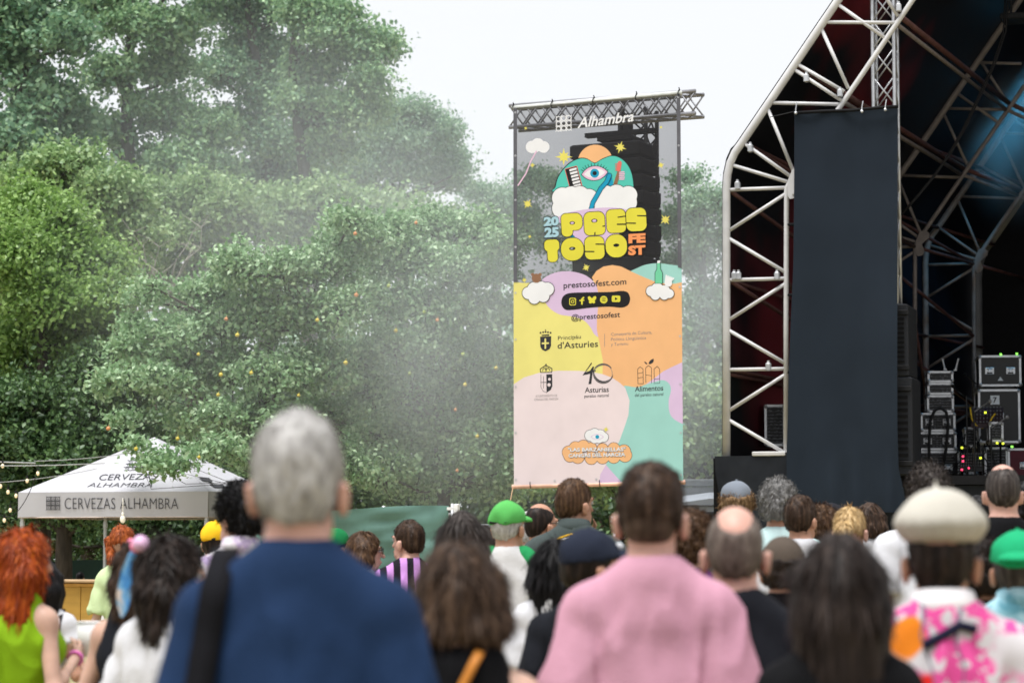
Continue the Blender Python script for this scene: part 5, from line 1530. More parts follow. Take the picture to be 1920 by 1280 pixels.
puff(1310, 640, 38.6, (1.5, 1.6, 4.4), .45, 'smoke behind the banner beside the white truss')
puff(480, 210, 50.0, (9.5, 2.5, 5.5), .05, 'faint high veil of smoke before the tall trees')
puff(1900, 250, 40.1, (1.3, .8, 1.9), .55, 'blue lit smoke under the stage roof at the right edge')
SC.cycles.volume_step_rate = 2.0
SC.cycles.volume_max_steps = 64

# ================================================================== PEOPLE
def skin_mat(name, c):
    return mat('skin_' + name, c, .5, .12, 14, spec=.35, sss=.12)
SK = {'light': skin_mat('light', (.52, .325, .25)), 'tan': skin_mat('tan', (.42, .22, .145)), 'rosy': skin_mat('rosy', (.55, .315, .25)), 'brown': skin_mat('brown', (.30, .15, .09))}
def hair_mat(name, c, c2=None, streak=5):
    k = 'hair_' + name
    if k in MATS: return MATS[k]
    m, nt, b = nodes_of(k)
    v = coords(nt, (60, 60, streak))
    n = add(nt, 'ShaderNodeTexNoise', Scale=1.0, Detail=3.0)
    nt.links.new(v, n.inputs['Vector'])
    c2 = c2 or tuple(min(1, x * 2.0) for x in c)
    nt.links.new(ramp(nt, n.outputs['Fac'], [(.32, tuple(x * .6 for x in c)), (.5, c), (.72, c2)]), b.inputs['Base Color'])
    b.inputs['Roughness'].default_value = .5
    b.inputs['Specular IOR Level'].default_value = .14
    bp = add(nt, 'ShaderNodeBump', Strength=.35, Distance=.006)
    nt.links.new(n.outputs['Fac'], bp.inputs['Height']); nt.links.new(bp.outputs[0], b.inputs['Normal'])
    MATS[k] = m
    return m
HC = {'grey': hair_mat('silver_grey', (.40, .385, .37), (.47, .46, .445), 30), 'dbrown': hair_mat('dark_brown', (.014, .009, .007), (.040, .026, .020)), 'brown': hair_mat('brown', (.062, .032, .017), (.14, .078, .040)),
      'mbrown': hair_mat('mid_brown', (.034, .019, .012), (.085, .050, .031)), 'black': hair_mat('black', (.004, .0035, .004), (.014, .012, .013)), 'chest': hair_mat('chestnut', (.050, .030, .020), (.17, .105, .068)), 'sleek': hair_mat('sleek_dark_brown', (.018, .012, .010), (.060, .044, .038)), 'thin': hair_mat('thin_grey_brown', (.115, .088, .074), (.20, .165, .14), 25), 'fade': hair_mat('clipped_brown_stubble', (.062, .040, .030), (.105, .070, .054)), 'red': hair_mat('copper_red', (.25, .036, .003), (.46, .10, .008)),  # sleek: the sheen on the dark hair is put into its paler streaks
      'auburn': hair_mat('auburn', (.25, .055, .012), (.48, .13, .03)), 'blond': hair_mat('blond', (.46, .30, .13), (.72, .54, .30)), 'salt': hair_mat('salt_and_pepper', (.17, .165, .16), (.38, .37, .36)), 'dkgrey': hair_mat('dark_grey', (.040, .032, .029), (.095, .080, .070)),
      'light': hair_mat('sandy', (.20, .12, .06), (.38, .25, .13)), 'ash': hair_mat('ash_brown', (.07, .055, .048), (.15, .12, .105))}
def fab(name, c, var=.06, rough=.85):
    return mat('cloth_' + name, c, rough, var, 5, bump=.15, bs=120, spec=.12)
def pattern(name, fn):
    k = 'cloth_' + name
    if k in MATS: return MATS[k]
    m, nt, b = nodes_of(k)
    b.inputs['Roughness'].default_value = .85
    b.inputs['Specular IOR Level'].default_value = .12
    nt.links.new(fn(nt), b.inputs['Base Color'])
    MATS[k] = m
    return m
def mixc(nt, fac, a, b_):
    mx = add(nt, 'ShaderNodeMixRGB')
    nt.links.new(fac, mx.inputs['Fac'])
    for s_, q in (('Color1', a), ('Color2', b_)):
        if isinstance(q, tuple): mx.inputs[s_].default_value = (*q, 1)
        else: nt.links.new(q, mx.inputs[s_])
    return mx.outputs[0]
def thr(nt, out, lo, hi): return ramp(nt, out, [(lo, (0, 0, 0)), (hi, (1, 1, 1))])
def p_floral(nt):
    base = (.50, .475, .485)
    def blotch(sc, lo, w_, seed, det=1.0):
        v = coords(nt); mp = add(nt, 'ShaderNodeMapping'); mp.inputs['Location'].default_value = (seed, seed * 1.7, seed * .6)
        nt.links.new(v, mp.inputs['Vector'])
        n = add(nt, 'ShaderNodeTexNoise', Scale=sc, Detail=det); nt.links.new(mp.outputs[0], n.inputs['Vector'])
        return thr(nt, n.outputs['Fac'], lo, lo + w_)
    c = mixc(nt, blotch(36, .45, .03, 3.1, 2), base, (.62, .075, .27))
    cl = blotch(6.5, .38, .05, 9.3)
    c = mixc(nt, cl, base, c)
    c = mixc(nt, blotch(5.2, .63, .02, 2.4), c, (.70, .20, .015))
    c = mixc(nt, blotch(5.5, .63, .02, 7.7), c, (.62, .02, .015))
    v = coords(nt); mp = add(nt, 'ShaderNodeMapping'); mp.inputs['Rotation'].default_value = (0, .6, .3); nt.links.new(v, mp.inputs['Vector'])
    wv = add(nt, 'ShaderNodeTexWave', Scale=2.2, Distortion=14.0); wv.inputs['Detail Scale'].default_value = 1.3
    nt.links.new(mp.outputs[0], wv.inputs['Vector'])
    c = mixc(nt, thr(nt, wv.outputs['Fac'], .985, .995), c, (.12, .12, .17))
    return c
def p_stripes(nt):
    v = coords(nt); wv = add(nt, 'ShaderNodeTexWave', Scale=4.0); wv.bands_direction = 'X'
    nt.links.new(v, wv.inputs['Vector'])
    return mixc(nt, thr(nt, wv.outputs['Fac'], .49, .51), (.014, .012, .018), (.52, .25, .60))
def p_denim(nt):
    v = coords(nt); n = add(nt, 'ShaderNodeTexNoise', Scale=16.0, Detail=4.0); nt.links.new(v, n.inputs['Vector'])
    return ramp(nt, n.outputs['Fac'], [(.38, (.10, .27, .34)), (.52, (.28, .47, .54)), (.66, (.42, .60, .66))])
def p_redwhite(nt):
    v = coords(nt); n = add(nt, 'ShaderNodeTexNoise', Scale=30.0, Detail=3.0); nt.links.new(v, n.inputs['Vector'])
    return ramp(nt, n.outputs['Fac'], [(.45, (.72, .26, .22)), (.55, (.75, .62, .58))])
def p_pale_floral(nt):
    v = coords(nt); n = add(nt, 'ShaderNodeTexNoise', Scale=24.0, Detail=2.0); nt.links.new(v, n.inputs['Vector'])
    return ramp(nt, n.outputs['Fac'], [(.42, (.74, .72, .74)), (.55, (.70, .62, .68)), (.66, (.45, .35, .55))])
def p_ribbon(nt):
    v = coords(nt); n = add(nt, 'ShaderNodeTexNoise', Scale=16.0, Detail=2.0); nt.links.new(v, n.inputs['Vector'])
    return ramp(nt, n.outputs['Fac'], [(.40, (.08, .30, .72)), (.55, (.22, .50, .84)), (.66, (.70, .62, .60))])
FLORAL = pattern('cherry_blossom_print', p_floral); STRIPES = pattern('purple_black_stripes', p_stripes); DENIM = pattern('washed_denim', p_denim); REDW = pattern('red_white_print', p_redwhite); PALEF = pattern('pale_floral_print', p_pale_floral); RIBB = pattern('blue_ribbon_print', p_ribbon)

# one open hand (palm, four unequal curled fingers, a thumb from the side), grown once and shared
def grow_hand(curl):
    f = Field((-.07, -.05, -.22), (.075, .085, .05), .0042)
    f.ell((0, 0, -.045), (.040, .017, .050), .012)
    f.cap((0, 0, .03), (0, 0, -.01), .024, .027, .015)
    for i, (x, l) in enumerate(((-.030, .066), (-.010, .078), (.010, .073), (.029, .057))):
        p = np.array((x, 0, -.082)); a = curl * .35
        for sgm in (.42, .33, .25):
            q = p + l * sgm * np.array((x * 1.2, math.sin(a), -math.cos(a)))
            f.cap(p, q, .0088, .0076, .005)
            p = q; a += curl * .55
    p = np.array((-.036, .006, -.03))
    for d, l, r_ in (((-.7, .35, -.6), .036, .012), ((-.35, .55, -.75), .030, .0098), ((-.1, .6, -.8), .022, .0085)):
        q = p + l * np.array(d); f.cap(p, q, r_, r_ * .9, .006); p = q
    return f.mesh()
HANDS = {'relaxed': grow_hand(.55), 'grip': grow_hand(1.45)}

def frame_from(d, side):
    d = np.array(d, float); d /= np.linalg.norm(d)
    z = -d
    x = np.array(side, float) - z * np.dot(side, z); x /= np.linalg.norm(x)
    y = np.cross(z, x)
    return np.stack([x, y, z], 1)

ARMS = {  # elbow, wrist, hand kind, palm side for the right arm (mirrored for the left), at a stature of 1.75
    'down': ((.226, -.035, 1.10), (.24, .06, .86), 'relaxed', (0, 1, 0)),
    'fold': ((.265, -.02, 1.115), (.10, .21, 1.12), 'grip', (0, 0, 1)),
    'hold': ((.25, -.05, 1.10), (.20, .20, 1.13), 'grip', (0, 0, 1)),
    'mouth': ((.20, .16, 1.16), (.055, .165, 1.45), 'grip', (1, 0, 0)),
    'photo': ((.22, .20, 1.30), (.10, .36, 1.55), 'grip', (1, 0, 0)),
    'cup': ((.25, -.05, 1.10), (.15, .20, 1.215), 'grip', (0, 0, 1)),
    'raise': ((.25, .10, 1.20), (.13, .22, 1.46), 'grip', (1, 0, 0)),
    'hip': ((.36, -.08, 1.14), (.21, .02, .98), 'relaxed', (0, 1, 0)),
}
ALLP = []
def person(label, px, py, d, yaw=0, hy=0, fem=False, b=1.0, skin='light', hair=('short', 'brown'), hat=None, top=None, pants=(.03, .035, .05), armL='down', armR='down', face=False,
           glasses=None, seed=None, strands=0, hatgap=.0, neck=1.0, extra=None, hz=None, lean=0.0, beard=False, tilt=0.0):
    seed = seed or len(ALLP) * 7 + 3
    p = at(px, py, d)
    top = top or {}
    hair_t = {'curly': .022, 'afro': .03, 'long': .012, 'wavy': .030, 'bob': .020, 'braid': .012, 'bun': .012, 'short': .008}.get(hair[0], .004) if hair else 0
    if hat: hair_t = {'beret': .042, 'cap': .022, 'capback': .022, 'beanie': .016, 'flatcap': .02}[hat[0]]
    H = (hz or p[2]) - hair_t
    k = H / 1.75
    hs_ = k ** -.45                                     # heads vary less than statures do
    rz = -R(yaw)
    T = thing('person', label, 'person', (p[0], p[1], 0), rz, 'people in the crowd before the stage')
    near = d < 8.8
    h = .0105 if near else .0125
    if face and d < 17: h = .0085
    # ---- skeleton
    chin_z = 1.75 - .232 * hs_
    hc = np.array((0, .012, 1.75 - .122 * hs_))
    cyaw, syaw = math.cos(R(hy)), math.sin(R(hy))
    ct_, st_ = math.cos(R(tilt)), math.sin(R(tilt))
    HRm = np.array(((cyaw, syaw, 0), (-syaw, cyaw, 0), (0, 0, 1))) @ np.array(((1, 0, 0), (0, ct_, -st_), (0, st_, ct_)))     # turn to the right is clockwise from above
    piv = np.array((0, -.004, 0))
    def hp(x, y, z): return hc + piv + HRm @ ((np.array((x, y, z)) * hs_) - piv)
    sw = (.158 if fem else .188) * b
    f = Field((-.55, -.32, 0.0), (.55, .52, 1.80), h)
    f.ell(hp(0, -.012, .022), np.array((.0735, .096, .098)) * hs_, .02, rot=HRm)
    f.ell(hp(0, .030, -.045), np.array((.057, .066, .082)) * hs_, .03, rot=HRm)
    f.cap(hp(-.03, .055, -.095), hp(.03, .055, -.095), .022 * hs_, k=.03)
    f.cap(hp(0, .096, .008), hp(0, .116, -.034), .0085 * hs_, .013 * hs_, .014)
    f.cap(hp(-.04, .080, .022), hp(.04, .080, .022), .013 * hs_, k=.014)
    f.cap(hp(-.018, .092, -.064), hp(.018, .092, -.064), .009 * hs_, k=.010)
    f.cap(hp(-.015, .092, -.078), hp(.015, .092, -.078), .009 * hs_, k=.008)
    for s_ in (-1, 1):
        if face: f.ell(hp(s_ * .032, .094, .004), np.array((.016, .012, .010)) * hs_, .008, True, rot=HRm)
        f.ell(hp(s_ * .085, -.004, -.030), np.array((.0115, .024, .035)) * hs_, .006, rot=HRm)
        f.cap(hp(s_ * .091, -.020, -.010), hp(s_ * .085, -.004, -.060), .009 * hs_, .008 * hs_, .006)
    nr = (.047 if fem else .058) * (b ** .5) * neck
    f.cap((0, -.022, 1.42), hp(0, -.020, -.07), nr * 1.08, nr * .98, .035)
    chest = [((0, -.005, 1.28), (.150 * b if fem else .168 * b, .105 * b, .19)), ((0, .002, 1.08), (.122 * b if fem else .146 * b, .095 * b, .16)), ((0, -.005, .93), (.165 * b, .118 * b, .13))]
    for c, r_ in chest: f.ell(c, r_, .06)
    if fem:
        for s_ in (-1, 1): f.ell((s_ * .07, .085, 1.25), (.065, .055, .065), .04)
    SH = {}
    for s_, arm in ((-1, armL), (1, armR)):
        f.cap((s_ * .02, -.025, 1.475), (s_ * sw * .78, -.02, 1.398), .044, .038, .045)
        sh = np.array((s_ * (sw - .012), -.012, 1.368))
        el, wr, hk, side = ARMS[arm]
        el = np.array(el) * (s_, 1, 1) + np.array((s_ * (sw - .188), 0, 0)); wr = np.array(wr) * (s_, 1, 1) + np.array((s_ * (sw - .188) * .6, 0, 0))
        ra = (.040 if fem else .049) * b ** .7
        f.ell(sh, (.048 * b, .050, .055), .04)
        f.cap(sh, el, ra, ra * .82, .035); f.cap(el, wr, ra * .82, ra * .56, .02)
        f.ell(el + (wr - el) * .25, np.full(3, ra * .9), .03)
        SH[s_] = (sh, el, wr, ra, hk, side)
        hip, kn, an = np.array((s_ * .085, 0, .90)), np.array((s_ * .10, .012, .49)), np.array((s_ * .105, -.025, .09))
        f.cap(hip, kn, .082 * b ** .5, .056, .04); f.cap(kn, an, .055, .036, .03)
        f.ell(kn + (an - kn) * .28 + (0, -.018, 0), (.05, .052, .10), .03)
    V, Q = f.mesh()
    VV, FF = [V], [Q]
    for s_ in (-1, 1):
        sh, el, wr, ra, hk, side = SH[s_]
        hv, hq = HANDS[hk]
        M3 = frame_from(wr - el, np.array(side, float) * (s_ if side[0] else 1))
        hv2 = hv * (np.array((-s_, 1, 1)) if side[1] == 0 else np.array((1, s_ * -1, 1)))
        flip = True
        W = wr + (hv2 * .98 * (.92 if fem else 1.02)) @ M3.T
        hq2 = hq[:, ::-1]
        FF.append(hq2 + sum(len(x) for x in VV)); VV.append(W)
    body = mesh_obj('body', np.concatenate(VV) * k, np.concatenate(FF), SK[skin], T, True)
    # ---- trousers and shoes (below the picture for most of the crowd)
    g_ = Field((-.3, -.25, .04), (.3, .25, 1.08), .016)
    for s_ in (-1, 1):
        g_.cap((s_ * .085, 0, .90), (s_ * .10, .012, .49), .098 * b ** .5, .075, .04); g_.cap((s_ * .10, .012, .49), (s_ * .105, -.02, .08), .074, .064, .03)
    g_.ell((0, -.005, .94), (.178 * b, .130 * b, .13), .05)
    g_.half((0, 0, 1), 1.02)
    V, Q = g_.mesh()
    mesh_obj('trousers', V * k, Q, pants if not isinstance(pants, tuple) else fab('trousers_%02d' % len(ALLP), pants), T, True)
    for s_ in (-1, 1):
        MB().ball((s_ * .105 * k, .045 * k, .045 * k), (.048 * k, .125 * k, .045 * k), 12, 8).build('shoe', M_BLACK if seed % 2 else M_WHITE, T, True)
    # ---- the garment on the upper body
    sl = top.get('sleeve', .62); m_top = top.get('mat') or fab('top_%02d' % len(ALLP), top.get('col', (.05, .05, .06)))
    infl = top.get('loose', .014)
    hs2 = h if h < .012 else .0125
    g_ = Field((-.55, -.36, .55), (.55, .55, 1.58), hs2)
    for c, r_ in chest: g_.ell(c, np.array(r_) + infl * np.array((1.0, 1.0, .6)), .07)
    g_.ell((0, -.005, .90), (.17 * b + infl, .122 * b + infl, .16), .06)
    if not fem: g_.ell((0, -.01, 1.12), (.15 * b + infl * 1.5, .10 * b + infl * 1.5, .2), .06)
    if fem:
        for s_ in (-1, 1): g_.ell((s_ * .07, .085, 1.25), (.065 + infl, .055 + infl, .065 + infl), .04)
    tank = sl <= 0
    if not tank: g_.cap((0, -.022, 1.36), (0, -.024, 1.445), nr * 1.10 + infl + .004, nr * 1.02 + infl + .004, .04)
    for s_ in (-1, 1):
        if tank:
            g_.cap((s_ * .075, -.03, 1.455), (s_ * .10, -.02, 1.30), .042 + infl * .5, .06, .04)
            if top.get('high'): g_.cap((s_ * .03, -.045, 1.44), (s_ * .06, -.04, 1.30), .052 + infl, .06, .04)
        else:
            g_.cap((s_ * .02, -.025, 1.475), (s_ * sw * .78, -.02, 1.398), .045 + infl * .6, .038 + infl, .045)
            g_.ell(SH[s_][0], (.048 * b + infl, .050 + infl, .055 + infl), .04)
    slf = []
    for s_ in (-1, 1):
        if tank: break
        sh, el, wr, ra, hk, side = SH[s_]
        tgt = g_
        if top.get('sleeve_mat'):
            tgt = Field((-.55, -.36, .8), (.55, .55, 1.58), hs2); slf.append(tgt)
            tgt.cap(np.array((s_ * .085, -.02, 1.468)), sh, .040 + infl, .060 + infl, .03)
            tgt.ell(sh, (.052 * b + infl, .055 + infl, .060 + infl), .03)
        if sl <= 1.0:
            tgt.cap(sh, sh + (el - sh) * sl, ra + infl * 1.1, ra + infl * 1.9, .014, flat=True)
        else:
            tgt.cap(sh, el, ra + infl, ra * .85 + infl * 1.1, .014); tgt.cap(el, el + (wr - el) * (sl - 1), ra * .86 + infl, ra * .62 + infl * .8, .03, flat=True)
    hem = top.get('hem', .82)
    coll = top.get('collar')
    for q in [g_] + slf:
        q.half((0, 0, -1), -hem)
        nn_ = nr * (1.18 if not tank or top.get('high') else 1.5)
        q.cap((0, -.020, (1.492 if not tank else 1.485 if top.get('high') else 1.47) + nn_ * .9), (0, .0, 1.80), nn_ * .96, nn_ * 1.5, .012, True)
        q.cap((0, .045, 1.535), (0, .16, 1.66), nn_ * .8, nn_, .012, True)
        if top.get('scoop'): q.ell((0, -.10, 1.47), (.095, .10, .05 + top['scoop']), .02, True)
    if coll:
        tall = .052 if coll == 'shirt' else .060
        V, n_ = [], 32
        for rr_, zz in ((nr + .016, 1.470), (nr + .010, 1.492 + tall), (nr + .017, 1.494 + tall), (nr + .034, 1.474)):
            for i in range(n_):
                a = 2 * math.pi * i / n_
                fr = (1 + math.sin(a)) / 2
                V.append((rr_ * math.cos(a) * 1.06, -.020 + rr_ * math.sin(a) + .03 * fr, zz - (.050 if zz > 1.48 else .030) * fr ** 1.5))
        MB().raw(np.array(V) * k, [(j * n_ + i, j * n_ + (i + 1) % n_, ((j + 1) % 4) * n_ + (i + 1) % n_, ((j + 1) % 4) * n_ + i) for j in range(4) for i in range(n_)]).build('collar', top.get('collar_mat') or m_top, T, True)
    if not coll and not tank:
        V, n_ = [], 32
        for rr_, zz in ((nr + .003, 1.490), (nr + .002, 1.508), (nr + .008, 1.509), (nr + .016, 1.488)):
            for i in range(n_):
                a = 2 * math.pi * i / n_
                fr = (1 + math.sin(a)) / 2
                V.append((rr_ * math.cos(a) * 1.05, -.022 + rr_ * math.sin(a) + .025 * fr, zz - .042 * fr ** 1.5))
        MB().raw(np.array(V) * k, [(j * n_ + i, j * n_ + (i + 1) % n_, ((j + 1) % 4) * n_ + (i + 1) % n_, ((j + 1) % 4) * n_ + i) for j in range(4) for i in range(n_)]).build('neckband', m_top, T, True)
    fields = [g_] + slf
    for q, nm, mm in [(g_, top.get('name', 'tee_shirt'), m_top)] + [(x, 'sleeve', top.get('sleeve_mat')) for x in slf]:
        V, Q = q.mesh()
        N = vnormals(V, Q)
        low = np.clip((1.50 - V[:, 2]) / .16, .2, 1)
        ang = np.arctan2(V[:, 1], V[:, 0])
        dsp = vnoise(V * (26, 26, 14), seed + 1) * .003
        sg_ = np.sign(V[:, 0])
        for fx, fz, kx, amp_, e_ in ((8.0, 1.3, 1.6, .018, 3), (17, 2.0, -1.8, .012, 4), (5.0, 3.0, 3.0, .008, 2)):
            nz = vnoise(np.c_[V[:, 0] * fx + V[:, 2] * kx * sg_, V[:, 1] * fx * .7, V[:, 2] * fz], seed + int(fx * 3))
            dsp += ((1 - np.abs(nz)) ** e_ - .35) * amp_
        V = V + N * (np.maximum(dsp * low, -.006) * top.get('wrinkle', 1.0))[:, None]
        mesh_obj(nm, V * k, Q, mm, T, True)
    # ---- hair
    hair_o = None
    if hair:
        kind, hcname = hair[0], hair[1]
        hh = .0075 if d < 12 else .009
        q = Field((-.26, -.32, .95 if kind in ('long', 'wavy', 'braid', 'bob') else 1.36), (.26, .26, 1.84), hh)
        A = lambda *r_: np.array(r_) * hs_
        amp, fr = .0055, (40, 40, 16)
        def face_cut(n=(0, 1, -1), dd=.020):
            nn = HRm @ np.array(n, float); L = np.linalg.norm(nn)
            q.half(nn, (nn / L) @ (hc) + dd * hs_)
        if kind in ('short', 'curly', 'crop'):
            e = {'short': .008, 'curly': .024, 'crop': .0035}[kind]
            q.ell(hp(0, -.014, .026), A(.0765 + e, .098 + e, .099 + e), .02, rot=HRm)
            q.ell(hp(0, -.045, -.03), A(.060 + e * .8, .055 + e, .062), .03, rot=HRm)
            face_cut((0, 1, -1.0), .022 if kind != 'curly' else .030)
            q.half((0, .2, -1.), -(hp(0, 0, -.066)[2]) / 1.02)
            if kind == 'short' and len(hair) > 2: q.ell(hp(0, .03, .085), A(.066, .06, .03), .03, rot=HRm)
            if kind == 'curly': amp, fr = .0125, (34, 34, 34)
            if kind == 'short' and len(hair) > 2:
                q3 = Field((-.2, -.25, 1.36), (.2, .2, 1.84), hh)
                q3.ell(hp(0, -.014, .024), A(.0785, .101, .099), .02, rot=HRm); q3.ell(hp(0, -.045, -.03), A(.0625, .059, .062), .03, rot=HRm)
                nn3 = HRm @ np.array((0, 1, -1.)); q3.half(nn3, (nn3 / np.linalg.norm(nn3)) @ hc + .018 * hs_)
                q3.half((0, .2, -1.), -(hp(0, 0, -.060)[2]) / 1.02)
                V3, Q3 = q3.mesh()
                V3 = V3 + vnormals(V3, Q3) * (vnoise(V3 * 70, seed) * .0012)[:, None]
                mesh_obj('clipped_sides', V3 * k, Q3, HC['fade'], T, True)
                q.half(HRm @ np.array((0, -.35, -1.)) , -(hp(0, 0, -.042)[2]) / 1.06)
        elif kind == 'bald':
            q.ell(hp(0, -.014, .02), A(.0785, .100, .098), .02, rot=HRm)
            q.ell(hp(0, -.045, -.03), A(.062, .058, .062), .03, rot=HRm)
            face_cut((0, 1, -1.0), .004)
            q.half((0, .2, -1.), -(hp(0, 0, -.066)[2]) / 1.02)
            q.ell(hp(0, .035, .125), A(.062, .105, .072), .012, True, rot=HRm)
            if len(hair) > 2: q.ell(hp(0, -.075, .092), A(.040, .055, .046), .02, True, rot=HRm)
            amp = .0015
        elif kind in ('long', 'wavy', 'bob', 'braid', 'bun', 'pony'):
            e = {'wavy': .017, 'bob': .013}.get(kind, .006)
            q.ell(hp(0, -.014, .022), A(.0765 + e, .098 + e, .100 + e * .7), .02, rot=HRm)
            L = hair[2] if len(hair) > 2 else .3
            wd = hair[3] if len(hair) > 3 else 1.0
            if kind in ('long', 'wavy', 'bob'):
                for x in (-.072, -.045, -.015, .015, .045, .072):
                    yb = -.055 if abs(x) < .06 else -.02
                    a_ = hp(x, yb + .01, .02); b_ = hp(x * wd * 1.2, yb - .012, -.05); c_ = a_ * 0 + b_; c_[2] = hp(0, 0, -L)[2]
                    c_ += np.array((x * .35 * (wd - .6), -.012, 0)) @ HRm.T
                    q.cap(a_, b_, .042 * hs_, .040 * hs_, .03); q.cap(b_, c_, .040 * hs_, .024 * hs_, .03)
                for s_ in (-1, 1):
                    a_ = hp(s_ * .074, .02, .02); b_ = hp(s_ * .088 * wd, .012, -.06); c_ = b_.copy(); c_[2] = hp(0, 0, -min(L, .26) * .95)[2]
                    q.cap(a_, b_, .026 * hs_, .030 * hs_, .03); q.cap(b_, c_, .030 * hs_, .018, .03)
            else:
                q.half(HRm @ np.array((0, -.3, -1.)), -(hp(0, 0, -.08)[2]) + .01)
                if kind == 'bun': q.ell(hp(0, -.125, .0), A(.048, .045, .042), .02, rot=HRm)
                if kind == 'pony':
                    q.ell(hp(0, -.118, .01), A(.03, .03, .03), .02); q.cap(hp(0, -.125, .0), hp(.01, -.15, -.08), .036, .046, .03); q.cap(hp(.01, -.15, -.08), hp(.02, -.13, -L), .046, .022, .03)
                if kind == 'braid':
                    for s_ in (-1, 1):
                        for i in range(9):
                            t = i / 8
                            q.ell(hp(s_ * (.070 - .03 * t) + (.008 if i % 2 else -.008), -.055 - .045 * t, .03 - L * t), A(.028 - .008 * t, .026, .022), .012)
            # open the face
            q.ell(hp(0, .105, -.045), A(.060, .075, .105), .02, True, rot=HRm)
            amp, fr = {'wavy': (.013, (24, 24, 12)), 'bob': (.006, (40, 40, 8)), 'braid': (.008, (60, 60, 70))}.get(kind, (.0045, (46, 46, 4)))
        if hat:
            n_ = HRm @ np.array((0, -.05, 1.)); q.half(n_, (n_ / np.linalg.norm(n_)) @ hp(0, 0, .040))
        V, Q = q.mesh()
        N = vnormals(V, Q)
        if kind in ('short', 'crop', 'bald', 'curly'):
            zc = V[:, 2].min()
            edge = np.clip(1 - (V[:, 2] - zc - .2 * (V[:, 1] - V[:, 1].min()) * 0) / .030, 0, 1)
            V[:, 2] += vnoise(V * (75, 75, 3), seed + 6) * .008 * edge
        dsp = vnoise(V * fr, seed + 2) * amp + vnoise(V * (np.array(fr) * 2.2), seed + 4) * amp * .5
        V = V + N * dsp[:, None]
        hair_o = mesh_obj('hair', V * k, Q, HC[hcname], T, True)
        if strands:
            r_ = np.random.default_rng(seed)
            up = (N[:, 2] > -.9)
            I = r_.choice(np.nonzero(up)[0], strands)
            Pp, Nn = V[I], N[I]
            long_ = kind in ('long', 'wavy', 'bob', 'braid', 'bun', 'pony')
            fl = np.array((0, 0, -1.0)) if long_ else np.array((0, -.6, -.6))
            tdir = fl - Nn * (Nn @ fl)[:, None] + r_.normal(size=Nn.shape) * (.35 if kind == 'curly' else .22 if kind == 'wavy' else .08)
            tdir /= np.linalg.norm(tdir, axis=1, keepdims=True) + 1e-9
            Ls = {'long': .09, 'wavy': .055, 'bob': .045, 'curly': .035, 'crop': .012, 'bald': .010, 'short': .024}.get(kind, .04) * r_.uniform(.5, 1.3, (strands, 1))
            lift = {'curly': .45, 'wavy': .10, 'short': .22, 'crop': .6, 'bald': .5}.get(kind, .035) * r_.uniform(.2, 1.4, (strands, 1))
            sd = np.cross(tdir, Nn); wd_ = (.0011 if d < 7 else .0018) * (2.0 if long_ else 1.0)
            a_ = Pp - Nn * .002
            if kind == 'curly':
                m_ = a_ + tdir * Ls * .45 + Nn * Ls * lift; e_ = a_ + tdir * Ls * .7 + Nn * Ls * lift * .5 + sd * Ls * r_.normal(size=(strands, 1)) * .4
            else:
                m_ = a_ + tdir * Ls * .5 + Nn * Ls * lift * .5; e_ = a_ + tdir * Ls + Nn * Ls * lift * .7
            S_ = np.stack([a_ - sd * wd_, a_ + sd * wd_, m_ + sd * wd_ * .8, m_ - sd * wd_ * .8, e_], 1).reshape(-1, 3)
            o5 = np.arange(strands)[:, None] * 5
            tris = np.concatenate([o5 + np.array((0, 1, 2)), o5 + np.array((0, 2, 3)), o5 + np.array((3, 2, 4))])
            mesh_obj('loose_hair', S_ * k, tris, HC[hcname], hair_o)
    if beard:
        q = Field((-.12, -.1, 1.40), (.12, .2, 1.66), .008)
        q.ell(hp(0, .034, -.062), A(.0595, .068, .074), .02, rot=HRm)
        n_ = HRm @ np.array((0, -.6, 1.)); q.half(n_, (n_ / np.linalg.norm(n_)) @ hp(0, .05, -.050))
        q.ell(hp(0, .10, -.070), A(.022, .03, .012), .01, True, rot=HRm)
        n_ = HRm @ np.array((0, -1., .0)); q.half(n_, (n_ / np.linalg.norm(n_)) @ hp(0, .005, 0))
        V, Q = q.mesh(); mesh_obj('beard', V * k, Q, HC[beard], T, True)
    # ---- hats
    if hat:
        hk, hm = hat[0], hat[1]
        q = Field((-.30, -.34, 1.45), (.30, .36, 1.88), .0075)
        if hk in ('cap', 'capback', 'flatcap'):
            e = .006
            q.ell(hp(0, -.010, .028), np.array((.088 + e, .110 + e, .100 + e)) * hs_, .01, rot=HRm)
            n_ = HRm @ np.array((0, .12, -1.)); q.half(n_, (n_ / np.linalg.norm(n_)) @ hp(0, 0, .022))
            yy = 1 if hk != 'capback' else -1
            if hk == 'flatcap': q.ell(hp(0, .06, .052), np.array((.085, .09, .03)) * hs_, .03, rot=HRm)
            crown = q
            q2 = Field((-.30, -.34, 1.45), (.30, .36, 1.88), .0065)
            q2.ell(hp(0, yy * .108, .030), np.array((.073, .088, .030)) * hs_, .01, rot=HRm)
            q2.ell(hp(0, yy * .108, .004), np.array((.085, .10, .032)) * hs_, .006, True, rot=HRm)
            n_ = HRm @ np.array((0, -yy, 0.)); q2.half(n_, (n_ / np.linalg.norm(n_)) @ hp(0, yy * .075, 0))
            V, Q = crown.mesh(); N = vnormals(V, Q)
            V = V + N * (vnoise(V * (20, 20, 14), seed) * .0075)[:, None]
            if hk == 'capback':
                pass
            co = mesh_obj('cap', V * k, Q, hm, T, True)
            V, Q = q2.mesh()
            mesh_obj('peak', V * k, Q, hat[2] if len(hat) > 2 and hat[2] else hm, co, True)
            MB().ball(hp(0, -.010, .134) * k, np.array((.009, .009, .006)) * k, 8, 5).build('button', hm, co)
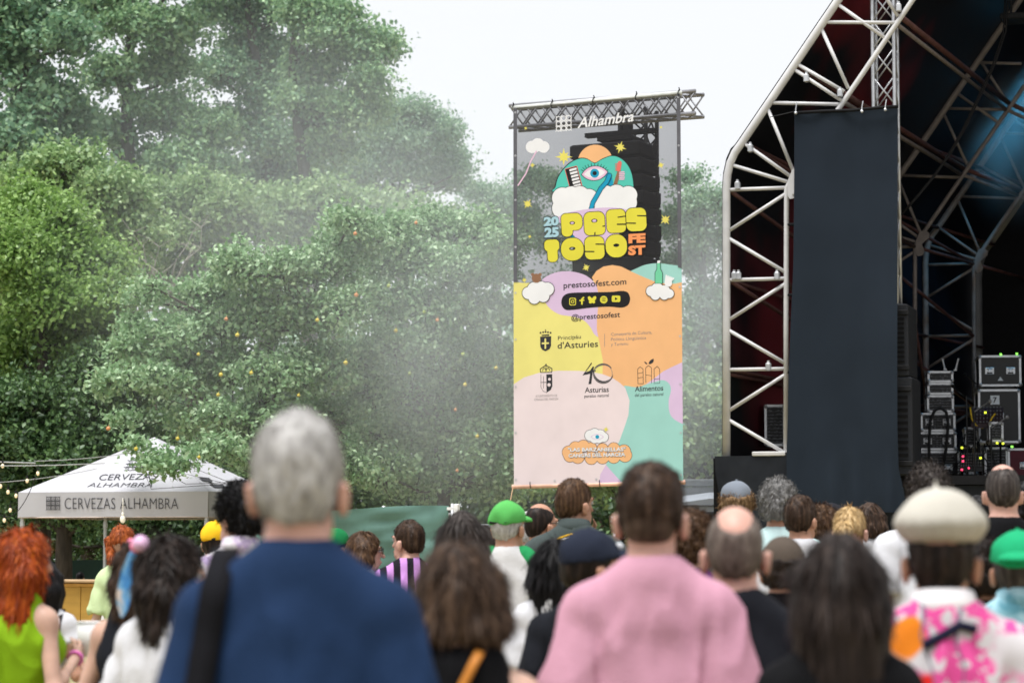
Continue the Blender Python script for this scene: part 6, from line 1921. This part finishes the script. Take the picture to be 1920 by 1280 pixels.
            if hk == 'capback' or (len(hat) > 3 and hat[3]):
                s0 = -1 if hk != 'capback' else 1
                pts = [hp(.045 * math.sin(a), s0 * (.108 + .004) * (1 if True else 1), .032 + .035 * math.cos(a)) for a in np.linspace(-1.5, 1.5, 9)]
                gp = [hp(.04 * math.cos(a), s0 * (.1135 - .012 * abs(math.cos(a))), .026 + .036 * math.sin(a)) for a in np.linspace(0, math.pi, 9)]
                MB().prism([g__ * k for g__ in gp], (0, 0, 0), HRm @ np.array((0, s0 * .004, 0))).build('strap_opening', HC[hair[1]] if hair else M_BLACK, co)
                MB().tube([hp(.05 * math.cos(a), s0 * (.106 + .005 * math.sin(a)), .018) * k for a in np.linspace(0, math.pi, 7)], .009, 6).build('cap_strap', hm if hk == 'capback' else M_BLACK, co)
        elif hk == 'beret':
            q.ell(hp(0, -.012, .082), np.array((.112, .128, .058)) * hs_, .02, rot=HRm)
            q.ell(hp(0, -.012, .103), np.array((.084, .098, .068)) * hs_, .03, rot=HRm)
            q.ell(hp(0, -.012, .055), np.array((.094, .116, .03)) * hs_, .012, rot=HRm)
            q.cap(hp(-.01, -.01, .15), hp(-.01, -.012, .188), .0085, .007, .006)
            V, Q = q.mesh(); N = vnormals(V, Q)
            an = np.arctan2(V[:, 1], V[:, 0])
            V = V + N * (np.sin(an * 17 + 3 * vnoise(V * 6, 3)) * .0012 * np.clip((hp(0, 0, .10)[2] - V[:, 2]) / .04, 0, 1) + vnoise(V * (14, 14, 9), seed) * .005)[:, None]
            mesh_obj('beret', V * k, Q, hm, T, True)
        elif hk == 'beanie':
            q.ell(hp(0, -.014, .026), np.array((.090, .112, .106)) * hs_, .02, rot=HRm)
            n_ = HRm @ np.array((0, .25, -1.)); q.half(n_, (n_ / np.linalg.norm(n_)) @ hp(0, 0, .000))
            V, Q = q.mesh(); mesh_obj('beanie', V * k, Q, hm, T, True)
    # ---- face marks
    if face:
        for s_ in (-1, 1):
            c = hp(s_ * .032, .086, .003)
            e = MB().ball(c * k, .0115 * k, 10, 7).build('eye', mat('eye_white', (.42, .40, .38), .3), T, True)
            MB().ball((c + HRm @ np.array((0, .0085, 0))) * k, .0055 * k, 8, 5).build('iris', M_BLACK, e, True)
            MB().tube([hp(s_ * .016, .100, .024) * k, hp(s_ * .034, .099, .029) * k, hp(s_ * .050, .088, .024) * k], .0045 * k, 6).build('eyebrow', HC[hair[1]] if hair else M_BLACK, T, True)
        MB().tube([hp(-.022, .098, -.070) * k, hp(0, .105, -.069) * k, hp(.022, .098, -.070) * k], .0045 * k, 6).build('lips', mat('lip_skin', (.42, .16, .13), .5), T, True)
    if glasses:
        gm = MB()
        for s_ in (-1, 1):
            ring = [hp(s_ * .033 + .025 * math.cos(a), .112 - .006 * abs(math.cos(a)), .002 + .019 * math.sin(a)) * k for a in np.linspace(0, 2 * math.pi, 15)]
            gm.tube(ring, .0024 * k, 5)
            gm.tube([hp(s_ * .058, .106, .008) * k, hp(s_ * .086, .03, .006) * k, hp(s_ * .088, -.012, .002) * k], .0028 * k, 5)
        gm.tube([hp(-.009, .114, .004) * k, hp(.009, .114, .004) * k], .0024 * k, 5)
        gm.build('glasses', glasses, T)
    info = dict(T=T, k=k, f=f, g=g_, fields=fields, SH=SH, hp=hp, HRm=HRm, H=H, d=d, rz=rz, label=label)
    ALLP.append(info)
    return info

def to_world(i, p):
    p = np.array(p, float) * i['k']
    c, s_ = math.cos(i['rz']), math.sin(i['rz'])
    L = i['T'].location
    return np.array((L[0] + c * p[0] - s_ * p[1], L[1] + s_ * p[0] + c * p[1], p[2]))

def on_back(i, x, z, gap=.006):
    """the y of the garment's back at (x, z) in the person's own frame"""
    ys = np.arange(-.34, .05, .006)
    best = 0.0
    for q in i['fields']:
        D = q.sample(np.c_[np.full_like(ys, x), ys, np.full_like(ys, z)])
        w_ = np.nonzero(D < 0)[0]
        if len(w_): best = min(best, ys[w_[0]])
    return best - gap

def decal(i, shape, name, m, gap=.008, w=.2):
    """flat print laid on the garment's back; shape in the person's own x, z"""
    V = [(x, on_back(i, x, z, gap), z) for x, z in shape[0]]
    return mesh_obj(name, np.array(V) * i['k'], shape[1], m, i['T'])

def strap_loop(i, a_sh, a_hip, r_, name, m, parent=None, back_only=False, width=.018):
    """a strap over one shoulder (x at a_sh) and down to the other hip (x at a_hip), lying on the clothes"""
    pts = []
    for t in np.linspace(0, 1, 15):
        x = a_sh + (a_hip - a_sh) * t; z = 1.47 + (.98 - 1.47) * t
        pts.append(np.array((x, on_back(i, x, z, .008), z)))
    V = []
    for p, q in zip(pts, pts[1:] + [2 * pts[-1] - pts[-2]]):
        d = (q - p) / (np.linalg.norm(q - p) + 1e-9); s_ = np.cross(d, (0, -1, 0)); s_ /= np.linalg.norm(s_) + 1e-9
        for a, o in ((-1, 0), (1, 0), (1, .004), (-1, .004)):
            V.append(p + s_ * width * a + np.array((0, -o, 0)))
    n = len(pts)
    Fc = [(j * 4 + q, j * 4 + (q + 1) % 4, j * 4 + 4 + (q + 1) % 4, j * 4 + 4 + q) for j in range(n - 1) for q in range(4)]
    V = np.array(V)
    if parent is None:
        return mesh_obj(name, V * i['k'], Fc, m, i['T'])
    W = np.array([to_world(i, v) for v in V])
    return mesh_obj(name, W - np.array(parent.location), Fc, m, parent)

W_TEE = fab('white_tee', (.56, .56, .585)); BLK = fab('black_tee', (.004, .004, .005)); DKTEE = fab('charcoal_tee', (.009, .010, .014))
GLB = mat('black_glasses_rim', (.01, .01, .01), .3)
GREEN_CAP = fab('green_cap', (.085, .36, .085))
# ---- front row, nearest the camera
grey = person('person with cropped silver hair and navy blue tee, seen large from behind', 560, 771, 4.5, 0, 6, b=.95, skin='rosy', hair=('short', 'grey'), top=dict(col=(.010, .026, .070), sleeve=.72, loose=.018), strands=5200, armL='down', armR='down')
pink = person('person with short brown hair and shaved sides wearing a pale pink tee', 1220, 866, 6.0, 3, 8, b=.90, skin='rosy', hair=('short', 'mbrown', 1), top=dict(col=(.49, .255, .33), sleeve=.75, loose=.022), strands=4200)
wav = person('person with wavy brown shoulder length hair, black sleeveless top and orange strap', 862, 1000, 5.3, 4, 0, True, 1.08, 'light', ('wavy', 'chest', .055, 1.0), top=dict(mat=BLK, sleeve=0, high=True), strands=5200)
lng = person('person with long straight dark hair and black top in the foreground', 1572, 990, 5.1, -4, -4, True, 1.0, 'light', ('long', 'sleek', .50, .82), top=dict(mat=BLK, sleeve=.3, scoop=.03), strands=5200)
ber = person('person in a cream beret and white shirt printed with pink blossoms', 1763, 916, 5.6, 4, 6, b=1.04, skin='tan', hair=('crop', 'dbrown'), hat=('beret', fab('cream_felt', (.44, .415, .36), .12)), top=dict(mat=FLORAL, sleeve=.8, loose=.026, collar='shirt', collar_mat=fab('white_collar', (.75, .72, .73)), name='shirt'), strands=1500, beard='dkgrey')
bal = person('person with a thinning grey crown and black tee behind the pink tee', 1378, 945, 6.3, 0, 4, b=1.02, skin='rosy', hair=('bald', 'thin', 1), top=dict(mat=DKTEE, sleeve=.7), strands=2600)
red = person('person with long copper red hair in a lime green sleeveless dress holding a cup', 42, 978, 9.0, 28, 22, True, 1.0, 'light', ('wavy', 'red', .235, 1.05), top=dict(col=(.20, .36, .010), sleeve=0, hem=.60, name='dress'), armR='cup', armL='hold', face=True, strands=5000, pants=(.6, .45, .3))
bow = person('person with long dark hair tied with a blue ribbon bow, in a white top', 318, 992, 7.4, 34, 50, True, 1.0, 'light', ('wavy', 'dbrown', .185, 1.0), top=dict(mat=W_TEE, sleeve=.85, loose=.026), armL='fold', armR='hold', face=True, strands=5200)
clip = person('person with brown wavy hair, small pink hair clips and a bent bare arm', 268, 998, 8.4, 12, 10, True, 1.05, 'light', ('wavy', 'mbrown', .20, .9), top=dict(mat=DKTEE, sleeve=0), armL='fold', armR='photo', strands=3500)
curl = person('person with black curly hair in a pale flowered shirt beside the silver haired one', 452, 905, 10.4, -10, -36, b=1.0, skin='rosy', hair=('curly', 'black'), top=dict(mat=PALEF, sleeve=.7, collar='shirt', name='shirt'), face=True, strands=4000)
blk = person('person in a plain navy cap with the peak turned right, face half hidden', 1106, 984, 8.0, 20, 44, b=.98, skin='tan', hair=('short', 'dbrown'), hat=('cap', fab('navy_cap', (.014, .018, .032))), top=dict(mat=DKTEE, sleeve=.6), face=True, beard='dbrown')
# ---- second row
dkh = person('person with smooth dark grey hair just above the wavy brown hair', 868, 953, 10.6, 0, 8, True, 1.0, 'light', ('long', 'dkgrey', .10, .9), top=dict(col=(.06, .06, .07)), strands=2500)
grn = person('person in a bright green cap and grey raglan tee with green sleeves', 952, 935, 12.8, 6, 24, b=1.0, skin='tan', hair=('crop', 'grey'), hat=('cap', GREEN_CAP, None, True), top=dict(col=(.56, .55, .55), sleeve=1.7, sleeve_mat=fab('green_sleeve', (.02, .26, .085)), loose=.016), pants=(.24, .135, .045), face=True, armL='hold', armR='hold')
gla = person('person with a dark horseshoe of hair, black glasses and light grey tee', 1014, 942, 14.2, 8, 42, b=1.0, skin='tan', hair=('bald', 'dbrown'), glasses=GLB, top=dict(col=(.36, .37, .39), sleeve=.65), face=True)
var = person('tall person with brown hair in a dark varsity jacket with a gold letter', 1077, 897, 13.2, 8, 40, b=1.05, skin='tan', hair=('short', 'brown'), top=dict(col=(.052, .066, .064), sleeve=1.95, loose=.03, collar='jacket', name='jacket'), face=True, armR='mouth', armL='down', strands=2500)
lblk = person('person with long straight black hair and a white tee left of the pink tee', 1042, 1004, 9.8, 6, 10, True, .95, 'tan', ('long', 'black', .18, .9), top=dict(mat=W_TEE, sleeve=.8, loose=.02), strands=3500)
pony = person('person with curly brown hair gathered at the neck, right of the pink tee', 1298, 955, 10.0, 8, 14, True, 1.0, 'light', ('curly', 'brown'), top=dict(col=(.16, .05, .17), sleeve=.5), strands=2600)
gcap = person('person in a washed grey cap with sandy curls under it', 1381, 897, 15.0, 0, 0, b=1.0, skin='light', hair=('curly', 'light'), hat=('cap', fab('washed_grey_cap', (.17, .19, .22)), None, True), top=dict(col=(.07, .075, .08)), strands=2000)
mint = person('person with curly silver hair in a pale mint tee', 1460, 899, 14.0, 8, 20, b=1.05, skin='tan', hair=('curly', 'salt'), top=dict(col=(.56, .74, .74), sleeve=.6), strands=3000)
brw = person('person with close cropped brown hair in a white tee right of the silver curls', 1501, 927, 13.6, 6, 28, b=.98, skin='tan', hair=('short', 'mbrown'), top=dict(mat=W_TEE, sleeve=.6), strands=1800)
cbr = person('person with a brown rolled beanie over dark curls and black top', 1468, 1001, 9.2, 2, 4, b=.95, skin='tan', hair=('curly', 'dbrown'), hat=('beanie', fab('brown_knit', (.085, .066, .052), .2)), top=dict(mat=BLK, sleeve=.6))
lbc = person('person with tousled light brown curls between the cropped head and the blond', 1541, 946, 15.0, 0, 10, True, 1.0, 'light', ('curly', 'brown'), top=dict(col=(.05, .05, .055)), strands=1800)
bcap = person('person in a black baseball cap with a pale emblem, facing the stage', 1560, 940, 17.2, 20, 42, b=1.0, skin='tan', hair=('short', 'dbrown'), hat=('cap', fab('black_cap', (.014, .014, .018))), top=dict(mat=DKTEE), face=True)
blo = person('person with blond hair loosely tied back', 1594, 945, 12.6, 4, 22, True, .95, 'rosy', ('bun', 'blond'), top=dict(mat=BLK), face=True, strands=3000)
tee = person('person in a printed white tee with turquoise sunglasses, small behind the blond', 1632, 938, 16.5, 8, 30, True, 1.0, 'tan', ('bob', 'mbrown', .08), glasses=mat('turquoise_rim', (.06, .50, .50), .3), top=dict(mat=W_TEE, sleeve=.6, loose=.02), face=True, strands=1500)
wht = person('tall person with dark curly hair in a plain white tee before the stage', 1741, 870, 12.3, -2, 4, b=1.06, skin='tan', hair=('curly', 'dkgrey'), top=dict(mat=W_TEE, sleeve=.75, loose=.022), strands=3000)
bst = person('person with a shiny balding crown and plain black tee at the right', 1880, 868, 11.6, 0, 4, b=1.04, skin='rosy', hair=('bald', 'dkgrey'), top=dict(mat=BLK, sleeve=.7), strands=1500)
den = person('person in a green backwards cap and washed blue denim jacket at the right edge', 1908, 986, 7.8, 4, 6, b=1.02, skin='tan', hair=('short', 'dkgrey'), hat=('capback', fab('emerald_cap', (.012, .31, .13))), top=dict(mat=DENIM, sleeve=1.95, loose=.028, collar='jacket', name='jacket'))
dcu = person('person with dark curls between the beret and the green backwards cap', 1843, 1008, 8.8, 10, 26, True, 1.0, 'tan', ('curly', 'dbrown'), top=dict(mat=BLK), strands=3000, face=True)
bob = person('person with a chestnut bob and glasses, laughing, before the green net', 683, 991, 14.6, 30, 48, True, 1.0, 'light', ('bob', 'brown', .075), glasses=GLB, top=dict(mat=W_TEE), face=True, armR='hold', armL='hold', strands=3000)
foo = person('person in a purple and black striped football shirt before the green net', 766, 974, 14.6, -10, -40, b=1.02, skin='rosy', hair=('short', 'mbrown'), top=dict(mat=STRIPES, sleeve=.65), face=True, strands=2200)
brd = person('person with ginger braids in a pale green shirt at the bar', 230, 981, 15.2, 4, 8, True, .82, 'light', ('braid', 'auburn', .13), top=dict(col=(.52, .64, .36), sleeve=.8), strands=1800)
yel = person('person in a yellow cap and red patterned shirt under the gazebo', 404, 973, 15.0, 10, 10, b=1.0, skin='tan', hair=('crop', 'dbrown'), hat=('cap', fab('yellow_cap', (.72, .42, .015)), None, True), top=dict(mat=REDW, sleeve=.6))
wst = person('person in a white cap sleeved top with a black strap, hidden behind the copper hair', 80, 1042, 11.2, 4, 10, True, 1.0, 'tan', ('long', 'black', .2, .9), top=dict(mat=W_TEE, sleeve=.35), armR='hold', armL='hold')
sea = person('person with dark hair working low behind the bar counter', 151, 1069, 39.8, 0, 20, b=1.0, skin='tan', hair=('short', 'black'), top=dict(mat=DKTEE), hz=1.06)
gr2 = person('person in a dark green cap glimpsed beside the silver haired head', 626, 985, 15.6, 12, 30, b=1.0, skin='brown', hair=('short', 'black'), hat=('cap', fab('deep_green_cap', (.01, .16, .05))), top=dict(col=(.05, .06, .10)), face=True)
old = person('person with white hair between the green cap and the glasses wearer', 996, 958, 16.0, 20, 40, b=1.0, skin='rosy', hair=('short', 'grey'), top=dict(col=(.60, .60, .60), sleeve=.6), face=True)
bk1 = person('person with dark hair near the stage, low at the far right edge', 1926, 905, 15.0, 0, 0, b=1.0, skin='tan', hair=('curly', 'black'), top=dict(mat=BLK))
bk2 = person('person with dark tied hair between the white tee and the balding head', 1836, 925, 15.5, 4, 6, True, 1.0, 'tan', ('long', 'black', .2), top=dict(mat=BLK))
bk3 = person('person in dark clothes between the smooth grey hair and the green cap', 906, 980, 14.6, 4, 20, True, 1.0, 'light', ('bob', 'dbrown', .08), top=dict(mat=DKTEE))

# ---- prints, straps, bags, cups, phones
tv = text2d('CE', -.165, 0, .36, .15, .03)
fl_ = lambda t, z0: ([(x, z0 - y) for x, y in t[0]], t[1])
decal(var, fl_(text2d('C', -.145, 0, .155, .165, .045), 1.255), 'jacket_letter', fab('white_chenille', (.74, .72, .68)), .010)
decal(var, fl_(text2d('C', -.140, 0, .143, .15, .030), 1.262), 'jacket_letter', fab('gold_chenille', (.66, .38, .02)), .014)
decal(var, fl_(text2d('CE', .04, 0, .11, .045, .02), 1.33), 'jacket_letter', fab('white_chenille', (.74, .72, .68)), .010)
for z, m_ in ((1.475, fab('gold_chenille', (.66, .38, .02))), (1.463, fab('white_chenille', (.74, .72, .68))), (1.452, fab('gold_chenille', (.66, .38, .02)))):
    MB().tube([np.array((x, on_back(var, x, z - .35 * abs(x), .004), z - .35 * abs(x))) * var['k'] for x in np.linspace(-.15, .15, 13)], .0052, 6).build('collar_stripe', m_, var['T'])
for s_ in (-1,):
    sh, el, wr, ra, hk, side = var['SH'][s_]
    for t, m_ in ((.30, 'gold_chenille'), (.36, 'white_chenille'), (.42, 'gold_chenille')):
        c = sh + (el - sh) * t; d = (el - sh) / np.linalg.norm(el - sh)
        MB().tube([(c - d * .008) * var['k'], (c + d * .008) * var['k']], (ra + .038) * var['k'], 18).build('sleeve_stripe', MATS['cloth_' + m_], var['T'])
decal(tee, fl_(text2d('OLES', -.11, 0, .22, .05, .015), 1.33), 'tee_lettering', M_BLACK)
decal(tee, ([(-.11, 1.29), (.02, 1.31), (.12, 1.27), (.13, 1.22), (.0, 1.24), (-.10, 1.25)], [(0, 1, 2, 3, 4, 5)]), 'tee_print', fab('violet_print', (.35, .16, .50)))
decal(tee, ([(-.04, 1.23), (.05, 1.23), (.09, 1.18), (-.03, 1.16)], [(0, 1, 2, 3)]), 'tee_print', fab('orange_print', (.75, .22, .04)))
decal(grn, ([(.05, .915), (.105, .910), (.105, .880), (.05, .885)], [(0, 1, 2, 3)]), 'pocket_label', fab('blue_label', (.02, .22, .60)), .016)
p = bcap['hp'](.02, .100, .075)
MB().ball(p * bcap['k'], (.022, .014, .018), 10, 6).build('cap_emblem', W_TEE, bcap['T'])
p = blk['hp'](0, .108, .070)
MB().ball(p * blk['k'], (.018, .012, .014), 10, 6).build('cap_emblem', W_TEE, blk['T'])
strap_loop(ber, -.05, .10, 0, 'neck_strap', fab('navy_strap', (.012, .012, .03)), None, width=.012) if False else None
V = [np.array((x, on_back(ber, x, z, .012), z)) * ber['k'] for x, z in ((-.06, 1.405), (-.01, 1.43), (.03, 1.455), (.07, 1.445))]
MB().tube(V, .011, 8).build('neck_strap', fab('navy_strap', (.012, .012, .03)), ber['T'])
strap_loop(brd, .07, -.12, 0, 'bag_strap', fab('black_strap', (.01, .01, .012)), width=.008)
strap_loop(wst, .10, .02, 0, 'bag_strap', fab('black_strap', (.01, .01, .012)), width=.014)
strap_loop(wst, .13, .10, 0, 'bag_strap', fab('black_strap', (.01, .01, .012)), width=.010)

def bag(i, a_sh, a_hip, side, label, m, width, dims=(.10, .26, .22)):
    o = to_world(i, (side * .27, 0, .98))
    t = thing('shoulder_bag', label, 'bag', o, i['rz'])
    V = []
    pts = []
    for tt in np.linspace(0, 1, 16):
        x = a_sh + (a_hip - a_sh) * tt; z = 1.485 + (1.02 - 1.485) * tt
        pts.append(np.array((x, on_back(i, x, z, .016), z)))
    pts.insert(0, np.array((a_sh, .02, 1.50)))
    k = i['k']
    c, s_ = math.cos(-i['rz']), math.sin(-i['rz'])
    def local(p):
        w_ = to_world(i, p) - o
        return np.array((c * w_[0] - s_ * w_[1], s_ * w_[0] + c * w_[1], w_[2]))
    for p, q in zip(pts, pts[1:] + [2 * pts[-1] - pts[-2]]):
        d = (q - p) / (np.linalg.norm(q - p) + 1e-9); s2 = np.cross(d, (0, -1, .3)); s2 /= np.linalg.norm(s2) + 1e-9
        for a, off_ in ((-1, 0), (1, 0), (1, .005), (-1, .005)):
            V.append(local(p + s2 * width * a + np.array((0, -off_, off_))))
    n = len(pts)
    MB().raw(V, [(j * 4 + q, j * 4 + (q + 1) % 4, j * 4 + 4 + (q + 1) % 4, j * 4 + 4 + q) for j in range(n - 1) for q in range(4)] + [(3, 2, 1, 0), tuple((n - 1) * 4 + q for q in range(4))]).build('strap', m, t, True)
    MB().box((0, 0, -.05), dims, 0, .03).box((0, -.0, .055), (dims[0] * .9, dims[1] * .7, .02), 0, .006).build('bag_body', m, t, True)
    return t
bag(wav, .06, -.17, -1, 'small bag on an orange leather strap across the black sleeveless back', mat('orange_leather', (.50, .185, .025), .5), .011)
bag(grey, -.135, -.20, -1, 'black bag hanging by a broad strap from the left shoulder of the navy tee', fab('black_canvas', (.006, .006, .008)), .026, (.12, .30, .34))

def hand_pt(i, s_):
    sh, el, wr, ra, hk, side = i['SH'][s_]
    d = (wr - el) / np.linalg.norm(wr - el)
    return wr + d * .085, d
def cup(c, label, m=M_WHITE, r_=.040, h_=.11):
    t = MB()
    n = 18
    V = []
    for z, q in ((0, r_ * .74), (h_, r_), (h_, r_ - .003), (.006, r_ * .74 - .003)):
        V += [(q * math.cos(2 * math.pi * i / n), q * math.sin(2 * math.pi * i / n), z) for i in range(n)]
    t.raw(V, [(j * n + i, j * n + (i + 1) % n, (j + 1) * n + (i + 1) % n, (j + 1) * n + i) for j in range(3) for i in range(n)] + [tuple(range(n - 1, -1, -1)), tuple(3 * n + i for i in range(n))])
    t.tube([(r_ * math.cos(2 * math.pi * i / n), r_ * math.sin(2 * math.pi * i / n), h_) for i in range(n + 1)], .0025, 5)
    o = t.build('cup', m, None, True)
    o.location = tuple(c)
    return tag(o, label, 'cup')
c, d = hand_pt(red, 1)
w_ = to_world(red, c)
cup(w_ + np.array((.02, .03, -.03)), 'white paper cup held by the copper haired person at the left', r_=.046, h_=.13)
sh, el, wr, ra, hk, side = red['SH'][1]
d = (wr - el) / np.linalg.norm(wr - el)
MB().tube([(wr - d * .012) * red['k'], (wr + d * .004) * red['k']], .031, 14).build('wristband', fab('pink_band', (.62, .16, .42)), red['T'])
c, d = hand_pt(bob, 1)
cup(to_world(bob, c) + np.array((-.02, -.02, -.02)), 'white paper cup held by the laughing person with the chestnut bob', r_=.05, h_=.10)
c, d = hand_pt(clip, 1)
ph = MB().box((0, 0, 0), (.075, .010, .155), 0, .004).build('phone', M_BLACKG, None)
ph.location = tuple(to_world(clip, c) + np.array((0, .0, .02))); ph.rotation_euler = (R(12), 0, R(10))
tag(ph, 'dark phone held up above the ribbon bow under the gazebo edge', 'phone')
MB().box((.022, -.006, .055), (.022, .004, .03), 0, .001).build('phone_camera', M_CHROME, ph)
# ribbon bow and clips
hpB, kB = bow['hp'], bow['k']
V = []
q = Field((-.2, -.35, 1.2), (.2, .2, 1.95), .008)
rb = MB()
pa, pb_ = hpB(-.01, -.118, .085) * kB, hpB(-.105, -.165, -.135) * kB
ax = (pb_ - pa); sd = np.cross(ax, (0, 1, 0.2)); sd /= np.linalg.norm(sd)
pts = []
for t, w2 in ((0, .012), (.12, .020), (.35, .027), (.7, .028), (.86, .020), (1.0, .003)):
    c = pa + ax * t + np.array((0, -.012 * math.sin(t * 3.1), 0))
    pts.append((c - sd * w2, c + sd * w2))
for nrm_off in (0,):
    A_ = [p[0] for p in pts] + [p[1] for p in reversed(pts)]
rb.prism(A_, (0, 0, 0), (0, -.006, 0))
rbo = rb.build('ribbon', RIBB, bow['T'])
M_POMP = mat('pink_pompom', (.75, .22, .35), .9, .4, 40); M_POM2 = mat('lilac_pompom', (.60, .38, .55), .9, .5, 40)
MB().ball(hpB(.0, -.115, .098) * kB, .022, 12, 8).build('hair_bobble', M_POMP, bow['T'], True)
MB().ball(hpB(.055, -.10, .108) * kB, .026, 12, 8).build('hair_bobble', M_POM2, bow['T'], True)
for x, z, m_ in ((-.03, .118, M_POMP), (.0, .126, M_WHITE), (.025, .122, M_POMP), (-.055, .104, M_BLACK)):
    MB().ball(clip['hp'](x, -.045, z) * clip['k'], .014, 10, 6).build('hair_clip', m_, clip['T'], True)
# stool for the one who sits low behind the bar is hidden by the counter; the hair of the varsity wearer needs no more
